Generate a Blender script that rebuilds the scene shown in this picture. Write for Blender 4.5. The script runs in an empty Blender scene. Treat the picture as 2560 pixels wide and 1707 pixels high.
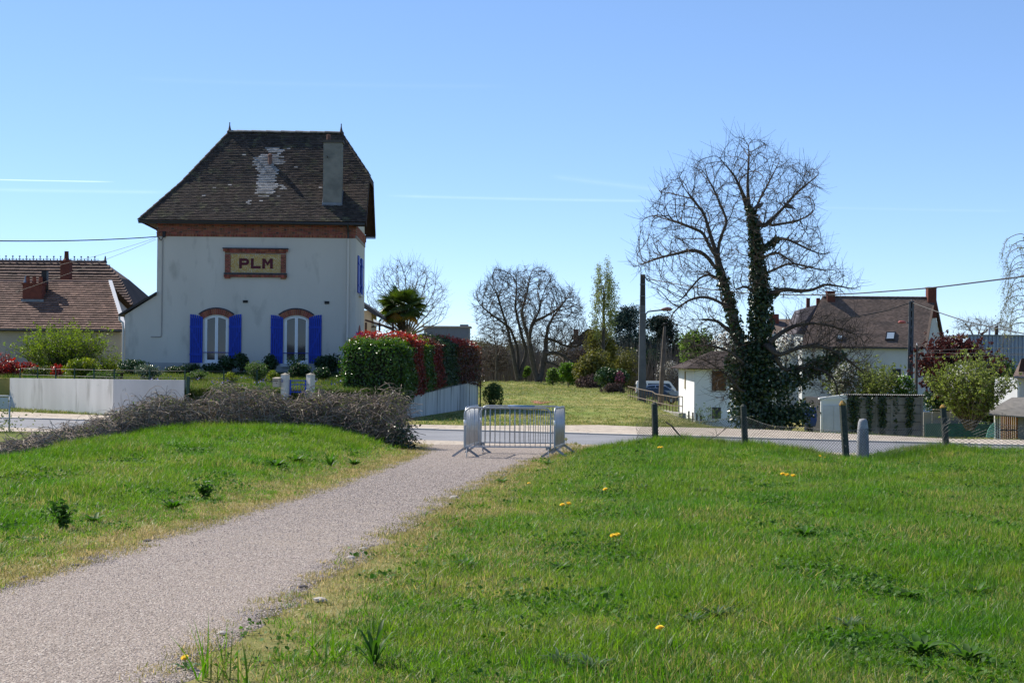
import bpy, math, random
import numpy as np
from mathutils import Vector, Matrix

random.seed(7)
rng = np.random.default_rng(11)
scene = bpy.context.scene
COL = scene.collection

# ------------------------------------------------------------------ camera
FPX = 3813.0
CX, CY = 1280.0, 853.5
EYE = np.array([0.0, 0.0, 2.2])
_p = math.atan(46.5 / FPX)
_r = math.atan(0.0085)
_fw = np.array([0, math.cos(_p), math.sin(_p)])
_r0 = np.array([1.0, 0, 0])
_u0 = np.array([0, -math.sin(_p), math.cos(_p)])
_rt = _r0 * math.cos(_r) + _u0 * math.sin(_r)
_up = _u0 * math.cos(_r) - _r0 * math.sin(_r)
cam_data = bpy.data.cameras.new('camera')
cam_data.sensor_width = 36.0
cam_data.lens = FPX / 2560.0 * 36.0
cam_data.clip_start = 0.1
cam_data.clip_end = 9000.0
cam = bpy.data.objects.new('camera', cam_data)
COL.objects.link(cam)
_m = Matrix.Identity(4)
for i in range(3):
    _m[i][0], _m[i][1], _m[i][2], _m[i][3] = _rt[i], _up[i], -_fw[i], EYE[i]
cam.matrix_world = _m
scene.camera = cam

# ------------------------------------------------------------------ sky, sun, exposure
SUN_TO = Vector((-0.58, 0.397, 0.711)).normalized()
SUN_ELEV = math.asin(SUN_TO.z)
SUN_ROT = math.atan2(SUN_TO.x, SUN_TO.y)
world = bpy.data.worlds.new('World')
scene.world = world
world.use_nodes = True
wn = world.node_tree
wn.nodes.clear()
w_out = wn.nodes.new('ShaderNodeOutputWorld')
w_bg = wn.nodes.new('ShaderNodeBackground')
w_sky = wn.nodes.new('ShaderNodeTexSky')
w_sky.sky_type = 'NISHITA'
w_sky.sun_disc = False
w_sky.sun_elevation = SUN_ELEV
w_sky.sun_rotation = SUN_ROT
w_sky.altitude = 50
w_sky.air_density = 0.6
w_sky.dust_density = 0.0
w_sky.ozone_density = 6.0
w_bg.inputs['Strength'].default_value = 0.15
# thin aircraft trails and cirrus streaks, as part of the sky itself
w_tc = wn.nodes.new('ShaderNodeTexCoord')
w_sep = wn.nodes.new('ShaderNodeSeparateXYZ')
wn.links.new(w_tc.outputs['Generated'], w_sep.inputs[0])
def wmath(op, a, b=None, c=None):
    n = wn.nodes.new('ShaderNodeMath'); n.operation = op
    for i, v in enumerate((a, b, c)):
        if v is None: continue
        if isinstance(v, (int, float)): n.inputs[i].default_value = v
        else: wn.links.new(v, n.inputs[i])
    return n.outputs[0]
w_az = wmath('ARCTAN2', w_sep.outputs[0], w_sep.outputs[1])
w_el = wmath('ARCSINE', w_sep.outputs[2])
def trail(az0, el0, az1, el1, width, amp):
    s = (el1 - el0) / (az1 - az0)
    d = wmath('SUBTRACT', w_el, wmath('MULTIPLY_ADD', w_az, s, el0 - s * az0))
    g = wmath('SUBTRACT', 1.0, wmath('MINIMUM', wmath('DIVIDE', wmath('ABSOLUTE', d), width), 1.0))
    t = wmath('DIVIDE', wmath('SUBTRACT', w_az, az0), az1 - az0)
    win = wmath('MINIMUM', wmath('MULTIPLY', t, 9.0), wmath('MULTIPLY', wmath('SUBTRACT', 1.0, t), 9.0))
    win = wmath('MINIMUM', wmath('MAXIMUM', win, 0.0), 1.0)
    return wmath('MULTIPLY', wmath('MULTIPLY', wmath('MULTIPLY', g, g), win), amp)
def azel(px, py):
    d = _fw + _rt * (px - CX) / FPX + _up * (CY - py) / FPX
    d = d / np.linalg.norm(d)
    return math.atan2(d[0], d[1]), math.asin(d[2])
w_acc = None
for (a, b, wd, am) in (((-260, 443), (290, 455), 0.0007, 0.24), ((-200, 470), (430, 481), 0.0022, 0.045),
                       ((960, 489), (1660, 503), 0.0018, 0.055), ((1370, 440), (1690, 480), 0.0035, 0.03),
                       ((300, 196), (1300, 216), 0.003, 0.012), ((1900, 515), (2560, 528), 0.0018, 0.02)):
    e = trail(*azel(*a), *azel(*b), wd, am)
    w_acc = e if w_acc is None else wmath('ADD', w_acc, e)
w_ns = wn.nodes.new('ShaderNodeTexNoise'); w_ns.inputs['Scale'].default_value = 60; w_ns.inputs['Detail'].default_value = 4
wn.links.new(w_tc.outputs['Generated'], w_ns.inputs['Vector'])
w_acc = wmath('MULTIPLY', w_acc, wmath('MULTIPLY_ADD', w_ns.outputs[0], 0.9, 0.5))
w_hsv = wn.nodes.new('ShaderNodeHueSaturation')
w_hsv.inputs['Saturation'].default_value = 1.06
w_gam = wn.nodes.new('ShaderNodeGamma'); w_gam.inputs[1].default_value = 0.72
wn.links.new(w_sky.outputs[0], w_gam.inputs[0])
wn.links.new(w_gam.outputs[0], w_hsv.inputs['Color'])
w_mix = wn.nodes.new('ShaderNodeMixRGB')
w_mix.inputs[2].default_value = (8.2, 8.6, 9.0, 1)
wn.links.new(w_acc, w_mix.inputs[0])
w_tint = wn.nodes.new('ShaderNodeMixRGB'); w_tint.blend_type = 'MULTIPLY'
w_tint.inputs[0].default_value = 1.0; w_tint.inputs[2].default_value = (0.95, 0.985, 1.07, 1)
wn.links.new(w_hsv.outputs[0], w_tint.inputs[1])
wn.links.new(w_tint.outputs[0], w_mix.inputs[1])
wn.links.new(w_mix.outputs[0], w_bg.inputs['Color'])
wn.links.new(w_bg.outputs[0], w_out.inputs['Surface'])

sun_data = bpy.data.lights.new('sun', 'SUN')
sun_data.energy = 4.1
sun_data.angle = math.radians(0.53)
sun_data.color = (1.0, 0.93, 0.82)
sun = bpy.data.objects.new('sun', sun_data)
COL.objects.link(sun)
sun.rotation_euler = (-SUN_TO).to_track_quat('-Z', 'Y').to_euler()
sun.location = (-60, 40, 80)

scene.view_settings.view_transform = 'Standard'
scene.view_settings.look = 'None'
scene.view_settings.exposure = 0.95
scene.view_settings.gamma = 1.0
scene.view_settings.use_curve_mapping = False
scene.render.engine = 'CYCLES'
scene.cycles.max_bounces = 8
scene.cycles.transparent_max_bounces = 6
scene.cycles.use_denoising = True
scene.cycles.caustics_reflective = False
scene.cycles.caustics_refractive = False

# ------------------------------------------------------------------ projection helpers
def ray(px, py):
    return _fw + _rt * (px - CX) / FPX + _up * (CY - py) / FPX
def at(px, py, Y):
    d = ray(px, py)
    return Vector(EYE + d * (Y / d[1]))
def proj(p):
    q = np.array(p) - EYE
    w = q @ _fw
    return (CX + FPX * (q @ _rt) / w, CY - FPX * (q @ _up) / w)

# ------------------------------------------------------------------ tags
def tag(o, label=None, cat=None, group=None, kind=None):
    if label: o['label'] = label
    if cat: o['category'] = cat
    if group: o['group'] = group
    if kind: o['kind'] = kind
    return o
def empty(name, loc=(0, 0, 0), rz=0.0):
    o = bpy.data.objects.new(name, None)
    o.empty_display_size = 0.2
    o.location = loc
    o.rotation_euler = (0, 0, rz)
    COL.objects.link(o)
    return o
def thing(name, label, cat, loc=(0, 0, 0), rz=0.0, group=None):
    return tag(empty(name, loc, rz), label, cat, group)
def link(name, me, parent=None, loc=None, mat4=None):
    o = bpy.data.objects.new(name, me)
    COL.objects.link(o)
    if parent is not None: o.parent = parent
    if mat4 is not None: o.matrix_local = mat4
    elif loc is not None: o.location = loc
    return o
KIDS = {}
def kids(o):
    return [c for c in scene.objects if c.parent == o]
def dup(o, parent=None):
    ch = [c for c in o.children]
    n = o.copy()
    COL.objects.link(n)
    if parent is not None: n.parent = parent
    for c in ch: dup(c, n)
    return n

# ------------------------------------------------------------------ mesh builder
class G:
    def __init__(self):
        self.v = []; self.f = []; self.n = 0
    def add(self, V, F):
        V = np.asarray(V, dtype=np.float32).reshape(-1, 3)
        if isinstance(F, list) and len({len(q) for q in F}) > 1:
            for m in {len(q) for q in F}: self.f.append(np.asarray([q for q in F if len(q) == m], dtype=np.int64) + self.n)
        else: self.f.append(np.asarray(F, dtype=np.int64) + self.n)
        self.v.append(V); self.n += len(V)
        return self
    def box(self, c, s, R=None):
        x, y, z = s[0] / 2, s[1] / 2, s[2] / 2
        V = np.array([[-x, -y, -z], [x, -y, -z], [x, y, -z], [-x, y, -z], [-x, -y, z], [x, -y, z], [x, y, z], [-x, y, z]])
        if R is not None: V = V @ np.array(R).T
        return self.add(V + np.array(c), BOXF)
    def bx(self, x0, x1, y0, y1, z0, z1):
        return self.box(((x0 + x1) / 2, (y0 + y1) / 2, (z0 + z1) / 2), (abs(x1 - x0), abs(y1 - y0), abs(z1 - z0)))
    def bar(self, a, b, w, h=None, up=(0, 0, 1)):
        a = np.array(a, float); b = np.array(b, float); h = h or w
        d = b - a; L = np.linalg.norm(d); d /= L
        s = np.cross(d, up)
        if np.linalg.norm(s) < 1e-5: s = np.cross(d, (1, 0, 0))
        s /= np.linalg.norm(s); u = np.cross(s, d)
        return self.box((a + b) / 2, (w, L, h), np.stack([s, d, u], 1))
    def tube(self, pts, rad, sides=8, caps=True):
        P = np.array(pts, float); n = len(P)
        R = np.full(n, rad, float) if np.isscalar(rad) else np.array(rad, float)
        T = np.gradient(P, axis=0); T /= np.maximum(np.linalg.norm(T, axis=1, keepdims=True), 1e-9)
        ref = np.array([0, 0, 1.0]) if abs(T[0][2]) < 0.9 else np.array([1.0, 0, 0])
        s = np.cross(T[0], ref); s /= np.linalg.norm(s)
        V = np.zeros((n, sides, 3)); ang = np.arange(sides) * 2 * math.pi / sides
        for i in range(n):
            s = s - T[i] * (s @ T[i]); s /= max(np.linalg.norm(s), 1e-9)
            t = np.cross(T[i], s)
            V[i] = P[i] + R[i] * (np.cos(ang)[:, None] * s + np.sin(ang)[:, None] * t)
        F = []
        for i in range(n - 1):
            for k in range(sides):
                k2 = (k + 1) % sides
                F.append((i * sides + k, i * sides + k2, (i + 1) * sides + k2, (i + 1) * sides + k))
        base = self.n
        self.add(V, F)
        if caps and sides >= 3:
            self.f.append(np.array([[base + k for k in range(sides)][::-1]]))
            self.f.append(np.array([[base + (n - 1) * sides + k for k in range(sides)]]))
        return self
    def lathe(self, prof, c=(0, 0, 0), sides=16):
        V = []; m = len(prof)
        for (r, z) in prof:
            for k in range(sides):
                a = 2 * math.pi * k / sides
                V.append((c[0] + r * math.cos(a), c[1] + r * math.sin(a), c[2] + z))
        F = [(i * sides + k, i * sides + (k + 1) % sides, (i + 1) * sides + (k + 1) % sides, (i + 1) * sides + k) for i in range(m - 1) for k in range(sides)]
        base = self.n
        self.add(V, F)
        self.f.append(np.array([[base + k for k in range(sides)][::-1]]))
        self.f.append(np.array([[base + (m - 1) * sides + k for k in range(sides)]]))
        return self
    def prism(self, poly, axis, a, b):
        """polygon (2-D list) extruded along an axis from a to b; axis 'y': poly is (x,z); 'x': (y,z); 'z': (x,y)"""
        n = len(poly); V = []
        for t in (a, b):
            for (p, q) in poly:
                V.append({'y': (p, t, q), 'x': (t, p, q), 'z': (p, q, t)}[axis])
        base = self.n
        self.add(V, [(k, (k + 1) % n, n + (k + 1) % n, n + k) for k in range(n)])
        self.f.append(np.array([[base + k for k in range(n)][::-1]]))
        self.f.append(np.array([[base + n + k for k in range(n)]]))
        return self
    def quad(self, a, b, c, d):
        return self.add([a, b, c, d], [(0, 1, 2, 3)])
    def mesh(self, name, mat=None, smooth=False):
        me = bpy.data.meshes.new(name)
        if self.n:
            V = np.concatenate(self.v)
            counts = np.concatenate([np.full(len(f), f.shape[1]) for f in self.f if len(f)])
            loops = np.concatenate([f.reshape(-1) for f in self.f if len(f)])
            me.vertices.add(len(V)); me.vertices.foreach_set('co', V.reshape(-1).astype(np.float32))
            me.loops.add(len(loops)); me.loops.foreach_set('vertex_index', loops.astype(np.int32))
            me.polygons.add(len(counts))
            st = np.concatenate([[0], np.cumsum(counts)[:-1]])
            me.polygons.foreach_set('loop_start', st.astype(np.int32))
            me.update(calc_edges=True)
            me.validate()
        if mat is not None: me.materials.append(mat)
        me.polygons.foreach_set('use_smooth', np.full(len(me.polygons), bool(smooth)))
        return me
    def obj(self, name, mat=None, parent=None, smooth=False, loc=None):
        return link(name, self.mesh(name, mat, smooth), parent, loc)
BOXF = np.array([[0, 3, 2, 1], [4, 5, 6, 7], [0, 1, 5, 4], [1, 2, 6, 5], [2, 3, 7, 6], [3, 0, 4, 7]])

def tubes_np(P, R, sides=3):
    """many polylines at once: P (N,S,3), R (N,S)"""
    P = np.asarray(P, float); N, S, _ = P.shape
    T = np.gradient(P, axis=1); T /= np.maximum(np.linalg.norm(T, axis=2, keepdims=True), 1e-9)
    ref = np.where(np.abs(T[..., 2:3]) < 0.9, np.array([0, 0, 1.0]), np.array([1.0, 0, 0]))
    s = np.cross(T, ref); s /= np.maximum(np.linalg.norm(s, axis=2, keepdims=True), 1e-9)
    t = np.cross(T, s)
    ang = np.arange(sides) * 2 * math.pi / sides
    V = P[:, :, None, :] + R[:, :, None, None] * (np.cos(ang)[None, None, :, None] * s[:, :, None, :] + np.sin(ang)[None, None, :, None] * t[:, :, None, :])
    idx = np.arange(N * S * sides).reshape(N, S, sides)
    a = idx[:, :-1, :]; b = np.roll(a, -1, axis=2); d = idx[:, 1:, :]; c = np.roll(d, -1, axis=2)
    F = np.stack([a, b, c, d], -1).reshape(-1, 4)
    return V.reshape(-1, 3), F

def leaf_quads(P, size, aspect=0.55, nrm=None, spread=1.0, sizevar=0.4):
    """one folded rhombus per point, random orientation around nrm"""
    P = np.asarray(P, float); N = len(P)
    if nrm is None: nrm = np.zeros((N, 3))
    n = nrm + spread * rng.normal(size=(N, 3)); n /= np.maximum(np.linalg.norm(n, axis=1, keepdims=True), 1e-9)
    d = rng.normal(size=(N, 3)); d -= n * np.sum(d * n, 1, keepdims=True); d /= np.maximum(np.linalg.norm(d, axis=1, keepdims=True), 1e-9)
    w = np.cross(n, d)
    L = (size * (1 + sizevar * (rng.random(N) - 0.5) * 2))[:, None]
    b = P - d * L * 0.5; t = P + d * L * 0.5
    l = P + w * L * aspect * 0.5 + n * L * 0.12; r = P - w * L * aspect * 0.5 + n * L * 0.12
    V = np.stack([b, r, t, l], 1).reshape(-1, 3)
    F = np.arange(N * 4).reshape(N, 4)
    return V, F

# ------------------------------------------------------------------ materials
def _n(nt, t, **kw):
    n = nt.nodes.new(t)
    for k, v in kw.items(): setattr(n, k, v)
    return n
def _set(nt, sock, v):
    if v is None: return
    if isinstance(v, (int, float)): sock.default_value = v
    elif isinstance(v, tuple): sock.default_value = (*v, 1) if len(v) == 3 and sock.type == 'RGBA' else v
    else: nt.links.new(v, sock)
def _math(nt, op, a, b=None, clamp=False):
    n = _n(nt, 'ShaderNodeMath', operation=op, use_clamp=clamp)
    _set(nt, n.inputs[0], a); _set(nt, n.inputs[1], b)
    return n.outputs[0]
def _mix(nt, f, a, b, blend='MIX'):
    n = _n(nt, 'ShaderNodeMixRGB', blend_type=blend)
    _set(nt, n.inputs[0], f); _set(nt, n.inputs[1], a); _set(nt, n.inputs[2], b)
    return n.outputs[0]
def _noise(nt, vec, scale, detail=4, rough=0.55):
    n = _n(nt, 'ShaderNodeTexNoise')
    n.inputs['Scale'].default_value = scale; n.inputs['Detail'].default_value = detail; n.inputs['Roughness'].default_value = rough
    if vec is not None: nt.links.new(vec, n.inputs['Vector'])
    return n.outputs[0]
def _ramp(nt, f, lo, hi, c0=(0, 0, 0), c1=(1, 1, 1)):
    n = _n(nt, 'ShaderNodeMapRange'); n.clamp = True
    _set(nt, n.inputs[0], f); n.inputs[1].default_value = lo; n.inputs[2].default_value = hi
    return n.outputs[0]
MATS = {}
def mat(name, col, rough=0.8, col2=None, scale=3.0, lo=0.35, hi=0.65, detail=5, rnd=0.0, spec=0.3, metal=0.0,
        bump=0.0, bscale=60.0, trans=0.0, col3=None, scale3=30.0, lo3=0.5, hi3=0.7, stretch=None, hue=0.0, coat=0.0, bdist=0.01):
    """principled material: col/col2 mixed by a world-space noise, col3 over it by a second, rnd = light/dark per piece"""
    if name in MATS: return MATS[name]
    m = bpy.data.materials.new(name); m.use_nodes = True; nt = m.node_tree
    b = nt.nodes['Principled BSDF']; out = nt.nodes['Material Output']
    geo = _n(nt, 'ShaderNodeNewGeometry')
    vec = geo.outputs['Position']
    if stretch is not None:
        mp = _n(nt, 'ShaderNodeMapping'); mp.inputs['Scale'].default_value = stretch
        nt.links.new(vec, mp.inputs[0]); vec = mp.outputs[0]
    c = col
    if col2 is not None:
        c = _mix(nt, _ramp(nt, _noise(nt, vec, scale, detail), lo, hi), (*col, 1), (*col2, 1))
    if col3 is not None:
        c = _mix(nt, _ramp(nt, _noise(nt, vec, scale3, 4), lo3, hi3), c if not isinstance(c, tuple) else (*c, 1), (*col3, 1))
    if rnd or hue:
        oi = _n(nt, 'ShaderNodeObjectInfo')
        r = _math(nt, 'FRACT', _math(nt, 'ADD', geo.outputs['Random Per Island'], oi.outputs['Random']))
        h = _n(nt, 'ShaderNodeHueSaturation')
        _set(nt, h.inputs['Color'], c if not isinstance(c, tuple) else (*c, 1))
        nt.links.new(_math(nt, 'ADD', _math(nt, 'MULTIPLY', r, 2 * rnd), 1 - rnd), h.inputs['Value'])
        if hue:
            r2 = _math(nt, 'FRACT', _math(nt, 'MULTIPLY', r, 17.31))
            nt.links.new(_math(nt, 'ADD', _math(nt, 'MULTIPLY', r2, 2 * hue), 0.5 - hue), h.inputs['Hue'])
        c = h.outputs[0]
    _set(nt, b.inputs['Base Color'], c if not isinstance(c, tuple) else (*c, 1))
    b.inputs['Roughness'].default_value = rough
    b.inputs['Specular IOR Level'].default_value = spec
    b.inputs['Metallic'].default_value = metal
    if coat: b.inputs['Coat Weight'].default_value = coat
    if bump:
        bp = _n(nt, 'ShaderNodeBump'); bp.inputs['Strength'].default_value = bump; bp.inputs['Distance'].default_value = bdist
        nt.links.new(_noise(nt, vec, bscale, 5, 0.6), bp.inputs['Height'])
        nt.links.new(bp.outputs[0], b.inputs['Normal'])
    if trans:
        t = _n(nt, 'ShaderNodeBsdfTranslucent')
        h2 = _n(nt, 'ShaderNodeHueSaturation'); h2.inputs['Value'].default_value = 1.5; h2.inputs['Saturation'].default_value = 1.1
        _set(nt, h2.inputs['Color'], c if not isinstance(c, tuple) else (*c, 1))
        nt.links.new(h2.outputs[0], t.inputs['Color'])
        ms = _n(nt, 'ShaderNodeMixShader'); ms.inputs[0].default_value = trans
        nt.links.new(b.outputs[0], ms.inputs[1]); nt.links.new(t.outputs[0], ms.inputs[2])
        nt.links.new(ms.outputs[0], out.inputs['Surface'])
    MATS[name] = m
    return m
def mat_glass(name, tint=(0.02, 0.03, 0.035), rough=0.03):
    """window pane: dark room behind, mirror-like surface"""
    if name in MATS: return MATS[name]
    m = bpy.data.materials.new(name); m.use_nodes = True
    b = m.node_tree.nodes['Principled BSDF']
    b.inputs['Base Color'].default_value = (*tint, 1); b.inputs['Roughness'].default_value = rough
    b.inputs['Specular IOR Level'].default_value = 0.6; b.inputs['IOR'].default_value = 1.5
    MATS[name] = m
    return m

def ss(a, b, x):
    t = np.clip((np.asarray(x, float) - a) / (b - a), 0, 1)
    return t * t * (3 - 2 * t)
# ================================================================== TERRAIN
def zpath(Y):
    return 0.55 * (1 - ss(9, 37, Y))
def _edge(pxs):
    ys, xs = [], []
    for (px, py) in pxs:
        d = ray(px, py)
        Y = np.arange(3, 60, 0.02)
        z = EYE[2] + d[2] / d[1] * Y
        k = np.argmax(z < zpath(Y))
        ys.append(Y[k]); xs.append(d[0] / d[1] * Y[k])
    o = np.argsort(ys)
    return np.array(ys)[o], np.array(xs)[o]
PL_Y, PL_X = _edge([(0, 1472), (190, 1417), (370, 1352), (490, 1319), (653, 1268), (816, 1221), (952, 1172), (1060, 1128)])
PR_Y, PR_X = _edge([(424, 1706), (571, 1586), (762, 1483), (925, 1363), (1034, 1308), (1143, 1238), (1252, 1189), (1330, 1152), (1385, 1138)])
# carry both edges on behind the camera and out to the road
def _ext(Y, X):
    s0 = (X[2] - X[0]) / (Y[2] - Y[0])
    Y = np.concatenate([[Y[0] - 12], Y, [46]]); X = np.concatenate([[X[0] - 12 * s0], X, [X[-1] + 0.9 * (1 if X[-1] > 0 else -1)]])
    return Y, X
PL_Y, PL_X = _ext(PL_Y, PL_X); PR_Y, PR_X = _ext(PR_Y, PR_X)
def pathL(Y): return np.interp(Y, PL_Y, PL_X)
def pathR(Y): return np.interp(Y, PR_Y, PR_X)
# road: asphalt between two lines Y = a - .4 X
RD_N, RD_F, RD_S = 40.4, 46.5, -0.4
STRIP_X = [-40, -20, -12, -4, 0, 3, 7, 10, 13, 20, 60]
STRIP_W = [4.5, 4.5, 3.5, 2.5, 3.8, 5.8, 6.0, 4.2, 2.8, 2.6, 2.6]
def roadN(X): return RD_N + RD_S * np.asarray(X, float)
def roadF(X): return RD_F + RD_S * np.asarray(X, float)
def stripW(X): return np.interp(X, STRIP_X, STRIP_W)
FEN_X = [0.5, 3.2, 5.0, 6.75, 9.45, 14, 30]
FEN_Y = [35.5, 34.0, 32.9, 30.2, 32.6, 30.5, 24.0]
def fenY(X): return np.interp(X, FEN_X, FEN_Y)

def H(X, Y):
    X = np.asarray(X, float); Y = np.asarray(Y, float)
    X, Y = np.broadcast_arrays(X, Y)
    zp = zpath(Y)
    lump = 0.05 * np.sin(X * 0.9 + 0.4 * Y) * np.sin(Y * 0.55 - 0.3 * X) + 0.03 * np.sin(X * 2.1 - Y * 1.3)
    # right bank
    pr = (0.56 - 0.21 * ss(8, 32, Y) + lump * ss(0.5, 3, X - pathR(Y)) - 0.16 * np.exp(-((X - 7.7) / 1.3) ** 2 - ((Y - 30.6) / 2.5) ** 2))
    pr = pr * (1 - ss(0.5, 3.2, Y - fenY(X)))
    # left bank
    pl = (0.56 - 0.05 * ss(10, 34, Y) + lump * ss(0.5, 3, pathL(Y) - X))
    xe = np.interp(Y, [5, 18, 25, 32, 34, 36, 40], [-9.6, -8.7, -8.2, -8.1, -7.9, -7.2, -6.4])
    pl = pl * (1 - ss(-0.3, 2.2, xe - X)) * (1 - ss(38.3, 41.5, Y))
    dR = X - pathR(Y); dL = pathL(Y) - X
    z = zp * (1 - ss(37, 40, Y))
    z = z + (pr - z) * ss(0.1, 2.6, dR)
    z = z + (pl - z) * ss(0.1, 3.0, dL)
    # beyond the road
    s = np.maximum(0, Y - (roadF(X) + stripW(X)))
    u = X / np.maximum(Y, 1)
    k = ss(0.072, 0.165, u)
    far = -0.0016 * np.minimum(s, 130) - k * 0.052 * np.minimum(s, 45)
    far = far + 0.07 * np.sin(X * 0.31 + 1.0) * np.sin(Y * 0.13) * ss(2, 20, s)
    park = ss(8.5, 11.5, X) * (1 - ss(26, 34, X)) * ss(93, 104, Y) * (1 - ss(200, 230, Y))
    far = far * (1 - park) + park * -1.72
    crest = ss(160, 190, Y) * (1 - park)
    far = far - crest * 1.6
    beyond = ss(-1.0, 0.5, Y - (roadF(X) - 0.2))
    z = z * (1 - beyond) + far * beyond
    # bed under road and pavement
    inr = ss(0, 0.4, Y - roadN(X) - 0.15) * (1 - ss(-0.4, 0.0, Y - (roadF(X) + stripW(X) - 0.2)))
    z = z * (1 - inr) - 0.05 * inr
    return z
def h(x, y): return float(H(x, y))
def atG(px, py, y0=5.0, y1=240.0):
    d = ray(px, py)
    Y = np.arange(y0, y1, 0.02); X = d[0] / d[1] * Y; z = EYE[2] + d[2] / d[1] * Y
    b = z < H(X, Y)
    k = int(np.argmax(b)) if b.any() else len(Y) - 1
    return Vector((X[k], Y[k], h(X[k], Y[k])))
def onG(x, y): return Vector((x, y, h(x, y)))

def axis(bounds):
    out = [bounds[0][0]]
    for (a, b, st) in bounds:
        out += list(np.linspace(a, b, max(1, int(round((b - a) / st))) + 1)[1:])
    return np.array(out)
gx = axis([(-3000, -300, 450), (-300, -60, 30), (-60, -24, 3), (-24, 20, 0.25), (20, 60, 2.5), (60, 300, 30), (300, 3000, 450)])
gy = axis([(-400, -20, 60), (-20, 3, 2), (3, 54, 0.25), (54, 110, 1.0), (110, 260, 5), (260, 1000, 60), (1000, 6000, 500)])
XX, YY = np.meshgrid(gx, gy)
ZZ = H(XX, YY)
nx, ny = len(gx), len(gy)
g = G()
ii = np.arange(nx * ny).reshape(ny, nx)
g.add(np.stack([XX, YY, ZZ], -1).reshape(-1, 3), np.stack([ii[:-1, :-1], ii[:-1, 1:], ii[1:, 1:], ii[1:, :-1]], -1).reshape(-1, 4))

# ground under the grass: soil, moss and thatch, straw towards the far meadow
m_ground = mat('soil_and_thatch', (0.085, 0.125, 0.02), 0.95, col2=(0.17, 0.165, 0.055), scale=1.3, lo=0.42, hi=0.62, col3=(0.055, 0.085, 0.016), scale3=7, lo3=0.52, hi3=0.66, bump=0.6, bscale=30, bdist=0.03, spec=0.1)
# the old railway meadow beyond the road is drier: straw-coloured ground there
_nt = m_ground.node_tree; _b = _nt.nodes['Principled BSDF']; _src = _b.inputs['Base Color'].links[0].from_socket
_geo = _n(_nt, 'ShaderNodeNewGeometry'); _sx = _n(_nt, 'ShaderNodeSeparateXYZ'); _nt.links.new(_geo.outputs['Position'], _sx.inputs[0])
_d = _mix(_nt, _ramp(_nt, _noise(_nt, _geo.outputs['Position'], 0.22, 5), .4, .62), (0.28, 0.25, 0.09, 1), (0.13, 0.18, 0.035, 1))
_yy = _math(_nt, 'MULTIPLY_ADD', _sx.outputs[0], 0.4); _yy.node.inputs[2].default_value = 0; _nt.links.new(_sx.outputs[1], _yy.node.inputs[2])
_at = _n(_nt, 'ShaderNodeAttribute'); _at.attribute_name = 'wear'
_wr = _math(_nt, 'MULTIPLY', _at.outputs['Fac'], _ramp(_nt, _noise(_nt, _geo.outputs['Position'], 1.6, 5), .25, .5))
_src = _mix(_nt, _wr, _src, _mix(_nt, _ramp(_nt, _noise(_nt, _geo.outputs['Position'], 9, 4), .35, .65), (0.29, 0.23, 0.11, 1), (0.18, 0.18, 0.055, 1)))
_nt.links.new(_mix(_nt, _ramp(_nt, _yy, 46, 52), _src, _d), _b.inputs['Base Color'])
ground = g.obj('ground', m_ground, smooth=True)
_of = np.maximum(XX - pathR(YY), pathL(YY) - XX)
_w = ((1 - ss(0.3, 1.5, _of)) * (YY < 41) * np.where(XX > pathR(YY), .45 + .55 * ss(10, 16, YY), 1)).reshape(-1).astype(np.float32)
ground.data.attributes.new('wear', 'FLOAT', 'POINT').data.foreach_set('value', _w)
tag(ground, kind='structure')

# gravel path
m_gravel = bpy.data.materials.new('pink_grey_gravel'); m_gravel.use_nodes = True
nt = m_gravel.node_tree; bs = nt.nodes['Principled BSDF']
geo = _n(nt, 'ShaderNodeNewGeometry')
vo = _n(nt, 'ShaderNodeTexVoronoi'); vo.inputs['Scale'].default_value = 78; nt.links.new(geo.outputs['Position'], vo.inputs['Vector'])
sepc = _n(nt, 'ShaderNodeSeparateColor'); nt.links.new(vo.outputs['Color'], sepc.inputs[0])
c1 = _mix(nt, sepc.outputs[0], (0.13, 0.106, 0.09, 1), (0.37, 0.312, 0.272, 1))
c2 = _mix(nt, _ramp(nt, sepc.outputs[1], 0.86, 0.9), c1, (0.46, 0.42, 0.375, 1))
c2 = _mix(nt, _ramp(nt, sepc.outputs[2], 0.86, 0.9), c2, (0.13, 0.10, 0.095, 1))
c2 = _mix(nt, _ramp(nt, _noise(nt, geo.outputs['Position'], 0.7, 5), 0.35, 0.7), c2, _mix(nt, 0.4, c2, (0.30, 0.25, 0.20, 1)))
nt.links.new(c2, bs.inputs['Base Color']); bs.inputs['Roughness'].default_value = 0.9; bs.inputs['Specular IOR Level'].default_value = 0.2
bp = _n(nt, 'ShaderNodeBump'); bp.inputs['Strength'].default_value = 0.9; bp.inputs['Distance'].default_value = 0.012
nt.links.new(_math(nt, 'SUBTRACT', 1.0, vo.outputs['Distance']), bp.inputs['Height']); nt.links.new(bp.outputs[0], bs.inputs['Normal'])
g = G()
ys = np.arange(-6, 39.4, 0.12)
nc = 13
V = []
for y in ys:
    wob = 0.05 * math.sin(y * 1.7) + 0.06 * math.sin(y * 4.1 + 1) + 0.04 * math.sin(y * 9.3)
    wob2 = 0.05 * math.sin(y * 1.3 + 2) + 0.06 * math.sin(y * 5.0) + 0.04 * math.sin(y * 8.1)
    yy_max = roadN(0.5 * (pathL(y) + pathR(y)))
    a, b = float(pathL(y)) - 0.06 + wob, float(pathR(y)) + 0.06 + wob2
    if y > 36.5:
        a -= (y - 36.5) * 0.35; b += (y - 36.5) * 0.55
    for k in range(nc):
        x = a + (b - a) * (0, .012, .04, .12, .25, .38, .5, .62, .75, .88, .96, .988, 1)[k]
        edge = min(k, nc - 1 - k)
        V.append((x, y, h(x, y) + ((-0.014, 0.004, 0.010, 0.013)[min(edge, 3)])))
n = len(ys); idx = np.arange(n * nc).reshape(n, nc)
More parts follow.
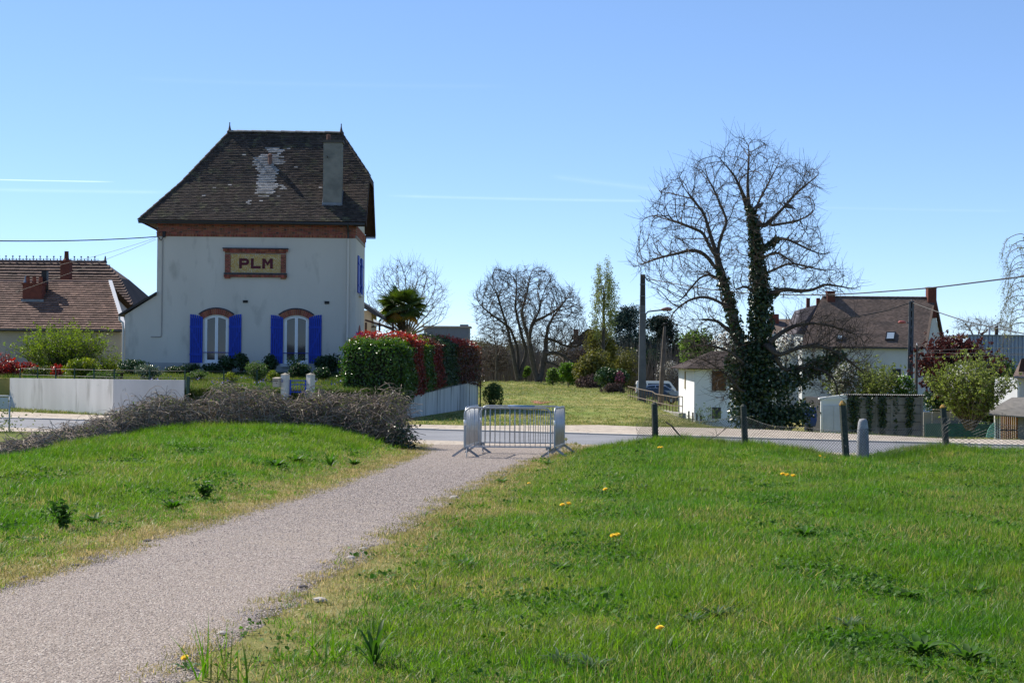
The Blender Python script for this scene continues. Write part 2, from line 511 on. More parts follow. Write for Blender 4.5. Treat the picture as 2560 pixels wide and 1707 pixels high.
g.add(V, np.stack([idx[:-1, :-1], idx[:-1, 1:], idx[1:, 1:], idx[1:, :-1]], -1).reshape(-1, 4))
path = g.obj('gravel_path', m_gravel, smooth=True)
tag(path, kind='structure')

# road, its flush kerb line and the gravelled pavement beyond
m_asphalt = mat('worn_asphalt', (0.175, 0.18, 0.195), 0.85, col2=(0.235, 0.24, 0.255), scale=0.5, lo=0.35, hi=0.7, col3=(0.14, 0.14, 0.15), scale3=45, lo3=0.52, hi3=0.7, bump=0.35, bscale=220, spec=0.25)
m_verge = mat('pale_gravel', (0.46, 0.40, 0.33), 0.95, col2=(0.36, 0.31, 0.26), scale=2.2, lo=0.4, hi=0.62, col3=(0.19, 0.16, 0.13), scale3=9, lo3=0.58, hi3=0.66, bump=0.8, bscale=60, bdist=0.02, spec=0.15)
m_kerb = mat('pale_concrete', (0.50, 0.46, 0.40), 0.9, col2=(0.42, 0.38, 0.33), scale=3, bump=0.3, bscale=80)
xs = np.arange(-60, 60.1, 0.5)
def strip(name, f0, f1, z0, z1, m, nseg=1):
    g = G(); V = []
    for x in xs:
        for k in range(nseg + 1):
            t = k / nseg
            V.append((x, f0(x) + (f1(x) - f0(x)) * t, z0 + (z1 - z0) * t))
    i = np.arange(len(xs) * (nseg + 1)).reshape(len(xs), nseg + 1)
    g.add(V, np.stack([i[:-1, :-1], i[1:, :-1], i[1:, 1:], i[:-1, 1:]], -1).reshape(-1, 4))
    return tag(g.obj(name, m), kind='structure')
strip('road', lambda x: roadN(x), lambda x: roadF(x) + 0.1, 0.0, 0.0, m_asphalt)
wig = lambda x: 0.25 * math.sin(x * 0.9) + 0.15 * math.sin(x * 2.3 + 1)
strip('gravel_verge', lambda x: roadN(x) - 1.7 + wig(x), lambda x: roadN(x) + 0.12, 0.012, 0.012, m_verge)
strip('pavement', lambda x: roadF(x) + 0.40, lambda x: roadF(x) + stripW(x) + wig(x), 0.03, 0.045, m_verge)
# kerb stones one by one, lying nearly flush
kerb = empty('kerb'); tag(kerb, kind='structure')
kd = Vector((1, RD_S, 0)).normalized()
kme = G().box((0, 0, 0), (0.98, 0.40, 0.16)).mesh('kerb_stone', m_kerb)
krot = math.atan2(RD_S, 1)
for k in range(-30, 32):
    p = Vector((0, RD_F + 0.22, -0.035)) + kd * (k * 1.0)
    o = link('kerb_stone', kme, kerb, p + Vector((0, 0, random.uniform(-.006, .006))))
    o.rotation_euler = (0, 0, krot)
# reddish patch of brick dust on the old railway meadow
p0 = at(1352, 1006, 80)
pc = atG(1352, 1006, 55)
g = G(); V = []; ring = 22
V.append((pc.x, pc.y, h(pc.x, pc.y) + 0.03))
for k in range(ring):
    a = 2 * math.pi * k / ring; r = 1 + 0.25 * math.sin(3 * a + 1) + 0.15 * math.sin(7 * a)
    x, y = pc.x + 0.55 * r * math.cos(a), pc.y + 2.6 * r * math.sin(a)
    V.append((x, y, h(x, y) + 0.03))
g.add(V, [(0, 1 + k, 1 + (k + 1) % ring) for k in range(ring)])
tag(g.obj('brick_dust_path', mat('brick_dust', (0.34, 0.11, 0.085), 0.95, col2=(0.2, 0.17, 0.07), scale=5, lo=0.5, hi=0.68, bump=.5, bscale=30)), kind='structure')

# raised garden of the crossing house (terrace held by the walls)
GA, GB, GC, GD, GE, GF, GG_, GH = (-20.25, 62.45), (-14.55, 56.2), (-11.8, 55.9), (-6.3, 56.2), (-4.12, 56.6), (-1.75, 71.1), (-7.5, 86), (-34, 86)
def HG(x, y): return 1.0 + (y - 55.5) * 0.04
poly = [GA, GB, GC, GD, GE, GF, GG_, GH, (-34, 62.6)]
g = G()
V = [(x, y, HG(x, y)) for x, y in poly] + [(x, y, -0.3) for x, y in poly]
n = len(poly)
g.v.append(np.array(V, np.float32)); g.n = len(V)
g.f.append(np.array([list(range(n))])); g.f.append(np.array([(k, n + k, n + (k + 1) % n, (k + 1) % n) for k in range(n)]))
garden = tag(g.obj('garden_ground', m_ground), kind='structure')
# ================================================================== THE CROSSING HOUSE
m_render = mat('aged_white_render', (0.60, 0.565, 0.50), 0.92, col2=(0.53, 0.50, 0.445), scale=0.6, lo=0.3, hi=0.75, col3=(0.36, 0.34, 0.30), scale3=1.7, lo3=0.56, hi3=0.8, stretch=(1, 1, .35), bump=0.35, bscale=45, bdist=0.012)
m_plinth = mat('grey_plinth_render', (0.40, 0.395, 0.375), 0.92, col2=(0.33, 0.325, 0.31), scale=1.2, bump=0.3, bscale=40)
m_brick = mat('red_brown_brick', (0.30, 0.10, 0.06), 0.9, col2=(0.22, 0.07, 0.045), scale=5, rnd=0.35, hue=0.015, bump=0.3, bscale=90)
m_darkbrick = mat('blue_black_brick', (0.045, 0.045, 0.06), 0.8, col2=(0.07, 0.06, 0.065), rnd=0.2)
m_mortar = mat('grey_mortar', (0.30, 0.26, 0.23), 0.95, col2=(0.22, 0.19, 0.17))
m_tile = mat('mossy_brown_roof_tile', (0.078, 0.057, 0.046), 0.9, col2=(0.044, 0.038, 0.034), scale=1.5, lo=0.35, hi=0.65, col3=(0.10, 0.092, 0.055), scale3=2.6, lo3=0.55, hi3=0.68, rnd=0.35, spec=0.25, bump=.3, bscale=40)
m_tilewhite = mat('pale_replacement_tile', (0.36, 0.345, 0.33), 0.85, col2=(0.24, 0.225, 0.21), scale=4, rnd=0.3)
m_underroof = mat('roof_boarding', (0.05, 0.035, 0.028), 0.9, col2=(0.035, 0.025, 0.02))
m_zinc = mat('weathered_zinc', (0.20, 0.22, 0.25), 0.5, col2=(0.14, 0.155, 0.18), metal=0.5)
m_gutter = mat('dark_gutter', (0.05, 0.05, 0.055), 0.5, metal=0.3)
m_blue = mat('blue_shutter_paint', (0.008, 0.048, 0.42), 0.5, col2=(0.007, 0.038, 0.34), scale=6, rnd=0.06)
m_bluedark = mat('blue_ironwork', (0.012, 0.03, 0.24), 0.45)
m_white = mat('white_window_paint', (0.78, 0.80, 0.82), 0.45)
m_stone = mat('pale_sill_stone', (0.55, 0.55, 0.55), 0.85, col2=(0.47, 0.47, 0.46))
m_pane = mat_glass('window_glass', (0.02, 0.034, 0.05))
m_roughcast = mat('grey_chimney_render', (0.22, 0.215, 0.19), 0.95, col2=(0.15, 0.15, 0.135), scale=2.2, lo=0.4, hi=0.65, bump=0.4, bscale=30)
m_black = mat('black_fitting', (0.015, 0.015, 0.017), 0.5)
m_cream = mat('cream_pipe_paint', (0.62, 0.58, 0.52), 0.6)

TH = math.radians(1.5)
_o = at(389.5, 935, 67.0)
HB = 1.42                                  # garden level at the facade
house = thing('crossing_house', 'white rendered crossing-keeper house with blue shutters, a steep tiled roof and a PLM panel', 'house', (_o.x, 67.0, 0), TH)
_ux = np.array([math.cos(TH), math.sin(TH), 0]); _uy = np.array([-math.sin(TH), math.cos(TH), 0]); _O = np.array([_o.x, 67.0, 0])
def fac(px, py, off=0.0):
    """photo pixel to (x, z) on the house plane lying off metres in front of the facade"""
    d = ray(px, py); P0 = _O - _uy * off
    t = ((P0 - EYE) @ _uy) / (d @ _uy)
    q = EYE + d * t - _O
    return float(q @ _ux), float(q[2])
def hw(x, y, z): return _O + _ux * x + _uy * y + np.array([0, 0, z])
W = fac(890, 600)[0]
D = 5.6
Z_GUT = fac(630, 555, 0.5)[1]
zfr = fac(640, 593.3)[1]                   # underside of the brick frieze
zpl = fac(640, 908)[1]                     # top of plinth
z_e = Z_GUT + 0.03
xl, z_r = fac(574, 333.5, -D / 2); xr, _ = fac(853, 334.5, -D / 2)
z_r = (z_r + _) / 2
LT = fac(312, 800)[0]                      # lean-to left end

# window openings (x0, x1, z bottom, z spring, z crown)
wins = []
for (a, b, t, s, bt) in ((510, 570, 786.5, 795.5, 907), (709.5, 770, 788, 797, 908.5)):
    x0, zb = fac(a, bt); x1, _z = fac(b, bt)
    wins.append((x0, x1, zb, fac(a, s)[1], fac((a + b) / 2, t)[1]))
def arch_pts(x0, x1, zs, zc, n=12):
    """segmental arch from (x0,zs) over zc to (x1,zs)"""
    c = x1 - x0; hh = zc - zs; R = (c * c / 4 + hh * hh) / (2 * hh); xm = (x0 + x1) / 2; zc0 = zc - R
    a = math.asin(min(1, c / 2 / R))
    return [(xm + R * math.sin(-a + 2 * a * k / n), zc0 + R * math.cos(-a + 2 * a * k / n)) for k in range(n + 1)], (xm, zc0, R, a)

# front wall with real openings, side and back walls
g = G()
zt = z_e - 0.1
cuts = [(LT, None)]
def wallband(x0, x1, z0, z1, y0=0.0, y1=0.35): g.bx(x0, x1, y0, y1, z0, z1)
xs_ = [0, wins[0][0], wins[0][1], wins[1][0], wins[1][1], W]
wallband(xs_[0], xs_[1], zpl, zt); wallband(xs_[2], xs_[3], zpl, zt); wallband(xs_[4], xs_[5], zpl, zt)
for (x0, x1, zb, zs, zc) in wins:
    if zb > zpl: wallband(x0, x1, zpl, zb)
    pts, _c = arch_pts(x0, x1, zs, zc)
    top = zt
    n = len(pts); V = []
    for y in (0.0, 0.35):
        V += [(x, y, z) for x, z in pts] + [(x, y, top) for x, z in pts]
    F = []
    for k in range(n - 1):
        F.append((k, k + 1, n + k + 1, n + k))
        F.append((2 * n + k + 1, 2 * n + k, 3 * n + k, 3 * n + k + 1))
        F.append((k + 1, k, 2 * n + k, 2 * n + k + 1))
    g.add(V, F)
g.bx(0, 0.35, 0.35, D, zpl, zt); g.bx(W - 0.35, W, 0.352, D - 0.352, zpl, zt); g.bx(0.352, W, D - 0.35, D, zpl, zt)
g.obj('wall', m_render, house)
# gable wall under the half-hip on the right
# plinth, a finger proud
g = G(); g.bx(LT, W + 0.015, -0.02, 0.32, 0.9, zpl); g.bx(W - 0.3, W + 0.015, 0.322, D, 0.9, zpl)
g.obj('plinth', m_plinth, house)
# brick frieze: courses of real bricks over a mortar core
g = G(); g.bx(-0.025, W + 0.025, -0.022, 0.1, zfr, zt + 0.02); g.bx(W - 0.1, W + 0.024, 0.1, D, zfr, zt + 0.02)
frieze = g.obj('brick_frieze', m_mortar, house)
soldier = 0.125
course = (zt - zfr - soldier) / 9
gb = G(); blacks = []
for k in range(int(W / 0.068)):
    x = -0.03 + k * 0.068 + 0.034
    gb.box((x, -0.026, zfr + soldier / 2), (0.056, 0.03 + random.uniform(0, .006), soldier - 0.012))
for r in range(9):
    z = zfr + soldier + (r + 0.5) * course
    off = (0.06 if r % 2 else -0.06)
    k = 0
    while True:
        x = -0.03 + off + k * 0.235
        if x > W: break
        a, b = max(-0.04, x), min(W + 0.035, x + 0.223)
        dark = (r in (1, 4, 7)) and (k % 3 == (0 if r == 4 else 1))
        if b - a > 0.03:
            if dark:
                blacks.append(((a + 0.055), z)); gb.box(((a + 0.12 + b) / 2, -0.026, z), (max(b - a - 0.13, 0.02), 0.03, course - 0.012))
            else:
                gb.box(((a + b) / 2, -0.026, z), (b - a, 0.03 + random.uniform(0, .005), course - 0.012))
        k += 1
for r in range(9):
    z = zfr + soldier + (r + 0.5) * course
    for k in range(int(D / 0.235)):
        gb.box((W + 0.02, 0.15 + k * 0.235 + (0.1 if r % 2 else 0), z), (0.03, 0.223, course - 0.012))
tag(gb.obj('brick', m_brick, frieze), kind='stuff')
bme = G().box((0, 0, 0), (0.112, 0.034, course - 0.01)).mesh('dark_brick', m_darkbrick)
for (x, z) in blacks: link('dark_brick', bme, frieze, (x, -0.027, z))

# ---- PLM panel in its brick frame
sx0, sz1 = fac(563, 630); sx1, sz0 = fac(715, 690)
px0, pz1 = fac(577, 635); px1, pz0 = fac(702, 682.5)
panel = G().bx(px0 - 0.01, px1 + 0.01, -0.03, 0.0, pz0 - 0.01, pz1 + 0.01).obj('name_panel', None, house)
m_mosaic = bpy.data.materials.new('ochre_mosaic'); m_mosaic.use_nodes = True
nt = m_mosaic.node_tree; bs = nt.nodes['Principled BSDF']
geo = _n(nt, 'ShaderNodeNewGeometry'); vo = _n(nt, 'ShaderNodeTexVoronoi'); vo.inputs['Scale'].default_value = 38
nt.links.new(geo.outputs['Position'], vo.inputs['Vector'])
sc_ = _n(nt, 'ShaderNodeSeparateColor'); nt.links.new(vo.outputs['Color'], sc_.inputs[0])
cc = _mix(nt, sc_.outputs[0], (0.40, 0.215, 0.018, 1), (0.52, 0.35, 0.07, 1))
cc = _mix(nt, _ramp(nt, sc_.outputs[1], 0.80, 0.84), cc, (0.55, 0.50, 0.36, 1))
vd = _n(nt, 'ShaderNodeTexVoronoi', feature='DISTANCE_TO_EDGE'); vd.inputs['Scale'].default_value = 38; nt.links.new(geo.outputs['Position'], vd.inputs['Vector'])
cc = _mix(nt, _ramp(nt, vd.outputs['Distance'], 0.06, 0.02), cc, (0.30, 0.27, 0.22, 1))
nt.links.new(cc, bs.inputs['Base Color']); bs.inputs['Roughness'].default_value = 0.6
panel.data.materials.append(m_mosaic)
m_letter = mat('oxblood_letter', (0.095, 0.012, 0.022), 0.6, col2=(0.075, 0.01, 0.02), scale=20)
def lx(px): return fac(px, 660)[0]
def lz(py): return fac(640, py)[1]
zb_, zt_ = lz(671.6), lz(646.4)
hh = zt_ - zb_; st = hh * 0.27
# P
x0, x1 = lx(598.2), lx(623)
g = G(); g.bx(x0, x0 + st, -0.052, -0.0305, zb_, zt_)
n = 14; rO = hh * 0.335; ri = hh * 0.075; xc = x1 - rO; zc_ = zt_ - rO
outer = [(x0 + st, zt_)] + [(xc + rO * math.sin(math.pi * k / n), zc_ + rO * math.cos(math.pi * k / n)) for k in range(n + 1)] + [(x0 + st, zt_ - 2 * rO)]
inner = [(x0 + st, zc_ + ri)] + [(xc + ri * math.sin(math.pi * k / n), zc_ + ri * math.cos(math.pi * k / n)) for k in range(n + 1)] + [(x0 + st, zc_ - ri)]
m_ = len(outer); V = []
for y in (-0.052, -0.0305):
    V += [(x, y, z) for x, z in outer] + [(x, y, z) for x, z in inner]
F = []
for k in range(m_ - 1):
    F += [(k, k + 1, m_ + k + 1, m_ + k), (k + 1, k, 2 * m_ + k, 2 * m_ + k + 1), (m_ + k, m_ + k + 1, 3 * m_ + k + 1, 3 * m_ + k)]
g.add(V, F); g.obj('letter', m_letter, panel)
# L
x0, x1 = lx(627.5), lx(652)
g = G(); g.prism([(x0, zb_), (x1, zb_), (x1, zb_ + st * 0.95), (x0 + st, zb_ + st * 0.95), (x0 + st, zt_), (x0, zt_)], 'y', -0.0305, -0.052); g.obj('letter', m_letter, panel)
# M
x0, x1 = lx(656), lx(682.3); xm = (x0 + x1) / 2
g = G()
for (a, s_) in ((x0, 1), (x1, -1)):
    g.prism([(a, zb_), (a + s_ * st, zb_), (a + s_ * st, zt_ - st * .2), (a, zt_)], 'y', -0.0305, -0.052)
    g.prism([(a, zt_), (a + s_ * st * 1.05, zt_), (xm, zb_ + hh * 0.62), (xm, zb_ + hh * 0.30), (a + s_ * st * 0.98, zb_ + hh * 0.62), (a + s_ * st * 0.5, zb_ + hh * 0.8)], 'y', -0.0308, -0.0518)
g.obj('letter', m_letter, panel)
# frame of bricks round the panel
g = G(); g.bx(sx0, sx1, -0.05, 0.0, pz1, pz1 + 0.12); g.bx(sx0, px0, -0.05, 0, pz0 - 0.2, pz1); g.bx(px1, sx1, -0.05, 0, pz0 - 0.2, pz1); g.bx(px0, px1, -0.05, 0, pz0 - 0.2, pz0)
sf = g.obj('panel_frame', m_mortar, house)
def brick_at(c, s, m=m_brick, nm='brick'): return G().box((0, 0, 0), s).obj(nm, m, sf, loc=c)
ch = (pz1 - pz0) / 14
bm1 = G().box((0, 0, 0), (0.104, 0.07, ch - 0.012)).mesh('brick', m_brick)
for (a, b) in ((sx0, px0), (px1, sx1)):
    for r in range(14):
        z = pz0 + (r + 0.5) * ch
        for q in ((0.25, 0.75) if r % 2 else (0.06, 0.5, 0.94)):
            w_ = (b - a) * (0.46 if (r % 2 or q == 0.5) else 0.2)
            x = a + (b - a) * q
            o = link('brick', bm1, sf, (min(max(x, a + w_ / 2), b - w_ / 2), -0.035 - random.uniform(0, .006), z)); o.scale.x = w_ / 0.104
cx0, cx1 = fac(557, 622)[0], fac(722, 622)[0]
nb = 30; bwid = (cx1 - cx0 - 0.06) / nb
bm2 = G().box((0, 0, 0), (bwid - 0.012, 0.12, 0.105)).mesh('soldier_brick', m_brick)
for k in range(nb): link('soldier_brick', bm2, sf, (cx0 + 0.03 + (k + 0.5) * bwid, -0.06, pz1 + 0.165))
bm3 = G().box((0, 0, 0), (0.205, 0.15, 0.05)).mesh('coping_brick', m_darkbrick)
nb = int((cx1 - cx0) / 0.215)
for k in range(nb): link('coping_brick', bm3, sf, (cx0 + (k + 0.5) * (cx1 - cx0) / nb, -0.075, pz1 + 0.245))
bm4 = G().box((0, 0, 0), (0.205, 0.09, 0.06)).mesh('brick', m_brick)
nb = int((sx1 - sx0) / 0.215)
for k in range(nb): link('brick', bm4, sf, (sx0 + (k + 0.5) * (sx1 - sx0) / nb, -0.045, pz1 + 0.075))
bx0, bx1 = fac(560, 690)[0], fac(718, 690)[0]
nb = 22
bm5 = G().box((0, 0, 0), ((bx1 - bx0) / nb - 0.012, 0.11, 0.10)).mesh('brick', m_brick)
bm6 = G().box((0, 0, 0), ((bx1 - bx0) / nb - 0.012, 0.13, 0.06)).mesh('dark_brick', m_darkbrick)
for k in range(nb):
    x = bx0 + (k + 0.5) * (bx1 - bx0) / nb
    link('brick', bm5, sf, (x, -0.055, pz0 - 0.15)); link('dark_brick', bm6, sf, (x, -0.065, pz0 - 0.05))
for (a, b) in ((sx0, px0), (px1, sx1)): brick_at(((a + b) / 2, -0.05, pz0 - 0.235), (b - a, 0.1, 0.06))

# ---- windows, arches, shutters, sills
def shutter(x0, x1, zb, z_out, z_in, outer_left):
    """board shutter folded back on the wall; z_out is the free edge's top"""
    sh = G().bx(x0 + 0.005, x1 - 0.005, -0.03, -0.012, zb + 0.01, min(z_out, z_in) - 0.03).obj('shutter', mat('shutter_gap_shade', (0.003, 0.01, 0.07), .7), house)  # backing painted near-black: shade between the planks put into its colour
    n = 6; w = (x1 - x0) / n
    for k in range(n):
        a, b = x0 + k * w + 0.010, x0 + (k + 1) * w - 0.010
        def topz(x):
            t = (x - x0) / (x1 - x0)
            t = t if outer_left else 1 - t
            return z_out + (z_in - z_out) * t * t
        G().prism([(a, zb), (b, zb), (b, topz(b)), ((a + b) / 2, topz((a + b) / 2)), (a, topz(a))], 'y', -0.05 - random.uniform(0, .004), -0.0305).obj('plank', m_blue, sh)
    H_ = z_out - zb
    z1, z2 = zb + 0.73 * H_ - 0.0, zb + 0.165 * H_
    for z in (z1 + 0.02, z2 + 0.02): G().bx(x0, x1, -0.076, -0.055, z - 0.045, z + 0.045).obj('rail', m_blue, sh)
    a, b = ((x0 + 0.05, z1), (x1 - 0.03, z2 + 0.06)) if outer_left else ((x1 - 0.05, z1), (x0 + 0.03, z2 + 0.06))
    G().bar((a[0], -0.064, a[1] - 0.03), (b[0], -0.064, b[1]), 0.075, 0.017, up=(0, 1, 0)).obj('brace', m_blue, sh)
    return sh
shut_px = (((473.5, 506), (571, 602.8), 785.3, 793.5, 907), ((675.5, 707), (771, 803.3), 787, 794.5, 908.3))
for (x0, x1, zb, zs, zc), sp in zip(wins, shut_px):
    (a0, a1), (b0, b1), pt, pi_, pb = sp
    f = lambda px, py: fac(px, py, 0.05)
    shutter(f(a0, pb)[0], f(a1, pb)[0], f(a0, pb)[1], f(a0, pt)[1], f(a1, pi_)[1], True)
    shutter(f(b0, pb)[0], f(b1, pb)[0], f(b1, pb)[1], f(b1, pt)[1], f(b0, pi_)[1], False)
    pts, (xm, zc0, R, a) = arch_pts(x0, x1, zs, zc)
    # arch of wedge bricks
    arch = empty('brick_arch'); arch.parent = house
    nb = 17; aa = a * 1.14; R0, R1 = R + 0.005, R + 0.255
    for k in range(nb):
        t0, t1 = -aa + 2 * aa * k / nb + 0.006, -aa + 2 * aa * (k + 1) / nb - 0.006
        q = [(xm + r_ * math.sin(t), zc0 + r_ * math.cos(t)) for r_, t in ((R0, t0), (R0, t1), (R1, t1), (R1, t0))]
        G().prism(q, 'y', -0.03 - random.uniform(0, .006), 0.05).obj('brick', m_brick, arch)
    nb2 = 9
    for k in range(nb2):
        t0, t1 = -aa + 2 * aa * k / nb2 + 0.004, -aa + 2 * aa * (k + 1) / nb2 - 0.004
        q = [(xm + r_ * math.sin(t), zc0 + r_ * math.cos(t)) for r_, t in ((R1 + .006, t0), (R1 + .006, (t0 + t1) / 2), (R1 + .006, t1), (R1 + 0.062, t1), (R1 + 0.062, (t0 + t1) / 2), (R1 + 0.062, t0))]
        G().prism(q, 'y', -0.05, 0.05).obj('dark_brick', m_darkbrick, arch)
    G().prism([(xm + (R0 + .008) * math.sin(-aa + 2 * aa * k / 10), zc0 + (R0 + .008) * math.cos(-aa + 2 * aa * k / 10)) for k in range(11)] + [(xm + (R1 - .01) * math.sin(aa - 2 * aa * k / 10), zc0 + (R1 - .01) * math.cos(aa - 2 * aa * k / 10)) for k in range(11)], 'y', -0.02, -0.003).obj('mortar_bed', m_mortar, arch)
    # frame
    win = empty('window'); win.parent = house
    def ringgeo(i0, i1, y0, y1):
        p0, _ = arch_pts(x0 + i0, x1 - i0, zs - i0 * 0.2, zc - i0); p1, _ = arch_pts(x0 + i1, x1 - i1, zs - i1 * 0.2, zc - i1)
        o_ = [(x0 + i0, zb + i0)] + p0 + [(x1 - i0, zb + i0)]; i_ = [(x0 + i1, zb + i1)] + p1 + [(x1 - i1, zb + i1)]
        m_ = len(o_); V = []
        for y in (y0, y1): V += [(x, y, z) for x, z in o_] + [(x, y, z) for x, z in i_]
        F = []
        for k in range(m_):
            k2 = (k + 1) % m_
            F += [(k, k2, m_ + k2, m_ + k), (m_ + k, m_ + k2, 3 * m_ + k2, 3 * m_ + k), (k2, k, 2 * m_ + k, 2 * m_ + k2)]
        return G().add(V, F)
    ringgeo(0.0, 0.055, 0.06, 0.14).obj('window_frame', m_white, win)
    # two casements
    xm_ = (x0 + x1) / 2
    fr = G()
    for (c0, c1) in ((x0 + 0.057, xm_ - 0.004), (xm_ + 0.004, x1 - 0.057)):
        def zt_at(x):
            return zc0 + math.sqrt(max(R * R - (x - xm) ** 2, 0)) - 0.06
        w = 0.06; z0c = zb + 0.06
        cs = G()
        cs.prism([(c0, z0c), (c0 + w, z0c), (c0 + w, zt_at(c0 + w)), (c0, zt_at(c0))], 'y', 0.045, 0.11)
        cs.prism([(c1 - w, z0c), (c1, z0c), (c1, zt_at(c1)), (c1 - w, zt_at(c1 - w))], 'y', 0.045, 0.11)
        cs.bx(c0 + w, c1 - w, 0.046, 0.11, z0c, z0c + 0.08)
        for k in range(6):
            q0, q1 = c0 + w + (c1 - c0 - 2 * w) * k / 6, c0 + w + (c1 - c0 - 2 * w) * (k + 1) / 6
            cs.prism([(q0, zt_at(q0) - w), (q1, zt_at(q1) - w), (q1, zt_at(q1)), (q0, zt_at(q0))], 'y', 0.046, 0.11)
        cs.obj('casement', m_white, win)
        cpts = [(c0 + w - .01, z0c + 0.07), (c1 - w + .01, z0c + 0.07)] + [(c1 - w + .01 - (c1 - c0 - 2 * w + .02) * k / 6, zt_at(c1 - w + .01 - (c1 - c0 - 2 * w + .02) * k / 6) - w + .01) for k in range(7)]
        G().prism(cpts, 'y', 0.075, 0.085).obj('pane', m_pane, win)
    G().bx(x0 - .02, x1 + .02, 0.30, 0.34, zb - .05, zc + .05).obj('dark_room', mat('dim_interior', (0.03, 0.03, 0.032), .9), win)
    G().bx(x0 + 0.002, x1 - 0.002, 0.02, 0.3, zb - 0.002, zb + 0.04).obj('bottom_rail', m_white, win)
    G().bx(x0 - 0.14, x1 + 0.03, -0.10, 0.02, zb - 0.15, zb - 0.003).obj('sill', m_stone, win)
    zrail = f(540, 881)[1]
    G().tube([(x0 - 0.03, -0.06, zrail), (x1 + 0.03, -0.06, zrail)], 0.018, 8).obj('guard_rail', m_bluedark, win)
    G().bx(x0 + 0.0, x0 + 0.02, -0.065, 0.02, zrail - .02, zrail + .02).obj('rail_bracket', m_bluedark, win)

# vents
for (a, b, c, d) in ((607.5, 619.5, 751, 757), (811.5, 823, 753.5, 760)):
    x0, z1 = fac(a, c); x1, z0 = fac(b, d)
    v_ = G().bx(x0, x1, -0.03, 0.02, z0, z1).obj('vent', m_black, house)
    G().bx(x0 - .01, x1 + .01, -0.045, -0.0305, z1 - 0.012, z1 + 0.01).obj('vent_hood', m_black, v_)
# overhead service cable down the left, drainpipe on the right
xw, zw = fac(407, 600); x_, z2 = fac(405, 842); x3, _ = fac(378, 842)
G().tube([(xw, -0.02, zw), (xw - .005, -0.02, z2 + .1), (xw - .03, -0.02, z2 + 0.02), (xw - .1, -0.02, z2), (x3, -0.02, z2)], 0.022, 8).obj('cable_conduit', mat('grey_conduit', (0.33, 0.31, 0.29), .7), house)
xw2, zw2 = fac(871, 590)
pipe = G().tube([(xw2, -0.05, zfr - .02), (xw2, -0.05, 1.2)], 0.05, 10).obj('drainpipe', m_cream, house)
G().tube([(xw2, -0.50, Z_GUT - .02), (xw2, -0.42, Z_GUT - .14), (xw2, -0.09, Z_GUT - .35), (xw2, -0.05, zfr)], 0.045, 10).obj('drainpipe_elbow', m_gutter, house)
for z in (zfr - .4, zfr - 1.9, zfr - 3.3): G().lathe([(0.058, -0.02), (0.058, 0.02)], (xw2, -0.05, z), 10).obj('pipe_collar', m_cream, pipe)
g = G(); bxk, bzk = fac(411, 588); g.bx(bxk - .06, bxk + .06, -.16, -.03, bzk - .1, bzk + .16); g.obj('junction_box', m_black, house)
g = G(); xk, zk = fac(392, 592); g.tube([(xk, -.1, zk), (xk + .12, -.1, zk - .03), (xk + .16, -.1, zk - .13), (xk + .22, -.1, zk - .16), (xk + .27, -.1, zk - .08), (bxk, -.1, bzk)], .02, 6); g.obj('cable_loop', m_black, house)

# ---- right side: narrow windows and lamp
def side_pt(px, py):
    """pixel on the right side wall plane (local x = W) -> (y, z)"""
    d = ray(px, py); P0 = _O + _ux * W
    t = ((P0 - EYE) @ _ux) / (d @ _ux)
    q = EYE + d * t - _O
    return float(q @ _uy), float(q[2])
y0, zt0 = side_pt(897, 636); y1, zb0 = side_pt(906, 735)
ym = (y0 + y1) / 2; zt0 = fac(893, 635)[1]; zb0 = fac(893, 730)[1]
yw0, yw1 = 2.0, 2.9
sw = empty('window'); sw.parent = house
G().bx(W, W + 0.012, yw0, yw1, zb0 + .1, zt0 - .02).obj('pane', m_pane, sw)
G().bx(W, W + 0.02, yw0 - .07, yw0, zb0 + .1, zt0).obj('window_frame', m_white, sw)
G().bx(W, W + 0.1, yw0 - .15, yw1 + .15, zb0 - .12, zb0).obj('sill', m_stone, sw)
for (a, b) in ((0.95, yw0 - 0.1), (yw1 + 0.05, 4.0)):
    s_ = G().bx(W + 0.01, W + 0.03, a, b, zb0 + .02, zt0).obj('shutter', m_blue, house)
    for k in range(5): G().bx(W + 0.031, W + 0.055, a + (b - a) * k / 5 + .004, a + (b - a) * (k + 1) / 5 - .004, zb0 + .02, zt0).obj('plank', m_blue, s_)
    for z in (zb0 + .35, zt0 - .35): G().bx(W + 0.056, W + 0.075, a, b, z - .05, z + .05).obj('rail', m_blue, s_)
zd1 = fac(893, 838)[1]; zd0 = fac(893, 888)[1]
dr = G().bx(W + 0.0, W + 0.04, 1.9, 3.0, 1.4, zd1).obj('door', m_blue, house)
G().prism([(1.8, zd1 + .02), (3.1, zd1 + .02), (2.9, zd1 + .35), (2.45, zd1 + .5), (2.0, zd1 + .35)], 'x', W, W + .03).obj('door_arch', m_brick, house)
lp = empty('wall_lantern', (W, 0.6, zd1 + 0.05)); lp.parent = house
G().tube([(0, 0, 0), (0.12, 0, 0.12), (0.22, 0, 0.06)], .02, 6).obj('bracket', m_blue, lp)
G().bx(0, .02, -.06, .06, -.15, .12).obj('back_plate', m_blue, lp)
G().lathe([(0.03, -0.34), (0.075, -0.05), (0.09, 0), (0.03, 0.07), (0.0, 0.09)], (0.22, 0, 0), 6).obj('lantern_head', m_blue, lp)

